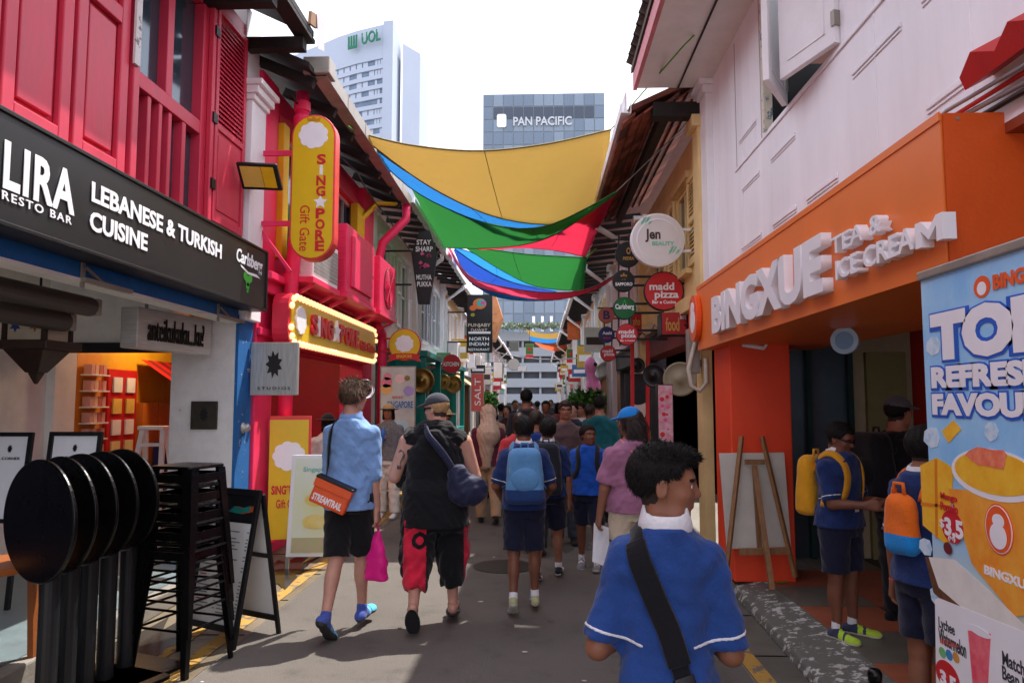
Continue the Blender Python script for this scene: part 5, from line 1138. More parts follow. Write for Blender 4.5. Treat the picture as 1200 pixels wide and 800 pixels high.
for k, c_ in enumerate(((120, 190, 120), (60, 140, 200), (210, 150, 70))): blobp(1107+8*k, 764+3*k, 4, 6, M('dot%d' % k, c_, bump=0), .0076, 'badge_dot')
quad([(1105, 747), (1126, 754), (1126, 760), (1105, 753)], M('salmon_print', (236, 120, 110)), .0076, 'ribbon')

# ------------------------------------------------------------------ generic shophouses further along
def shop(side, y0, y1, label, wall, trim, shut, ground, eave, nwin=2, front='open', over=.7, detail=True, pipec=WHITE, roofm=TILE):
    f = FL if side < 0 else FRT; A = (lambda y: y) if side < 0 else (lambda y: -y); h = thing('shophouse', label, 'building', f.p(A((y0+y1)/2), 0, 0)); box = lambda mb, ya, yb, *q: mb.box(A(ya), A(yb), *q)
    Lw = y1-y0; ww = (Lw-.7)/nwin; holes = []
    for i in range(nwin): c = y0+.35+ww*(i+.5); holes.append((c-.42, c+.42, 3.15, eave-.45))
    hh_ = [(min(A(a), A(b)), max(A(a), A(b)), c, d) for a, b, c, d in holes]
    mb = MB(f); wallcells(mb, min(A(y0), A(y1)), max(A(y0), A(y1)), 2.75, eave, hh_, -.2, 0); mb.build('wall', wall, h)
    for q in hh_:
        window(f, *q, trim, h, 2, 2)
        for a0, a1 in ((q[0]-.45, q[0]-.01), (q[1]+.01, q[1]+.45)): shutter(f, a0, a1, q[2], q[3], .005, shut, h, low='panel' if random.random() < .5 else 'louvre')
        mb = MB(f); mb.box(q[0]-.08, q[1]+.08, q[2]-.07, q[2]-.01, .001, .08); mb.build('sill', trim, h)
        n = 10; cx = (q[0]+q[1])/2; mb = MB(f); mb.prism([(cx+(.5+.0)*math.cos(math.pi*k/n), q[3]+.03+.22*math.sin(math.pi*k/n)) for k in range(n+1)]+[(cx+.42*math.cos(math.pi*k/n), q[3]+.03+.15*math.sin(math.pi*k/n)) for k in range(n, -1, -1)], .001, .04) if 0 else mb.box(q[0]-.08, q[1]+.08, q[3]+.02, q[3]+.1, .001, .06); mb.build('lintel', trim, h)
    for ya in (y0, y1-.28):
        mb = MB(f); box(mb, ya+.005, ya+.275, 0, eave-.15, 0, .1); box(mb, ya-.02, ya+.3, eave-.15, eave-.03, 0, .16); mb.build('pilaster', trim, h)
    mb = MB(f); box(mb, y0, y1, 2.62, 2.78, -.1, .12); mb.build('string_course', trim, h)
    mb = MB(f); box(mb, y0, y1, 2.3, 2.62, -.25, .02); mb.build('beam', ground, h)
    mb = MB(f); box(mb, y0, y1, 0, .12, -2, .05); mb.build('floor', CONC, h)
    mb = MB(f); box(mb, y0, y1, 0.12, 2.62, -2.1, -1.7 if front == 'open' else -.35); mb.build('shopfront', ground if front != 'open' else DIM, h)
    mb = MB(f); box(mb, y0, y0+.1, .12, 2.62, -1.7, -.1); mb.build('party_wall', ground, h)
    if front != 'open':
        for k in range(3):
            c = y0+.6+k*(Lw-1.2)/2; q = sorted((A(c-.35), A(c+.35))); mb = MB(f); mb.box(q[0], q[1], .7 if k != 1 else .14, 2.15, -.345, -.33); o = mb.build('shop_window', GLASS, h); mb = MB(f); mb.box(q[0]-.05, q[0], .14, 2.2, -.345, -.3).box(q[1], q[1]+.05, .14, 2.2, -.345, -.3); mb.build('frame', trim, o)
    roof(f, A(y0)-.02, A(y1)+.02, over, eave+.02, -2, eave+1.3, h, roofm, None)
    gutter(f, min(A(y0), A(y1)), max(A(y0), A(y1)), over-.02, eave, pipec, h)
    for i in range(int(Lw/.6) if side < 0 or y0 > 8 else 0): y = y0+.3+i*.6; mb = MB(f); mb.bar((A(y), eave-.02, over), (A(y), eave+.06, 0), .05, .08); mb.build('rafter', DARKW, h)
    x = f.p(0, 0, .17).x; xe = f.p(0, 0, over-.02).x; yp = y1-.14
    pipe([(xe, yp, eave), (xe, yp, eave-.12), (x, yp, eave-.5), (x, yp, .1)], .05, pipec, h)
    return h
h4 = shop(1, 7.55, 12.3, 'cream yellow shophouse with louvred shutters behind the round bar signs', CREAM, CREAM, CREAM, M('red_brown', (120, 40, 36)), 4.62, 2, 'open', .8)
# tiled roof underside of the cream house
src = MB(); src.box(-.097, .097, -.085, .085, -.011, .011); tms = []
for cc_ in ((150, 82, 66), (120, 62, 50), (96, 52, 44)): tm2 = src.mesh('roof_tile'); tm2.materials.append(M('tile_underside%d' % cc_[0], cc_, rough=.8, var=.35, scale=9, bump=.3)); tms.append(tm2)
for r_ in range(8):
    for i in range(23):
        o = bpy.data.objects.new('roof_tile', random.choice(tms)); C.objects.link(o); o.parent = h4; o.matrix_parent_inverse = h4.matrix_basis.inverted()
        c_ = .80-r_*.115; o.matrix_basis = Matrix.Translation((1.75-c_, 7.7+i*.203+(r_ % 2)*.1, 4.585+r_*.0535)) @ Matrix.Rotation(R(90), 4, 'Z') @ Matrix.Rotation(-R(38)+random.uniform(-.03, .03), 4, 'X')
mb = MB(FRT); mb.box(-7.72, -7.56, 4.58, 4.74, -.05, .55); mb.build('bracket', DARKW, h4, bevel=.01)
mb = MB(FRT); mb.box(-12.3, -7.74, 4.60, 4.72, .36, .46); mb.build('purlin', DARKW, h4)
mb = MB(FRT); mb.box(-12.3, -7.6, 4.64, 4.86, .82, .84); mb.build('fascia', WHITE, h4)
SH = [(-1, 12.5, 17.2, 'pale pink shophouse with white shutters above the first teal shopfront', PINKW, WHITE, WHITE, TEAL, 5.05, 2, 'shut'),
      (-1, 17.2, 22.0, 'white shophouse with grey shutters above the second teal shopfront', WHITED, WHITE, M('grey_shutter', (180, 182, 184)), TEAL, 5.1, 2, 'shut'),
      (-1, 22.0, 27, 'cream shophouse with dark ground floor beyond the teal shops', CREAM, WHITE, WHITE, M('salmon', (196, 92, 84)), 5.0, 2, 'open'),
      (-1, 27, 32, 'white shophouse behind the black restaurant banner on the left side', WHITE, WHITED, M('sage', (150, 160, 150)), M('grey_ground', (120, 116, 112)), 5.1, 2, 'shut'),
      (-1, 32, 37.5, 'tan shophouse halfway down the left side of the lane', M('tan', (196, 164, 132)), WHITE, WHITE, M('wood_front', (120, 80, 50)), 5.4, 2, 'open'),
      (-1, 37.5, 44, 'white far shophouse on the left before the lane end', WHITE, WHITE, TEAL, M('grey_ground', (120, 116, 112)), 5.0, 2, 'open'),
      (-1, 44, 52, 'pink far shophouse on the left near the lane end', PINKW, WHITE, WHITE, M('salmon', (196, 92, 84)), 5.1, 2, 'shut'),
      (-1, 52, 62, 'last pale shophouse on the left side of the lane', WHITED, WHITE, M('sage', (150, 160, 150)), TEAL, 5.1, 3, 'open'),
      (1, 12.3, 17, 'white and pale pink shophouse behind the stacked round beer signs', PINKW, WHITE, WHITE, M('mural_dark', (48, 42, 46)), 4.75, 2, 'shut'),
      (1, 17, 22, 'white shophouse with cream shutters third on the right side', WHITE, WHITED, CREAM, M('grey_ground', (120, 116, 112)), 4.8, 2, 'open'),
      (1, 22, 27.5, 'peach shophouse fourth on the right side of the lane', M('peach', (226, 176, 140)), WHITE, WHITE, M('wood_front', (120, 80, 50)), 4.8, 2, 'open'),
      (1, 27.5, 34, 'white shophouse with teal shutters beyond the peach one on the right', WHITE, WHITE, TEAL, M('grey_ground', (120, 116, 112)), 4.9, 2, 'shut'),
      (1, 34, 42, 'grey white far shophouse on the right with plants in front', WHITED, WHITE, WHITE, M('salmon', (196, 92, 84)), 4.8, 2, 'open'),
      (1, 42, 52, 'cream far shophouse on the right near the lane end', CREAM, WHITE, WHITE, TEAL, 4.9, 2, 'shut'),
      (1, 52, 62, 'last white shophouse on the right side of the lane', WHITE, WHITED, M('sage', (150, 160, 150)), M('grey_ground', (120, 116, 112)), 4.9, 3, 'open')]
for q in SH: shop(*q)

# ------------------------------------------------------------------ shade sails
def curve(pp, Y0, Y1, n=22):
    """an edge seen at these pixels, running from depth Y0 to Y1"""
    P = path([(x, y, 0) for x, y in pp], n); d = np.concatenate([[0], np.cumsum(np.linalg.norm(np.diff(P, axis=0), axis=1))]); d /= d[-1]
    return [pix(P[i][0], P[i][1], Y=Y0+(Y1-Y0)*d[i]) for i in range(n)]
def sail(label, mat, A, B, sagz=.05, hem=True, m=14):
    n = len(A); vs_ = []; rg = random.Random(label)
    for i in range(n):
        for j in range(m+1):
            t = j/m; p = A[i].lerp(B[i], t); p = p-Vector((0, 0, sagz*4*t*(1-t)*math.sin(math.pi*i/(n-1)))); p.z += (.012*math.sin(i*1.3+j*.9)+.010*math.sin(i*.55-j*2.1+1))*t*(1-t)*4+.012*math.sin(j*2.4)*((i/(n-1)-.5)*2)**4*t*(1-t)*4; vs_.append(p)
    fs = [(i*(m+1)+j, (i+1)*(m+1)+j, (i+1)*(m+1)+j+1, i*(m+1)+j+1) for i in range(n-1) for j in range(m)]
    t = thing('shade_sail', label, 'shade sail', A[0], 0, 'sails stretched across the lane'); mb = MB(); mb.add(vs_, fs, raw=True); o = mb.build('cloth', mat, t, smooth=True)
    sd = o.modifiers.new('th', 'SOLIDIFY'); sd.thickness = .003; sd.offset = 0
    if hem:
        hm_ = M(mat.name+'_hem', tuple(int(255*min(1, c)**.45*.62) for c in mat.node_tree.nodes['Color Ramp'].color_ramp.elements[0].color[:3]))
        if n > 3: mb = MB(); mb.tube([A[n//2].lerp(B[n//2], j/8)-Vector((0, 0, sagz*4*(j/8)*(1-j/8)+.004)) for j in range(9)], .005, 4, raw=True); mb.build('seam', hm_, t)
        for E in (A, B): mb = MB(); mb.tube(E, .014, 5, raw=True); mb.build('hem', hm_, t, smooth=True)
    return t
SY, SB, SG, SR = sailmat('sail_yellow', (188, 162, 86)), sailmat('sail_blue', (40, 156, 210)), sailmat('sail_green', (28, 148, 58)), sailmat('sail_red', (226, 40, 100))
sail('large golden yellow shade sail spanning the lane between the eaves', SY, curve([(418,155),(480,170),(560,177),(640,169),(716,152)], 9.3, 9.8), curve([(419,156),(470,196),(520,228),(580,254),(640,263),(680,254),(708,228)], 9.4, 12.4), .02)
sail('narrow bright blue shade sail just below the yellow one', SB, curve([(420,160),(475,200),(520,225),(565,247),(610,259),(660,262)], 9.5, 12.6), curve([(424,166),(481,220),(540,251),(590,265),(640,269),(668,262)], 10.2, 13.2), .0)
sail('green shade sail with dark edge in front of the red one', SG, curve([(480,217),(540,252),(590,266),(620,268),(650,262),(690,243),(722,225)], 12.9, 9.3), curve([(518,290),(560,291),(610,287),(650,274),(690,249),(721,227)], 17.2, 9.6), .05)
sail('red triangular shade sail hanging to the right of the green one', SR, curve([(560,291),(612,287),(652,274),(690,249),(721,227)], 16.4, 9.8), curve([(560,292),(605,290),(640,292),(665,296),(686,301)], 16.6, 15), .04)
sail('dark green shade sail lower and farther under the red one', SG, curve([(545,289),(580,293),(620,298),(688,302)], 17, 15.6), curve([(548,292),(590,318),(630,336),(684,341)], 17.6, 19), .03)
sail('pale cyan shade sail strip under the far green one', sailmat('sail_cyan', (60, 176, 236)), curve([(534,290),(560,299),(600,322),(650,339)], 17.5, 19), curve([(533,291),(563,312),(600,330),(652,341)], 18, 19.6), 0)
sail('deep blue shade sail under the pale cyan strip', sailmat('sail_deep_blue', (30, 110, 200)), curve([(533,292),(563,313),(600,331),(652,342)], 18.4, 20), curve([(532,293),(551,326),(592,339),(645,345)], 19, 20.6), 0)
sail('long pink shade sail sagging lowest across the lane', sailmat('sail_pink', (240, 110, 156)), curve([(526,288),(551,324),(600,338),(650,343),(692,338),(729,317)], 17.5, 12), curve([(525,290),(552,331),(600,346),(650,351),(698,339),(728,318)], 18.5, 12.3), 0)
sail('teal blue shade sail tip hanging under the long pink one', sailmat('sail_teal', (16, 128, 168)), curve([(553,332),(600,346),(648,351)], 19, 19.5), curve([(553,333),(580,347),(612,352),(648,352)], 19.4, 19.9), 0)
sail('far small yellow shade sail over the crowd', SY, curve([(616,386),(640,391),(668,387)], 40, 40), curve([(621,394),(642,397),(668,394)], 42, 42), 0, False)
sail('far small blue shade sail between yellow and orange ones', SB, curve([(618,389),(642,397),(668,396)], 42, 42), curve([(623,400),(645,402),(668,397)], 43, 43), 0, False)
sail('far small orange shade sail hanging lowest over the crowd', sailmat('sail_orange', (236, 140, 90)), curve([(626,401),(645,402),(678,397)], 43, 42), curve([(632,406),(648,411),(662,409),(680,396)], 44, 42), 0, False)
GRO = M('green_rope', (90, 160, 60), rough=.8); GRY = M('grey_cable', (150, 150, 152))
def wire(label, pts, r=.008, mat=GRO, cat='rope', sg_=0):
    P = []
    for a, b_ in zip(pts, pts[1:]): P += sag(a, b_, sg_, 8)[(1 if P else 0):]
    mb = MB(); mb.tube(P, r, 5, raw=True); tag(mb.build('rope' if cat == 'rope' else 'cable', mat, None, smooth=True), label, cat)
wire('green rope tying the yellow sail to the left gutter', [pix(418,155,Y=9.3), pix(408,148,X=-2.25)], .012)
wire('long green rope rising from yellow sail corner to the white wall', [pix(716,152,Y=9.8), pix(752,110,Y=8.0), pix(800,55,Y=6.3), pix(850,5,X=1.74)], .008)
wire('thin grey cable from the red sail corner to the cream house', [pix(722,225,Y=9.3), pix(800,150,Y=8.5), pix(825,118,X=1.7)], .008, GRY, 'cable')
wire('green rope tying the green sail to the left gutter', [pix(480,217,Y=12.9), pix(472,208,X=-2.25)], .012)
wire('green rope knot joining the far green sail to the right eave', [pix(688,301,Y=15.6), pix(698,292,X=1.0)], .02)
wire('overhead cable running along the pink house eave', [FL.p(7.5, 4.9, .3), FL.p(10, 4.8, .42), FL.p(12.5, 4.85, .3), FL.p(17, 4.7, .3)], .012, BLACK, 'cable', .06)
wire('overhead cable crossing the lane above the crowd', [pix(560,405,X=-2.9), pix(690,418,X=1.7)], .02, GRY, 'cable', .3)
random.seed(21)
for i, nm in enumerate(('first', 'second', 'third', 'fourth', 'fifth')):
    y = 8.0+i*1.1; wire(nm+' loose cable from the left along the cream house wall', [(1.72, y, 2.55+.06*i), (1.66-.04*i, y+1.3, 2.7), (1.7, y+3.4, 2.6+.1*i)], .012, (BLACK, GRY)[i % 2], 'cable', .12)

# ------------------------------------------------------------------ towers and the end of the lane
def tower_uol():
    H = 161.5; t = thing('office_tower', 'tall pale curved tower with green UOL sign at upper left', 'building', (-100, 300, 0)); WT = M('tower_white', (160, 170, 186), rough=.6, var=.04, scale=.05, bump=0); GT = M('tower_glass', (98, 116, 138), rough=.15, var=.25, scale=.4, bump=0); BL = M('tower_blind', (168, 178, 192), rough=.5, var=.1, scale=1.2, bump=0)
    def col(px, D): return pix(px, 300, Y=D).xy
    pts = [(330, 332), (350, 325), (370, 319), (392, 312), (414, 307), (436, 303.5), (446, 302)]; P = [Vector((*col(a, d), 0)) for a, d in pts]; cr = Vector((*col(457, 300), 0)); 
    def strip(z0, z1, off, nm, mat, par=t):
        mb = MB(); n = len(P); Q = [p+Vector((0, -off, 0)) for p in P]; B = [p+Vector((0, 6, 0)) for p in P]
        mb.add([(*p.xy, z0) for p in Q]+[(*p.xy, z1) for p in Q]+[(*p.xy, z0) for p in B]+[(*p.xy, z1) for p in B], [(i, i+1, n+i+1, n+i) for i in range(n-1)]+[(n+i, n+i+1, 3*n+i+1, 3*n+i) for i in range(n-1)]+[(2*n+i, i, n+i, 3*n+i) if 0 else (2*n+i+1, 2*n+i, i, i+1) for i in range(n-1)]+[(n-1, 2*n-1+n, 3*n+n-1, n+n-1) if 0 else (n-1, 3*n-1, 4*n-1, 2*n-1)], raw=True); return mb.build(nm, mat, par)
    strip(H-13, H, .8, 'crown', WT)
    for k in range(19):
        z = H-13-4.3*(k+1); st = strip(z, z+2.5, 0, 'window_band', GT); strip(z+2.5, z+4.3, .9, 'spandrel', WT)
        for i in range(len(P)-1):
            for q in range(3):
                a, b_ = P[i].lerp(P[i+1], q/3+.03), P[i].lerp(P[i+1], (q+1)/3-.03)
                if random.random() < .62: mb = MB(); mb.add([(a.x, a.y-.2, z+.1), (b_.x, b_.y-.2, z+.1), (b_.x, b_.y-.2, z+2.4), (a.x, a.y-.2, z+2.4)], [(0,1,2,3)], raw=True); mb.build('pane', BL, st)
    e = P[-1]; mb = MB(); mb.prism([(e.x, e.y-1.2), (cr.x, cr.y), (col(467, 318)[0], 318), (e.x, 320)], 0, H+1.2); mb.build('end_wall', WT, t)
    a, b_ = col(469, 312), col(490, 322); mb = MB(); mb.prism([(a[0], 312), (b_[0], 322), (b_[0], 345), (a[0], 345)], 0, H-3); mb.build('rear_slab', WT, t)
    g = M('uol_green', (0, 104, 74), rough=.5, bump=0); d = (P[-1]-P[-4]); f = Fr(P[-4]+Vector((0, -4.2, 0)), d); L = d.length
    z0 = H-8.6; txt('UOL', f, L*.58, z0, L*.4, 5.2, g, t, depth=.4, bold=.02); mb = MB(f)
    for k in range(4): mb.box(L*.28+k*1.35, L*.28+k*1.35+.75, z0+.7, z0+5.2, 0, .4)
    mb.box(L*.28, L*.28+4.8, z0-.5, z0+.7, 0, .4); mb.build('logo', g, t)
tower_uol()
def tower_pan():
    D = 200.; a, b_ = pix(566, 200, Y=D).x, pix(709, 200, Y=D).x; zt = pix(640, 110, Y=D).z; f = Fr((a, D, 0), (1, 0, 0)); wd = b_-a; t = thing('hotel_tower', 'blue glass hotel tower with white PAN PACIFIC sign beyond the lane', 'building', (a, D, 0))
    mb = MB(f); mb.box(0, wd, 0, zt, -25, 0); mb.build('core', M('tower_grey', (112, 122, 132), rough=.5, var=.05, bump=0), t)
    G = [M('glass_a', (98, 114, 132), rough=.12, var=.06, scale=.2, bump=0, spec=.6), M('glass_b', (116, 132, 148), rough=.12, var=.06, scale=.2, bump=0, spec=.6), M('glass_dark', (64, 74, 88), rough=.3, var=.05, bump=0)]
    nc, nr = 12, 24; cw, rh = wd/nc, zt/nr; ms = []
    for g in G: q = MB(f); q.box(.12, cw-.12, .15, rh-.15, 0, .12); me = q.mesh('pane'); me.transform(Matrix.Translation(-f.o)); me.materials.append(g); ms.append(me)
    rg = random.Random(3)
    for r_ in range(nr):
        for c in range(nc):
            k = 2 if r_ in (nr-2, nr-6) and 1 <= c <= 10 else rg.choice((0, 1)); o = bpy.data.objects.new('pane', ms[k]); C.objects.link(o); o.parent = t; o.location = (c*cw, 0, r_*rh)
    txt('PAN PACIFIC', f, wd*.25, pix(640, 148, Y=D).z, wd*.48, 2.5, M('dull_white', (186, 190, 196), bump=0), t, c=.3, depth=.4, bold=.02)
    a0 = wd*.115; z0 = pix(587, 150, Y=D).z; mb = MB(f); mb.prism(rrect(a0, a0+2.6, z0, z0+3.7, .6), .2, .6); mb.build('logo', LETW, t)
tower_pan()
t = thing('car_park', 'pale multi storey building with white bands closing the lane', 'building', (0, 105, 0)); f = Fr((-30, 105, 0), (1, 0, 0))
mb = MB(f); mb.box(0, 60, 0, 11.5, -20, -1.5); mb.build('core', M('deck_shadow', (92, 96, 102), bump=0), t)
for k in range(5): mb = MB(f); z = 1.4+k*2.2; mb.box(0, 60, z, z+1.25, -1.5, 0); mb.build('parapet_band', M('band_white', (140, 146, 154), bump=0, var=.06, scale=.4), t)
for k in range(24): mb = MB(f); mb.box(k*2.5, k*2.5+.3, 0, 11, -1.4, -.3); mb.build('column', MATS['band_white'], t)
for k in range(3): mb = MB(f); x = 29.2+k*1.3; mb.cyl(x, 0, .2, 0, 1) if 0 else mb.box(x-.2, x+.2, 11.8, 14, -3, -2.6); mb.build('vent_post', WHITE, t, bevel=.05)
def leafmass(name, c, r, n, mats, parent, size=.09, seed=1, flat=1.):
    rg = np.random.RandomState(seed); P = rg.randn(n, 3); P /= np.linalg.norm(P, axis=1)[:, None]; P *= (rg.rand(n, 1)**.45)*np.array(r); P += np.array(c); vs_ = np.zeros((n*4, 3)); mi = rg.randint(0, len(mats), n)
    for i in range(n):
        d = nrm(rg.randn(3)+V3(0, 0, .5)); s_ = nrm(np.cross(d, rg.randn(3))); L = size*(.6+.8*rg.rand()); vs_[4*i:4*i+4] = [P[i], P[i]+d*L*.5+s_*L*.28, P[i]+d*L, P[i]+d*L*.5-s_*L*.28]
    o = bpy.data.objects.new(name, npmesh(name, vs_, np.arange(n*4).reshape(-1, 4), mi, False)); C.objects.link(o)
    for m in mats: o.data.materials.append(m)
    if parent is not None: o.parent = parent; o.matrix_parent_inverse = parent.matrix_basis.inverted()
    return o
LV = [M('leaf_a', (62, 112, 34), rough=.5), M('leaf_b', (92, 142, 48), rough=.5), M('leaf_c', (40, 82, 30), rough=.5)]
hz = leafmass('roof_hedge', (0, 103.5, 12.1), (14, .8, .35), 1500, [M('leaf_dull', (110, 126, 104)), M('leaf_dull2', (130, 142, 122))], None, .5, 4); tag(hz, 'green hedge along the roof edge of the pale end building', 'hedge'); hz['kind'] = 'stuff'
def potplant(label, x, y, r, h, n, seed, leaf=.1):
    t = thing('potted_plant', label, 'plant', (x, y, 0)); mb = MB(); mb.lathe(x, y, [(.13, 0), (.19, .34), (.2, .36), (.17, .36), (.16, .33)], 16); mb.build('pot', M('pot_clay', (140, 84, 60)), t)
    mb = MB(); mb.tube([(x, y, .3), (x+.03, y, h*.7)], .025, 6, raw=True); mb.build('stem', WOOD, t); leafmass('foliage', (x, y, h), r, n, LV, t, leaf, seed)
potplant('bushy green potted plant on the right beyond the teal shirt', 1.15, 17, (.36, .36, .42), 1.45, 900, 5, .16)
potplant('smaller leafy potted plant farther along the right side', 1.15, 23, (.3, .3, .4), 1.5, 600, 6, .15)
potplant('far leafy potted plant with pale flowers on the left side', -2.0, 30, (.35, .35, .4), 1.6, 500, 7, .16)

# ------------------------------------------------------------------ hanging signs
def disc(label, cx, cy, r, Y, face, lines=(), rim=BLACK, wallx=None, th=.07, name='round_sign', group=None):
    """round sign facing up the lane; lines: (text, x0, x1, y0, y1, material) in photo pixels"""
    c = pix(cx, cy, Y=Y); rr = r*(pix(cx+1, cy, Y=Y)-c).length; f = Fr(c, (1, 0, 0)); t = thing(name, label, 'sign', c, 0, group)
    mb = MB(f); mb.cyl(0, 0, rr, -th, 0, 40); mb.build('case', rim, t, bevel=.008); mb = MB(f); mb.cyl(0, 0, rr*.94, 0, .006, 40); mb.build('face', face, t)
    k = rr/r
    for s_, x0, x1, y0, y1, m in lines: txt(s_, f, (x0-cx)*k, (cy-y1)*k, (x1-x0)*k, (y1-y0)*k, m, t, c=.006, bold=.03)
    if wallx is not None:
        for dz in (-.4*rr, .4*rr): mb = MB(); mb.bar((c.x, Y+th*.5, c.z+dz), (wallx, Y+th*.5, c.z+dz), .03, raw=True); mb.build('bracket', rim if rim is not WHITE else WHITE, t)
    return t, f, k
MINT = M('mint_print', (120, 200, 170), bump=0); INK = M('brown_ink', (70, 56, 52), bump=0); GOLD = M('gold_ink', (196, 150, 70), bump=0); NVY = M('navy_sign', (34, 40, 108), rough=.4); GRN = M('beer_green', (16, 104, 52), rough=.4)
GP = 'round bar signs on the right'
t, f, k = disc('big white round Jen Beauty sign with green leaf sprigs', 771, 281, 32, 8.3, M('pearl_white', (222, 216, 214), rough=.4, var=.03), [('Jen', 756, 774, 268, 284, INK), ('BEAUTY', 764, 790, 283, 288, MINT)], WHITE, 1.75, .09, group=GP)
mb = MB(f); n = 40; mb.add([(.80*32*k*math.cos(6.283*i/n), .80*32*k*math.sin(6.283*i/n), .007) for i in range(n)]+[(.74*32*k*math.cos(6.283*i/n), .74*32*k*math.sin(6.283*i/n), .012) for i in range(n)], [(i, (i+1) % n, n+(i+1) % n, n+i) for i in range(n)]); mb.build('ring', WHITE, t)
for sx, sy in ((-.5, .55), (.5, -.55)):
    for q in range(5): a = (sx*32+q*2.2-4)*k; b_ = (sy*32+(q % 2)*4)*k; mb = MB(f); mb.prism([(a, b_), (a+.03, b_+.02), (a+.05, b_+.06), (a+.01, b_+.045)], .007, .009); mb.build('leaf_print', MINT, t)
disc('black round sign with gold Piedra emblem partly behind the white one', 736, 298, 15, 10.0, BLACK, [('PIEDRA', 730, 743, 301, 305, GOLD), ('O', 734, 739, 290, 298, GOLD)], BLACK, 1.75, group=GP)
disc('black round Sapporo beer sign with star', 731, 329, 13, 10.0, SIGNB, [('SAPPORO', 721, 741, 331, 335, LETW), ('*', 727, 735, 320, 330, GOLD)], BLACK, 1.75, group=GP)
disc('green round Carlsberg beer sign', 732, 361, 13.5, 10.0, GRN, [('Carlsberg', 721, 743, 356, 364, LETW), ('A', 730, 734, 351, 355, GREEN)], BLACK, 1.75, group=GP)
disc('large red round madd pizza sign', 778, 341, 23.5, 8.9, REDS, [('madd', 761, 790, 331, 340, LETW), ('pizza', 767, 795, 341, 352, LETW), ('Bar e Cucina', 764, 792, 352, 356, LETW)], BLACK, 1.75, group=GP)
disc('medium red round madd pizza sign under the green beer sign', 735, 392, 13, 10.0, REDS, [('madd', 725, 743, 386, 391, LETW), ('pizza', 728, 745, 391, 397, LETW), ('Bar e Cucina', 727, 744, 398, 400, LETW)], BLACK, 1.75, group=GP)
disc('small salmon round beer sign with blue swirl', 711, 369, 9.5, 12.6, M('salmon_sign', (196, 110, 100)), [('B', 707, 715, 364, 374, NVY)], M('rust', (150, 80, 70)), 1.75, group=GP)
disc('small navy round Asahi beer sign', 711, 392, 9.5, 12.6, NVY, [('Asahi', 706, 717, 388, 392, LETW), ('BREW', 707, 716, 395, 397, REDS)], BLACK, 1.75, group=GP)
disc('small red round madd pizza sign lowest in the stack', 713, 414, 9.5, 12.6, REDS, [('madd', 706, 718, 409, 413, LETW), ('pizza', 708, 720, 413, 418, LETW)], BLACK, 1.75, group=GP)
for x0, x1, yy, nm in ((725, 737, 10.05, 'black hanger frame linking the nearer round beer signs'), (708, 717, 12.66, 'black hanger frame linking the farther small round signs')):
    t = thing('sign_hanger', nm, 'sign frame', pix(x0, 380, Y=yy))
    for x in (x0, x1): mb = MB(); mb.bar(pix(x, 275 if yy < 11 else 360, Y=yy), pix(x, 395 if yy < 11 else 415, Y=yy), .022, raw=True); mb.build('upright', BLACK, t)
    mb = MB(); mb.bar(pix(x0-8, 281 if yy < 11 else 361, Y=yy), Vector((1.75, yy, pix(x0, 281 if yy < 11 else 361, Y=yy).z)), .022, raw=True); mb.build('arm', BLACK, t)
def board(label, x0, x1, y0, y1, Y, face, lines=(), rim=BLACK, th=.06, r=None, name='hanging_sign', prism=None):
    a, b_ = pix(x0, (y0+y1)/2, Y=Y), pix(x1, (y0+y1)/2, Y=Y); zt, zb = pix((x0+x1)/2, y0, Y=Y).z, pix((x0+x1)/2, y1, Y=Y).z; f = Fr((a.x, Y, zb), (1, 0, 0)); wd, ht = b_.x-a.x, zt-zb; t = thing(name, label, 'sign', f.o); kx, ky = wd/(x1-x0), ht/(y1-y0)
    sh = prism or [(0, 0), (1, 0), (1, 1), (0, 1)]; mb = MB(f); mb.prism([(p*wd, q*ht) for p, q in sh], -th, 0); mb.build('board', rim, t, bevel=.005)
    mb = MB(f); mb.prism([(wd*(.5+(p-.5)*.93), ht*(.5+(q-.5)*.965)) for p, q in sh], 0, .005); mb.build('face', face, t)
    for s_, xa, xb, ya, yb, m in lines: txt(s_, f, (xa-x0)*kx, (y1-yb)*ky, (xb-xa)*kx, (yb-ya)*ky, m, t, c=.005, bold=.02)
    return t, f, kx, ky
PKN = M('pink_neon_print', (226, 90, 150), bump=0)
t, f, kx, ky = board('black coffin shaped sign reading stay sharp mutha pukka', 482, 512, 270, 356, 13.2, SIGNB, [('STAY', 488, 505, 281, 287, LETW), ('SHARP', 487, 507, 289, 295, LETW), ('MUTHA', 488, 506, 322, 328, LETW), ('PUKKA', 489, 506, 330, 336, LETW)], BLACK, .1, prism=[(.28, 0), (.72, 0), (1, .68), (.7, 1), (.3, 1), (0, .68)])
rg = random.Random(4)
for q in range(9): a = (9+rg.uniform(0, 12))*kx; b_ = (38+rg.uniform(0, 20))*ky; mb = MB(f); mb.prism([(a, b_), (a+.06, b_+.02), (a+.02, b_+.07), (a-.02, b_+.03)], .005, .008); mb.build('flower_print', PKN, t)
for b_ in (.36, .98): mb = MB(f); mb.bar((0, b_, -.05), (-.75, b_, -.05), .03); mb.build('bracket', BLACK, t)
t, f, k = disc('round yellow Singpore sign with red ribbon beside the teal shop', 474, 404, 19, 12.2, YELS, [], REDS, -2.9)
scallop(f, 0, .02, 11*k, LETW, t); mb = MB(f); mb.prism([(-19*k, -12*k), (-10*k, -10*k), (10*k, -10*k), (19*k, -12*k), (17*k, -16*k), (20*k, -20*k), (9*k, -17*k), (-9*k, -17*k), (-20*k, -20*k), (-17*k, -16*k)], .008, .03); mb.build('ribbon', REDS, t); txt('SINGPORE', f, -9*k, -15.5*k, 18*k, 4*k, YELS, t, c=.03, bold=.03)
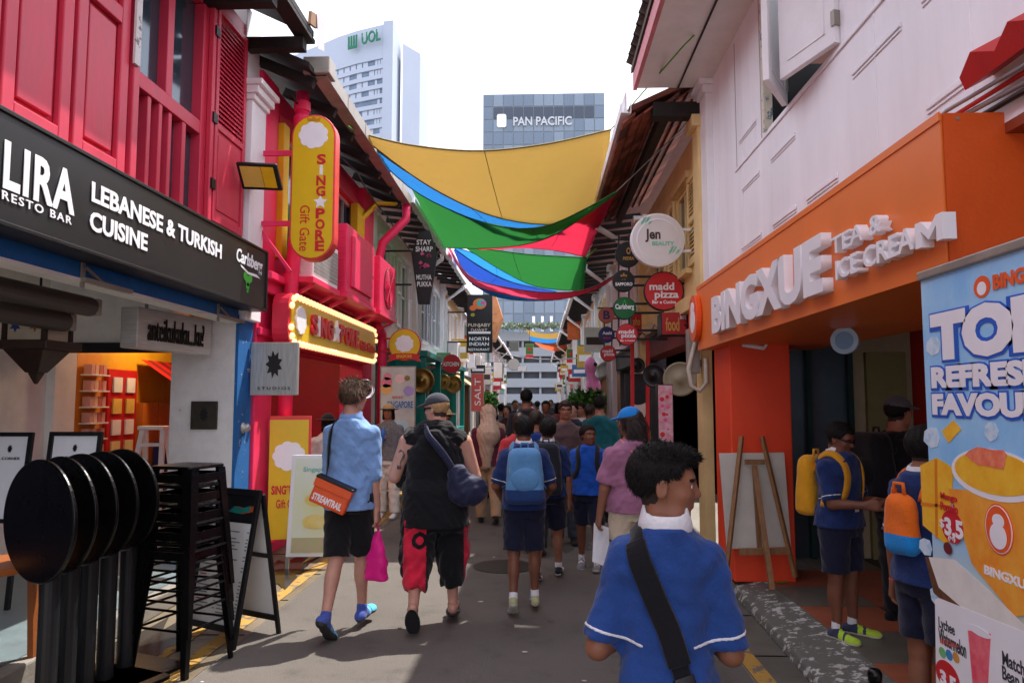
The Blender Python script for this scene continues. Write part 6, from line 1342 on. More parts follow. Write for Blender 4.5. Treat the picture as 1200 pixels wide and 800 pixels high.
t, f, kx, ky = board('grey poster panel of Singapore blind box toys beside the red wall', 445, 487, 429, 516, 11.6, M('poster_grey', (196, 200, 194), rough=.4), [('SINGAPORE', 454, 484, 470, 478, M('poster_blue', (30, 110, 180))), ('BLIND BOX', 460, 472, 464, 467, REDS)], GALV, .03, name='poster_panel')
for q, (x, y, r_, c_) in enumerate(((453, 448, 7, (226, 130, 150)), (454, 441, 5, (230, 150, 160)), (468, 444, 6, (236, 206, 200)), (477, 443, 3.5, (150, 120, 60)), (479, 458, 6.5, (170, 150, 210)), (453, 456, 7, (230, 180, 110)), (470, 500, 9, (180, 215, 230)))): scallop(f, (x-445)*kx, (516-y)*ky, r_*kx, M('toy_print%d' % q, c_, bump=0), t, c=.005, n=5)
for x in (.05, .5): mb = MB(f); mb.box(x, x+.03, -f.o.z+.006, 0, -.04, -.01); mb.build('leg', GALV, t)
t, f, k = disc('round red kitchen sign on the teal shopfront', 529, 426, 11, 18.5, REDS, [('KITCHEN', 520, 538, 424, 429, LETW)], REDS, -2.9)
t, f, kx, ky = board('black Punjaby Dawat north Indian restaurant banner with paisley', 547, 577, 345, 413, 22.0, SIGNB, [('PUNJABY', 548.5, 575, 379, 384, M('bronze_ink', (206, 190, 170))), ('DAWAT', 552, 571, 385, 389, MATS['bronze_ink']), ('NORTH', 550, 573, 395, 399, LETW), ('INDIAN', 550, 573, 401, 405, LETW), ('RESTAURANT', 549, 574, 408, 411, LETW)], BLACK, .12)
for q, (x, y, r_, c_) in enumerate(((562, 356, 8, (214, 110, 60)), (564, 355, 5.5, (60, 170, 150)), (566, 355, 3, (200, 80, 150)), (554, 361, 4, (214, 110, 60)), (554, 369, 2.5, (160, 150, 60)))): mb = MB(f); mb.cyl((x-547)*kx, (413-y)*ky, r_*kx, .005, .008+.002*q, 18, rb=r_*kx*.8); mb.build('paisley_print', M('paisley%d' % q, c_, bump=0), t)
mb = MB(f); mb.box(2*kx, 28*kx, 22*ky, 24.5*ky, .005, .008); mb.build('rule', LETW, t); mb = MB(f); mb.box(-.9, 0, 1.2, 1.24, -.08, -.04).box(-.9, 0, .3, .34, -.08, -.04); mb.build('bracket', BLACK, t)
t, f, kx, ky = board('tall faded red salt sign standing beyond the teal shops', 552, 567, 437, 482, 24.5, M('faded_red', (206, 92, 88)), [], GALV, .05); fq_ = Fr(f.p(.1, .1, .0), (0, 0, 1), (-1, 0, 0)); txt('SALT', fq_, .1, -.22, .9, .2, LETW, t, c=.006)
disc('grey white round shop sign far on the left side', 602, 427, 7, 34, M('pale_grey', (200, 200, 196)), [], GALV, -2.9); board('small white sign under the grey round one far left', 606, 617, 429, 435, 34, WHITE, [], GALV)
board('white blank lightbox sign beyond the salt sign', 578, 589, 424, 443, 27, WHITE, [], BLACK, .2); board('grey caged lamp box high on the left in the distance', 597, 608, 400, 411, 33, M('cage_grey', (110, 116, 110)), [], GALV, .3)
for lb, x0, x1, y0, y1, Y in (('green banner with red star above red strip on the left, farther', 616, 625, 403, 415, 38), ('green banner with red star above red strip hanging right of the lane', 664, 674, 409, 420, 36), ('tiny far green banner with yellow star low in the distance', 656, 663, 434, 441, 48)):
    t, f, kx, ky = board(lb, x0, x1, y0, y1, Y, M('banner_green', (60, 110, 50)), [], M('banner_yellow', (200, 180, 60)), .02); w_ = (x1-x0)*kx; h_ = (y1-y0)*ky
    mb = MB(f); mb.prism([(w_/2+(.34 if i % 2 == 0 else .15)*w_*math.sin(6.283*i/10), h_/2+(.34 if i % 2 == 0 else .15)*w_*math.cos(6.283*i/10)) for i in range(10)], .006, .01); mb.build('star', REDP, t); mb = MB(f); mb.box(0, w_, -h_*.45, -.02, -.01, 0); mb.build('strip', REDS, t); mb = MB(f); mb.bar((w_/2, h_, 0), (w_/2, h_+1.0, 0), .02); mb.build('cord', BLACK, t)
board('orange arched picture banner hanging on the right above the crowd', 665, 680, 377, 398, 30, M('sunset_print', (226, 120, 60), rgb2=(190, 84, 50), scale=3), [], M('sunset_edge', (200, 100, 50)), .03)
board('dark green shop sign hanging on the right in the distance', 675, 686, 415, 432, 28, M('bottle_green', (24, 50, 44)), [('CAFE', 676, 684, 421, 424, LETW)], BLACK); board('small white square sign with red mark far right', 675, 684, 433, 441, 28, WHITE, [('7', 677, 682, 434, 440, REDS)], GALV); board('brown wooden shop sign under the flower box on the right', 679, 698, 404, 415, 24, M('brown_sign', (120, 70, 56)), [], BLACK)
board('small blue and red number sign beside the white hose', 816, 828, 421, 430, 7.6, M('sky_sign', (70, 150, 200)), [('OBS', 817.5, 826, 423, 428, REDS)], WHITE, .02)
# gongs and teal porches
def dish(label, cx, cy, r, Y, mat=BRASS, yaw=0, name='gong', cat='gong', group=None):
    c = pix(cx, cy, Y=Y); rr = r*Y/FPX; f = Fr(c, (math.cos(yaw), math.sin(yaw), 0)); mb = MB(f); mb.lathe(0, 0, [(rr*.96, -.05), (rr, -.03), (rr, 0), (rr*.9, .008), (rr*.86, -.004), (rr*.3, .02), (rr*.22, .04), (.005, .05)], 32); return tag(mb.build(name, mat, None, smooth=True), label, cat, group)
for ya, yb, lb in ((14.6, 16.9, 'teal painted timber porch of the first teal shop'), (20.0, 22.2, 'teal painted timber porch of the second teal shop')):
    t = thing('shop_porch', lb, 'porch', (-2.6, ya, 0)); mb = MB(); mb.box(-2.93, -2.28, ya, ya+.1, .1, 2.45); mb.build('panel', TEAL, t)
    for x in (-2.36, -2.86): mb = MB(); mb.box(x, x+.12, ya-.06, ya-.002, .1, 2.5); mb.build('post', TEAL, t, bevel=.01)
    mb = MB(); mb.box(-2.93, -2.2, ya-.12, yb, 2.5, 2.62); mb.build('canopy', TEAL, t, bevel=.01); mb = MB(); mb.box(-2.36, -2.24, yb-.2, yb-.08, .1, 2.5); mb.build('post', TEAL, t)
    mb = MB(); mb.box(-2.9, -2.24, ya+.11, yb-.21, .1, .9); mb.build('counter', TEAL, t)
dish('large brass gong on the first teal porch', 494, 446, 15, 14.5, group='brass gongs'); dish('smaller brass gong on the second teal porch', 531, 450, 10.5, 19.85, group='brass gongs'); dish('brass gong half hidden behind the first teal porch post', 519, 447, 9, 17.8, group='brass gongs')
dish('round convex steel mirror on the red wall behind the man', 428, 456, 12, 10.9, M('mirror_steel', (200, 200, 200), rough=.08, metal=1, var=.05, bump=0), R(25), 'convex_mirror', 'mirror')
# right side lower clutter
dish('big beige round fan cover on the wall of the cream house', 797, 444, 20, 8.6, M('beige_plastic', (150, 138, 112), rough=.6), R(-20), 'fan_cover', 'fan'); dish('black round disc beside the beige fan cover', 766, 440, 14, 9.6, BLACK, R(-30), 'wall_disc', 'disc'); dish('second black round disc above the dark portrait mural', 747, 428, 9, 11, BLACK, 0, 'wall_disc', 'disc')
t, f, kx, ky = board('black free standing lightbox with pink flower poster', 771, 789, 450, 520, 8.0, M('pink_poster', (222, 190, 200), rgb2=(206, 110, 130), scale=12, var=.1), [], BLACK, .16, name='lightbox_sign')
for q in range(9): mb = MB(f); a, b_ = random.uniform(.03, .12), random.uniform(.05, .55); mb.cyl(a, b_, random.uniform(.012, .028), .005, .007+q*.0006, 10); mb.build('flower_print', (REDS, PKN)[q % 2], t)
mb = MB(f); mb.box(.0, .17, -f.o.z, -.002, -.14, -.02); mb.build('stand', BLACK, t)
t = thing('portrait_mural', 'dark mural panel with a pale stylised face on the bar wall', 'mural', (1.4, 11, .1)); f = Fr(pix(736, 512, Y=11.2), (1, 0, 0)); 
mb = MB(f); mb.box(-.04, .34, -.9, .95, -.05, 0); mb.build('panel', M('mural_black', (34, 30, 34)), t); mb = MB(f); mb.cyl(.18, .42, .1, .001, .004, 20, rb=.17); mb.build('face_print', M('mural_face', (206, 180, 168)), t); mb = MB(f); mb.cyl(.15, .6, .16, .005, .008, 20, rb=.12); mb.build('hair_print', BLACK, t); mb = MB(f); mb.box(-.04, .34, -.4, .1, .001, .004); mb.build('pattern_print', M('mural_pattern', (190, 150, 40), rgb2=(30, 90, 90), scale=5), t)
for x in (741, 759): mb = MB(); mb.bar(pix(x, 540, Y=10.6), pix(x, 395, Y=10.6), .05, raw=True); tag(mb.build('bar_post', REDP, None), ('left' if x < 750 else 'right')+' slim red post framing the dark mural', 'post')
t, f, kx, ky = board('red slanted menu box sign with gold characters on the cream house', 775, 806, 366, 392, 8.6, M('menu_red', (176, 30, 36)), [('hot', 797, 804, 368, 374, LETW), ('food', 780, 796, 372, 388, GOLD)], BLACK, .3)
t, f, kx, ky = board('second red menu sign behind the pizza sign', 740, 752, 366, 392, 10.8, M('menu_red', (176, 30, 36)), [('pho', 742, 750, 372, 384, GOLD)], BLACK, .2)
mb = MB(); mb.tube([pix(*p, Y=7.45) for p in ((823, 372), (815, 400), (807, 432), (810, 452), (820, 458), (828, 448), (827, 420))], .022, 8, raw=True); tag(mb.build('hose', M('cream_hose', (206, 196, 178)), None, smooth=True), 'looped cream hose hanging at the end of the orange sign', 'hose')
mb = MB(); mb.box(1.5, 1.62, 7.5, 7.62, 1.9, 2.35); tag(mb.build('meter_box', GALV, None, bevel=.01), 'grey meter box below the left end of the orange sign', 'box')
t = thing('balloon_figure', 'pink flamingo shaped balloon hanging on the right above the plants', 'balloon', pix(692, 440, Y=20)); fd_ = Fd(); c_ = np.array(pix(692, 440, Y=20)-Vector(t.location)); fd_.ell(c_+V3(0, 0, .25), (.16, .14, .26)).ell(c_+V3(.08, 0, -.3), (.2, .16, .3)).cap(c_+V3(-.05, 0, .3), c_+V3(.05, 0, -.2), .11, .12); fobj('body', fd_, .02, M('balloon_pink', (232, 130, 180), rough=.25), t)
fd_ = Fd(); fd_.ell(c_+V3(.12, -.05, .3), (.06, .1, .06)); fobj('beak', fd_, .015, BLACK, t)
mb = MB(); mb.tube([pix(692, 425, Y=20), (1.6, 20, 3.4)], .006, 4, raw=True); o = mb.build('string', BLACK, t)
for i, (x, y, Y) in enumerate(((716, 520, 9.0), (712, 505, 10.6))):
    q = pix(x, y, Y=Y); t = thing('bar_table', ('nearer', 'farther')+() and '' or ('nearer' if i == 0 else 'farther')+' dark bar table on the right beside the teal shirt man', 'table', (q.x, Y, 0)); mb = MB(); mb.cyl(q.x, Y, .28, .96, 1.0, 24); mb.build('table_top', BLACK, t); mb = MB(); mb.cyl(q.x, Y, .03, .03, .96, 10); mb.build('pole', BLACK, t); mb = MB(); mb.cyl(q.x, Y, .22, .005, .03, 24); mb.build('base', BLACK, t)
# wooden gabled bay far on the left, striped awning, clutter of small signs
t = thing('timber_bay', 'orange timber gabled bay projecting high on the left', 'bay window', (-2.6, 31.5, 3)); f = Fr((-2.9, 30.9, 0), (1, 0, 0)); mb = MB(f); mb.prism([(0, 4.2), (1.0, 4.2), (1.35, 5.2), (1.0, 6.3), (.1, 5.6)], -1.5, 0); mb.build('cladding', M('cedar', (196, 134, 84), var=.2, scale=4), t)
for b_ in (4.5, 4.9, 5.3): mb = MB(f); mb.box(.1, 1.1, b_, b_+.05, .001, .03); mb.build('board', M('cedar', (1, 1, 1)), t)
t = thing('striped_awning', 'brown and cream striped awning over a far left shop door', 'awning', (-2.6, 26, 2)); 
for i in range(8): mb = MB(); y = 25+i*.3; mb.add([(-2.95, y, 2.6), (-2.95, y+.3, 2.6), (-2.1, y+.3, 2.0), (-2.1, y, 2.0), (-2.1, y+.3, 1.85), (-2.1, y, 1.85)], [(0, 3, 2, 1), (3, 5, 4, 2)], raw=True); mb.build('stripe', (CREAM, M('brown_canvas', (120, 70, 46)))[i % 2], t)
random.seed(12)
SGN = [((225, 225, 222), 'white'), ((40, 40, 44), 'black'), ((190, 50, 46), 'red'), ((70, 110, 170), 'blue'), ((206, 170, 70), 'ochre'), ((90, 130, 90), 'green')]
for i in range(22):
    s_ = -1 if i % 2 else 1; Y = 19+i*1.75; col, nm = SGN[(i*5+i//3) % 6]; x0 = -2.9 if s_ < 0 else 1.15; z = 2.5+random.uniform(-.2, 1.0); wd = random.uniform(.4, .65); ht = random.uniform(.35, .8)
    od = ('first', 'second', 'third', 'fourth', 'fifth', 'sixth', 'seventh', 'eighth', 'ninth', 'tenth', 'eleventh')[i//2]
    t = thing('projecting_sign', 'small %s shop sign, %s of those projecting down the %s side' % (nm, od, 'left' if s_ < 0 else 'right'), 'sign', (x0, Y, z)); f = Fr((x0, Y, z), (1, 0, 0)); mb = MB(f); mb.box(0, wd, 0, ht, -.06, 0); mb.build('board', M('far_sign_'+nm, col, rough=.45), t, bevel=.01); mb = MB(f); mb.box(.06, wd-.06, ht*.3, ht*.6, .001, .01); mb.build('print', LETW if nm != 'white' else INK, t)
for i in range(6):
    Y = 23.5+i*3.1; mb = MB(); mb.box(-2.92, -2.6, Y, Y+.8, 2.95+.1*(i % 2), 3.55+.1*(i % 2)); o = mb.build('air_conditioner', WHITE, None, bevel=.02); tag(o, 'white air conditioner on the %s far left house front' % ('first', 'second', 'third', 'fourth', 'fifth', 'sixth')[i], 'air conditioner', 'far white air conditioners'); mb = MB(Fr((-2.6, 0, 0), (0, 1, 0))); mb.cyl(Y+.35, 3.25+.1*(i % 2), .24, .001, .01, 20); mb.build('fan_guard', GALV, o)

# ------------------------------------------------------------------ people
TAN = skinm('tan', (140, 92, 68)); BRN = skinm('brown', (120, 76, 56)); FAIR = skinm('fair', (192, 142, 122)); MED = skinm('medium', (158, 108, 84)); DRK = skinm('deep', (98, 62, 48))
POLO = cloth('navy_polo', (30, 50, 100)); POLOB = cloth('royal_blue_polo', (38, 70, 134)); NAVYS = cloth('navy_shorts', (26, 30, 52)); BROWNH = M('hair_brown', (92, 66, 48), rough=.5, var=.35, scale=60, bump=.5, bscale=300, stretch=(1, 1, .2)); GREYW = cloth('grey_white', (190, 190, 192))
DKB = M('hair_dark_brown', (44, 32, 27), rough=.45, var=.35, scale=60, bump=.5, bscale=300, stretch=(1, 1, .2))
def gp(px, Y): q = pix(px, 600, Y=Y); return q.x
def backpack(p, label, body, low=None, trim=None, w_=.29, h_=.42, d_=.17, front=False, pouch=True, group=None, straps=True, strapm=None, bodyshow=True):
    s = p.s; t = attach('backpack', label, p, 'backpack', group); f = Fd(); zc = p.zp+.165*s; ry = p.rows[4][4]+.02; yb = p.rows[4][2]-ry
    if bodyshow:
        c = V3(0, yb-d_/2, zc); r_ = .05
        def fn(X, Y, Z):
            k = np.clip((Z-(zc-h_/2))/h_, 0, 1); wd = w_/2*(1-.22*k**2.5); q = [np.abs(X-c[0])-(wd-r_), np.abs(Y-c[1])-(d_/2*(1-.25*k)-r_), np.abs(Z-c[2])-(h_/2-r_)]
            return np.sqrt(sum(np.maximum(v, 0)**2 for v in q))+np.minimum(np.maximum(np.maximum(q[0], q[1]), q[2]), 0)-r_
        f.add(fn, c-V3(w_/2, d_/2, h_/2), c+V3(w_/2, d_/2, h_/2)); f.post.append(fold(11, .003, wl=.13))
        cl = None; mats = [body]
        if low is not None:
            mats = [body, low]; cl = lambda P: (P[:, 2] < zc-h_*(.16 if pouch is False else .24)).astype(int)
        fobj('pack_body', f, .009, mats, t, cl)
        if pouch:
            g = Fd(); cc = c+V3(0, -d_/2+.02, -h_*.06); g.ell(cc, (w_*.38, .035, h_*.22)); fobj('pocket', g, .008, body, t)
        if trim is not None:
            mb = MB(); mb.tube([Vector((w_*.40*math.cos(a), yb-d_*.95+.02, zc+h_*.02+h_*.40*math.sin(a))) for a in [math.pi*i/14 for i in range(15)]], .005, 5, raw=True); lpart(mb, 'zip', trim, t)
        mb = MB(); mb.tube([Vector((-.03, yb-.05, zc+h_*.47)), Vector((-.025, yb-.05, zc+h_*.47+.045)), Vector((.025, yb-.05, zc+h_*.47+.045)), Vector((.03, yb-.05, zc+h_*.47))], .009, 6, raw=True); lpart(mb, 'handle', strapm or body, t)
    if straps:
        for sd in (-1, 1):
            pts = path([(sd*.05*s, yb+.02, zc+.07*s), (sd*.058*s, -.03*s, p.zp+.315*s), (sd*.064*s, .03*s, p.zp+.31*s), (sd*.068*s, .09*s, p.zp+.22*s), (sd*.082*s, .06*s, p.zp+.12*s), (sd*.092*s, -.02*s, p.zp+.085*s)], 26)
            P, G = project(p.shirt, pts, .004); lpart(ribbon(P, G, .05, .010), 'strap', strapm or body, t)
    return t
def capdome(p, mat, brim=(0, 1), tilt=0, name='cap', brimL=.30, full=False, brimmat=None, rise=.0):
    hh, hc, HR = p.hh, p.hc, p.HR; f = Fd(); hd = lambda q: hc+HR @ (np.array(q)*hh); f.ell(hd((0, -.05, .16+rise)), np.array((.40, .485, .43))*hh, HR)
    zcut = hd((0, 0, .16))[2]; n_ = HR @ nrm((0, .12, 1)); o_ = hd((0, 0, .17))
    f.post.append(lambda X, Y, Z, F: np.maximum(F, -((X-o_[0])*n_[0]+(Y-o_[1])*n_[1]+(Z-o_[2])*n_[2]))); o = fobj(name, f, .006, mat, p.root)
    g = Fd()
    if full: g.ell(hd((0, -.03, .17)), np.array((.72, .82, .06))*hh, HR); cut = None
    else: g.ell(hd((0, .40, .175)), np.array((.31, .40, .05))*hh, HR @ rotx(-.18))
    b = fobj('brim', g, .006, brimmat or mat, o); b.parent = o; return o
SHW = lambda nm, up, sole=(226, 226, 226), ac=None: {'up': cloth('shoe_'+nm, up), 'sole': M('sole_'+nm, sole, rough=.6), 'accent': cloth('shoe_ac_'+nm, ac or up)}

# the boy in front
q = pix(780, 650, Y=2.12)
b1 = person('boy in royal blue polo seen from behind, head turned right, black strap across', q.x, 2.12, 0, R(-6), 1.555, TAN, vox=.0055, kid=True, head=(R(-90), R(-4)), hair='quiff', shirt=POLOB, piping=SOCK, collar=SOCK, shorts=NAVYS, loose=.015, sleeve=.92, hem=-.06,
    wid=.80, arms=(((-.28, -.10, -1), (.62, .75, .1)), ((.2, -.02, -1), (-.4, .9, .12))), shoes=SHW('grey', (120, 120, 130)), seed=4, lean=(.03, 0))
strands(b1, 6500, .017, HAIRM, lambda q: (q[0]*.9, .55+.2*q[1], .35 if q[2] > .3 else -.75), lambda q: q[:, 2] > .10, wd=.0012)
strands(b1, 3800, .013, HAIRM, lambda q: (q[0]*.6, -.2, -.9), lambda q: (q[:, 2] < .2) & (q[:, 2] > -.3), seed=8, wd=.0007)
t = attach('shoulder_bag_strap', 'wide black padded bag strap crossing the back of the front boy', b1, 'strap'); s = b1.s; zp = b1.zp
P0 = path([(-.060*s, .03*s, zp+.32*s), (-.062*s, -.02*s, zp+.318*s), (-.05*s, -.08*s, zp+.25*s), (-.012*s, -.1*s, zp+.16*s), (.035*s, -.1*s, zp+.06*s), (.075*s, -.1*s, zp-.03*s)], 34); P, G = project(b1.shirt, P0, .003)
lpart(ribbon(P, G, .048, .005), 'webbing', BLACKC, t); lpart(ribbon(P[9:25], G[9:25], .066, .016), 'pad', BLACKC, t, bevel=.004); lpart(ribbon(P[25:28]+G[25:28]*.004, G[25:28], .058, .010), 'buckle', BLACK, t, bevel=.002)

# man in the denim shirt
DEN = cloth('chambray', (122, 158, 208), var=.2); x = gp(410, 5.3)
m1 = person('man in pale blue rolled sleeve shirt and black shorts walking away', x, 5.3, 0, R(-8), 1.76, FAIR, vox=.007, wid=.93, legs=((-12, 16, -.05, -38), (13, 6, -.04, 4)), arms=(((-.12, .3, -1), (.2, .8, -.3)), ((.07, -.03, -1), (.03, .16, -1))), head=(R(-28), R(-6)), hair='mop', hairmat=BROWNH, shirt=DEN, sleeve=1.08, loose=.017, hem=-.05, collar=DEN, shorts=BLACKC, shortlen=.98,
    shoes={'up': cloth('shoe_blue', (70, 90, 170)), 'sole': M('sole_dark', (60, 58, 56)), 'accent': cloth('shoe_cyan', (90, 190, 226)), 'sock': False}, seed=2, lean=(.03, 0))
strands(m1, 2600, .045, BROWNH, lambda q: (q[0]*.8+.2, -.1, .1 if q[2] > .3 else -.8), lambda q: q[:, 2] > -.2, wd=.0016)
t = attach('messenger_bag', 'orange messenger bag with white lettering on the back of the man in blue', m1, 'bag'); s = m1.s; zp = m1.zp
f = Fr(Vector((-.115*s, -.098*s, zp+.035*s)), (1, .1, -.42), (.42, 0, 1)); mb = MB(f); mb.box(0, .27, -.07, .11, -.01, .06); o = lpart(mb, 'bag_body', M('orange_tarpaulin', (232, 92, 44), rough=.32, var=.1), t, False, .015)
mb = MB(f); mb.box(-.004, .274, .05, .115, .062, .07).box(-.004, .274, .115, .122, -.01, .07); lpart(mb, 'flap', MATS['orange_tarpaulin'], t, False, .006); mb = MB(f); mb.box(-.006, .276, .108, .126, -.012, .073); lpart(mb, 'flap_edge', BLACK, t, False, .004)
tx = txt('STREAMTRAIL', f, .02, -.045, .22, .05, LETW, None, c=.061, depth=.002, bold=.03); tx.parent = t
P0 = path([(-.12*s, -.075*s, zp+.06*s), (-.105*s, -.08*s, zp+.17*s), (-.07*s, -.06*s, zp+.29*s), (-.055*s, .0, zp+.32*s), (-.03*s, .08*s, zp+.26*s)], 26); P, G = project(m1.shirt, P0, .004); lpart(ribbon(P, G, .036, .005), 'strap', BLACKC, t)
sh, el, wr, ud, fd_, hd_ = m1.arm[1]; t = attach('carrier_bag', 'magenta drawstring bag hanging from the right hand of the man in blue', m1, 'bag'); f = Fd(); c = wr+hd_*.09*s; f.loft([(c[2]-.34, c[0], c[1]-.02, .085, .045), (c[2]-.2, c[0], c[1]-.02, .08, .04), (c[2]-.08, c[0], c[1]-.01, .045, .028), (c[2], c[0], c[1], .018, .016)]); f.post.append(fold(3, .0035, wl=.09)); fobj('bag_body', f, .007, cloth('magenta_nylon', (222, 24, 130), rough=.45), t); mb = MB(); mb.tube([Vector(c), Vector(c+V3(0, 0, .04))], .008, 6, raw=True); lpart(mb, 'cord', MATS['magenta_nylon'], t)

# woman in black
x = gp(510, 5.5); BLT = cloth('black_jersey', (18, 18, 22)); REDC = cloth('red_batik', (206, 34, 62), var=.3)
w1 = person('woman in black sleeveless top, dark cap and red and black harem trousers', x, 5.5, 0, R(4), 1.63, FAIR, vox=.007, wid=1.34, legs=((-12, 14, .05, -50), (8, 4, .05, 0)), arms=(((-.36, .12, -1), (.1, .95, .1)), ((.30, .1, -1), (-.05, .75, -.6))), head=(R(62), R(-4)), hair='crop', hairmat=M('hair_blond', (176, 140, 96), rough=.5, var=.3, scale=60), shirt=BLT, sleeve=0, loose=.03, hem=-.12, shoes='flipflop', seed=6, belly=.02)
s = w1.s; zp = w1.zp; f = Fd()
f.loft([(zp-.14*s, 0, -.01*s, .15*s, .105*s), (zp-.05*s, 0, -.01*s, .145*s, .105*s), (zp+.04*s, 0, 0, .13*s, .09*s)], k=.03)
for hip, kn, an, td, sv, fa, toe in w1.leg: f.cap(hip, kn, .085*s, .078*s, k=.03); f.cap(kn, kn+sv*.165*s, .080*s, .050*s, k=.03, cut=.97)
f.post.append(fold(23, .009, fx=1.6, wl=.12)); hl_, hr_ = w1.leg
def pc(P):
    mi = np.zeros(len(P), int); mi[(P[:, 0] < -.03*s) & (P[:, 0] > -.135*s) & (P[:, 1] < .03)] = 1; mi[P[:, 0] > .135*s] = 1; k = (P[:, 0]+.06*s)**2+(P[:, 2]-(zp-.17*s))**2; mi[(k < (.036*s)**2) & (k > (.017*s)**2) & (P[:, 1] < 0)] = 0; return mi
fobj('harem_trousers', f, .008, [BLT, REDC], w1.root, pc)
capdome(w1, cloth('charcoal_cap', (58, 60, 70)))
f = Fd(); n0 = V3(0, -.01*s, zp+.315*s)                    # shawl over the shoulders
f.cap(n0+V3(-.10*s, -.02*s, -.03*s), n0+V3(.10*s, -.02*s, -.03*s), .045*s, .045*s, k=.03).cap(n0+V3(-.11*s, .02*s, -.03*s), n0+V3(-.16*s, .05*s, -.24*s), .045*s, .03*s, k=.03).cap(n0+V3(-.04*s, -.02*s, .0), n0+V3(.04*s, -.02*s, .0), .05*s, .05*s, k=.03); f.post.append(fold(31, .009, wl=.06)); fobj('shawl', f, .008, BLT, w1.root)
hd = lambda q: w1.hc+w1.HR @ (np.array(q)*w1.hh)
mb = MB(); mb.tube([Vector(hd((-.36, -.02, .05))), Vector(hd((-.33, .28, .04))), Vector(hd((-.1, .42, .03))), Vector(hd((.1, .42, .03))), Vector(hd((.33, .28, .04))), Vector(hd((.36, -.02, .05)))], .007, 6, raw=True); 
for sd in (-1, 1): mb.cyl(0, 0, .001, 0, .001, 3) if 0 else mb.add([Vector(hd((sd*.06, .425, .08))), Vector(hd((sd*.27, .36, .08))), Vector(hd((sd*.26, .36, -.04))), Vector(hd((sd*.08, .42, -.05)))], [(0, 1, 2, 3)], raw=True)
lpart(mb, 'sunglasses', BLACK, w1.root, False)
sh, el, wr, ud, fd_, hd_ = w1.arm[0]; P0 = [sh+ud*(.04+.012*i)*s+V3(-.03*math.cos(i*1.3), -.05, 0)*s for i in range(9)]; P, G = project(w1.body, P0, .0005); lpart(ribbon(P, G, .03, .0006), 'tattoo', M('tattoo_ink', (92, 84, 92), var=.4, scale=40), w1.root)
t = attach('hobo_bag', 'navy slouchy shoulder bag on the right hip of the woman in black', w1, 'bag'); f = Fd(); c = V3(.15*s, -.10*s, zp+.05*s); f.ell(c, (.095*s, .05*s, .075*s)).ell(c+V3(-.04*s, -.0, .05*s), (.05*s, .04*s, .07*s)); f.post.append(fold(41, .006, wl=.08)); fobj('bag_body', f, .008, cloth('navy_nylon', (34, 38, 66), rough=.55), t)
P0 = path([(.10*s, -.11*s, zp+.12*s), (.06*s, -.12*s, zp+.19*s), (.0, -.12*s, zp+.27*s), (-.045*s, -.06*s, zp+.33*s), (-.06*s, .04*s, zp+.30*s)], 22); P, G = project(w1.shirt, P0, .03); lpart(ribbon(P, G, .05, .012), 'strap', MATS['navy_nylon'], t)

# schoolboys in the middle
b2 = person('boy in navy polo and shorts walking away under a light blue backpack', gp(614, 5.85), 5.85, 0, R(3), 1.5, BRN, vox=.008, kid=True, legs=((-6, 12, .03, -30), (4, 2, .03, 0)), head=(R(8), R(-12)), hair='mop', shirt=POLO, piping=SOCK, collar=SOCK, shorts=NAVYS, sleeve=.9, loose=.024, shoes=SHW('lime', (176, 176, 130), (206, 206, 190), (90, 110, 190)), arms=(((-.3, .05, -1), (.25, .7, -.6)), ((.3, .05, -1), (-.2, .7, -.5))), seed=12, shortlen=.95)
backpack(b2, 'light blue backpack with darker base and lime zip on the walking boy', cloth('pack_blue', (90, 142, 190)), cloth('pack_navy', (34, 62, 112)), M('lime_zip', (170, 214, 60)))
b3 = person('boy in navy polo with black backpack just right of the blue backpack', gp(642, 6.9), 6.9, 0, R(-6), 1.5, MED, vox=.009, kid=True, legs=((-8, 8, .03, -12), (14, 6, .03, 0)), hair='short', shirt=POLO, collar=SOCK, shorts=NAVYS, sleeve=.9, loose=.024, shoes=SHW('mono', (40, 40, 44), (226, 226, 226), (210, 210, 212)), head=(R(10), 0), seed=13, shortlen=.9)
backpack(b3, 'black backpack worn by the second walking schoolboy', cloth('pack_black', (34, 36, 44)), h_=.46)
b4 = person('boy in bright blue tee facing the camera and looking right', gp(690, 7.35), 7.35, 0, R(172), 1.43, BRN, vox=.008, kid=True, legs=((10, 8, .03, 4), (-6, 6, .03, -8)), head=(R(34), R(4)), hair='short', shirt=cloth('bright_blue_tee', (26, 82, 180)), shorts=NAVYS, sleeve=.8, loose=.024, shoes=SHW('white', (212, 212, 216), (230, 230, 230), (120, 120, 126)), seed=14, shortlen=.92)
backpack(b4, 'black backpack whose straps show on the boy in the blue tee', cloth('pack_black', (34, 36, 44)))
w2 = person('woman in blue cap, mauve tee and beige shorts with long dark hair', gp(740, 5.75), 5.75, 0, R(18), 1.6, MED, vox=.008, wid=1.04, head=(R(48), R(-4)), hair='long', hairmat=DKB, shirt=cloth('mauve_tee', (158, 106, 134)), shorts=cloth('beige_shorts', (206, 190, 164)), sleeve=.85, loose=.028, shoes=SHW('tan', (170, 140, 110)), arms=(((-.2, .1, -1), (-.05, .35, -1)), ((.2, .1, -1), (-.1, .6, -.7))), seed=15, shortlen=.62)
strands(w2, 2600, .10, DKB, lambda q: (q[0]*.2, -.3, -1), lambda q: (q[:, 2] < .15), wd=.002); capdome(w2, cloth('cap_azure', (28, 126, 206)))
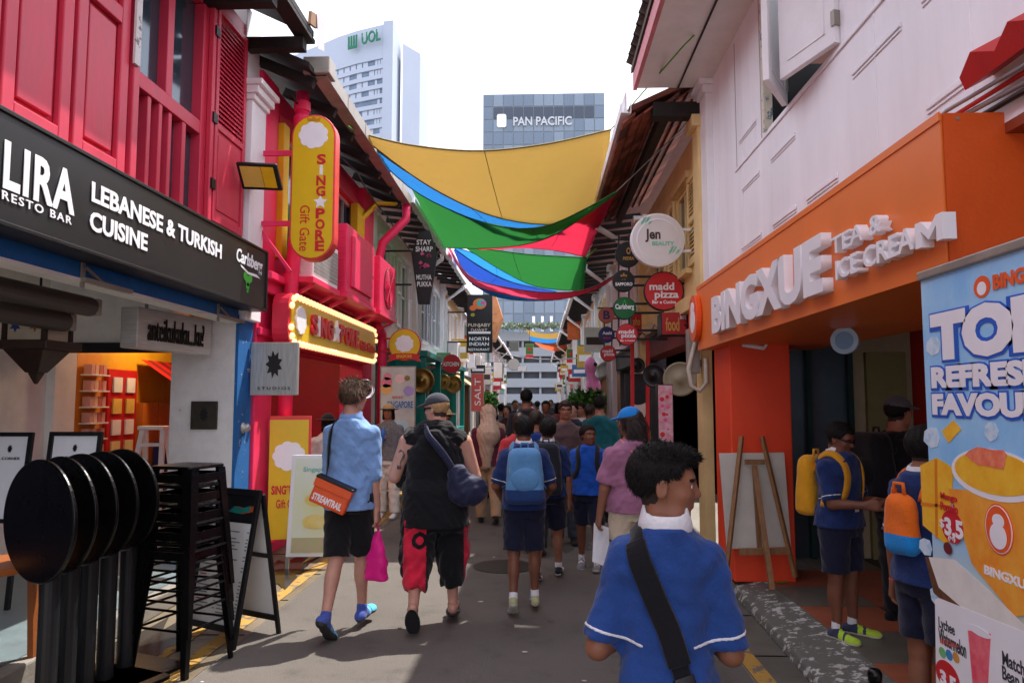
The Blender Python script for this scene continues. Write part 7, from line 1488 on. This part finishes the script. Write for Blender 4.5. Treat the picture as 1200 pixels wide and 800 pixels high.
t = attach('sling_bag', 'small dusty pink sling bag on the woman in the blue cap', w2, 'bag'); s = w2.s; zp = w2.zp; f = Fd(); f.ell(V3(.12*s, -.07*s, zp+.06*s), (.05*s, .025*s, .036*s)); fobj('bag_body', f, .007, cloth('dusty_pink', (206, 126, 130), rough=.5), t); P0 = path([(.10*s, -.09*s, zp+.09*s), (.04*s, -.1*s, zp+.19*s), (-.04*s, -.09*s, zp+.28*s), (-.06*s, 0, zp+.33*s)], 18); P, G = project(w2.shirt, P0, .004); lpart(ribbon(P, G, .02, .004), 'strap', MATS['dusty_pink'], t)
sh, el, wr, ud, fd_, hd_ = w2.arm[0]; t = attach('paper_sheets', 'white folded sheets held in the hand of the woman in mauve', w2, 'paper'); f = Fr(Vector(wr+hd_*.06*s+V3(.03, .02, -.02)), (.35, -.6, -.1), (.1, .1, 1)); mb = MB(f); mb.box(-.06, .09, -.26, .03, -.003, .003); lpart(mb, 'sheet', SOCK, t, False)
# beige headscarf
w3 = person('woman in long beige headscarf and khaki trousers walking away', gp(572, 10), 10, 0, R(8), 1.57, MED, vox=.011, wid=1.08, legs=((8, 4), (-12, 10, .02, -16)), hair=None, hands=False, shirt=cloth('maroon_top', (92, 34, 52)), trouser=cloth('khaki', (172, 140, 108)), sleeve=1.8, loose=.02, hem=-.03, shoes=BLACKC, seed=16)
f = Fd(); s = w3.s; zp = w3.zp; f.ell(w3.hc+V3(0, -.01, .01), (.085*s*.85, .075*s, .088*s)).cap(w3.hc+V3(0, -.03, -.02), V3(0, -.07*s, zp+.24*s), .06*s, .10*s, k=.04).cap(V3(-.02*s, -.085*s, zp+.26*s), V3(-.02*s, -.085*s, zp-.02*s), .085*s, .04*s, k=.04).ell(w3.hc+V3(0, .075*s, -.01), (.045*s, .04*s, .06*s), op='s', k=.01); f.post.append(fold(44, .007, fx=2, wl=.09)); fobj('headscarf', f, .009, cloth('beige_scarf', (196, 166, 144)), w3.root)
m2 = person('man in brown tee and glasses walking towards the camera', gp(663, 8.6), 8.6, 0, R(184), 1.66, MED, vox=.010, hair='mop', hairmat=DKB, shirt=cloth('brown_tee', (92, 72, 72)), trouser=cloth('grey_jeans', (70, 76, 88)), sleeve=.9, loose=.03, shoes=BLACKC, seed=17, wid=1.08)
hd = lambda q: m2.hc+m2.HR @ (np.array(q)*m2.hh); mb = MB(); mb.tube([Vector(hd((-.33, .0, .05))), Vector(hd((-.29, .33, .05))), Vector(hd((-.1, .42, .04))), Vector(hd((.1, .42, .04))), Vector(hd((.29, .33, .05))), Vector(hd((.33, .0, .05)))], .004, 5, raw=True); lpart(mb, 'glasses', BLACK, m2.root)
m3 = person('man in dark teal shirt standing with his back turned on the right', gp(704, 10.2), 10.2, 0, R(-10), 1.72, MED, vox=.011, shirt=cloth('teal_shirt', (18, 88, 96)), trouser=BLACKC, sleeve=.9, loose=.03, shoes=BLACKC, hands=False, seed=18, wid=1.1)
KN = cloth('houndstooth', (120, 118, 120), var=.6, bs=140); KN.node_tree.nodes['Noise Texture'].inputs['Scale'].default_value = 90
w4 = person('woman in sun hat, grey knit cardigan and white trousers by the red wall', gp(454, 10.4), 10.4, .0, R(178), 1.6, MED, vox=.010, legs=((6, 4, .06), (-4, 2, .05)), hair='bob', shirt=KN, trouser=cloth('white_trouser', (222, 216, 206)), sleeve=1.7, loose=.022, shoes=SOCK, arms=(((-.15, .0, -1), (-.05, .1, -1)), ((.25, .1, -1), (-.6, .6, .5))), seed=19)
capdome(w4, cloth('straw_hat', (178, 146, 100)), name='sun_hat', full=True, brimmat=cloth('hat_black', (38, 32, 32)))
t = attach('drink_bottle', 'small blue drink bottle in the hand of the woman in the sun hat', w4, 'bottle'); sh, el, wr, ud, fd_, hd_ = w4.arm[1]; c = wr+hd_*.06*w4.s; mb = MB(); mb.lathe(c[0], c[1], [(.03, c[2]-.07), (.033, c[2]+.07), (.014, c[2]+.1), (.014, c[2]+.12)], 12); lpart(mb, 'bottle_body', M('blue_bottle', (60, 110, 200), rough=.2), t)

# right porch
b5 = person('boy with yellow backpack and glasses looking at his phone on the porch', gp(985, 5.0), 5.0, .11, R(-142), 1.42, BRN, vox=.007, kid=True, wid=1.08, head=(R(6), R(-18)), hair='short', shirt=POLO, piping=SOCK, collar=SOCK, shorts=NAVYS, sleeve=.9, loose=.022, shortlen=.92, arms=(((-.1, .25, -1), (.2, 1, .05)), ((.1, .25, -1), (-.25, 1, .05))), shoes=SHW('neon', (60, 66, 90), (232, 226, 200), (176, 214, 60)), legs=((2, 2, .04, 0, .3), (2, 2, .05, 0, -.2)), seed=21)
backpack(b5, 'mustard yellow backpack on the boy looking at his phone', cloth('pack_yellow', (214, 150, 30)), h_=.4, d_=.15)
sh, el, wr, ud, fd_, hd_ = b5.arm[1]; t = attach('mobile_phone', 'dark mobile phone held by the boy with the yellow backpack', b5, 'phone'); c = wr+hd_*.075*b5.s+V3(-.03, 0, .02); f = Fr(Vector(c), (1, 0, 0), (0, .5, .8)); mb = MB(f); mb.box(-.035, .035, -.06, .075, -.004, .004); lpart(mb, 'handset', BLACK, t, False, .004)
hd = lambda q: b5.hc+b5.HR @ (np.array(q)*b5.hh); mb = MB(); mb.tube([Vector(hd((-.34, .0, .05))), Vector(hd((-.30, .33, .04))), Vector(hd((-.1, .42, .03))), Vector(hd((.1, .42, .03))), Vector(hd((.30, .33, .04))), Vector(hd((.34, .0, .05)))], .005, 5, raw=True); lpart(mb, 'glasses', BLACK, b5.root)
f = Fr(Vector((.05, b5.rows[4][4]+.05, b5.zp+.12)), (-1, 0, 0)); mb = MB(f); mb.box(-.02, .02, -.035, .03, -.002, .002); lpart(mb, 'name_tag', SOCK, b5.root, False)
b6 = person('boy with orange and blue drawstring bag half hidden by the banner', gp(1088, 3.45), 3.45, .1, R(-72), 1.46, TAN, vox=.0065, kid=True, head=(R(-15), R(-8)), hair='short', shirt=POLO, piping=SOCK, collar=SOCK, shorts=NAVYS, sleeve=.9, loose=.02, arms=(((-.22, -.05, -1), (-.1, .1, -1)), ((.2, .2, -1), (0, .9, .1))), shoes=SHW('dark', (50, 50, 56)), seed=22, shortlen=.8)
backpack(b6, 'orange and blue drawstring backpack on the boy beside the banner', cloth('pack_orange', (232, 112, 30)), cloth('pack_cyan', (32, 140, 216)), None, .19, .28, .085, pouch=False, strapm=MATS['pack_orange'])
sh, el, wr, ud, fd_, hd_ = b6.arm[0]; mb = MB(); f = Fd(); f.cap(wr-fd_*.012, wr-fd_*.004, .0195*b6.s, .0195*b6.s); f.post.append(lambda X, Y, Z, F: np.maximum(F, np.abs(Z-wr[2]-.008)-.006)); fobj('wristband', f, .005, M('pink_rubber', (210, 60, 110)), b6.root)
m4 = person('person in dark clothes with black backpack in the porch shadow', gp(1056, 5.3), 5.3, .1, R(-75), 1.58, MED, vox=.010, hair='short', shirt=BLACKC, trouser=BLACKC, sleeve=.9, shoes=BLACKC, hands=False, seed=23, wid=1.1); capdome(m4, cloth('grey_cap', (90, 90, 96)))
backpack(m4, 'bulky black backpack in the porch shadow behind the schoolboys', BLACKC, w_=.34, h_=.5, d_=.2)

# the crowd farther down the lane
CR_ = [(520, 8.8, 1.57, 176, 'short', (206, 150, 130), 'woman in straw sun hat just behind the woman in black', 'straw'),
       (382, 8.7, 1.5, 30, 'bob', (214, 206, 200), 'person in white shirt behind the white poster stand', 'black'),
       (617, 10.6, 1.82, 0, 'mop', (40, 40, 48), 'tall person with bushy black hair amid the crowd', None),
       (594, 14, 1.58, 180, 'long', (70, 50, 54), 'long haired woman facing the camera in the middle crowd', None),
       (577, 12.5, 1.56, 0, 'bob', (196, 160, 140), 'person with black bob hair and beige top left of the lane', None),
       (609, 8.2, 1.52, 10, 'long', (196, 60, 66), 'girl with brown long hair and red top ahead of schoolboys', 'brown'),
       (628, 8.1, 1.55, -8, 'mop', (32, 60, 130), 'dark curly haired boy in blue beyond the light blue backpack', None),
       (672, 10.8, 1.64, 170, 'short', (46, 44, 60), 'man in dark shirt behind the man in brown', None),
       (683, 12.4, 1.62, 120, 'short', (206, 208, 212), 'man in white shirt seen side on near the potted plant', None),
       (692, 11.4, 1.6, -60, 'short', (34, 36, 48), 'person in black beside the man in teal', None),
       (640, 13.5, 1.66, 182, 'short', (90, 92, 100), 'man in grey tee walking towards the camera mid lane', None),
       (655, 16.5, 1.62, 0, 'long', (150, 90, 90), 'woman in faded red top farther down the lane', None),
       (604, 18, 1.68, 178, 'short', (60, 64, 80), 'man in slate shirt farther down left of centre', None),
       (630, 21, 1.66, 0, 'short', (190, 190, 188), 'small far person in white near the lane centre', None),
       (646, 25, 1.7, 180, 'short', (50, 50, 58), 'small far person in black right of centre', None),
       (622, 30, 1.68, 0, 'bob', (160, 60, 70), 'tiny far person in red near the lane end', None),
       (587, 16, 1.6, 10, 'short', (120, 120, 130), 'person in grey by the second teal porch', None)]
for i, (px, Y, H_, yw, hr, c_, lb, extra) in enumerate(CR_):
    pp = person(lb, gp(px, Y), Y, 0, R(yw), H_, (MED, BRN, TAN, FAIR)[i % 4], vox=.012 if Y < 13 else .016, hair=hr, hairmat=DKB if extra == 'brown' or i % 3 == 0 else HAIRM, shirt=cloth('crowd_top%d' % i, c_), trouser=None if i % 3 == 1 else (BLACKC, cloth('jeans', (58, 70, 98)), cloth('khaki', (1, 1, 1)))[i % 3], shorts=NAVYS if i % 3 == 1 else None, sleeve=.85, loose=.026, shoes=BLACKC, hands=False, legs=((12, 6), (-12, 10, .02, -14)), head=(R((i*37 % 50)-25), 0), seed=50+i, wid=1+.1*((i*7) % 3)/2, group='crowd down the lane')
    if extra in ('straw', 'black'): capdome(pp, cloth('straw_hat', (1, 1, 1)) if extra == 'straw' else cloth('hat_black', (1, 1, 1)), name='sun_hat', full=True)
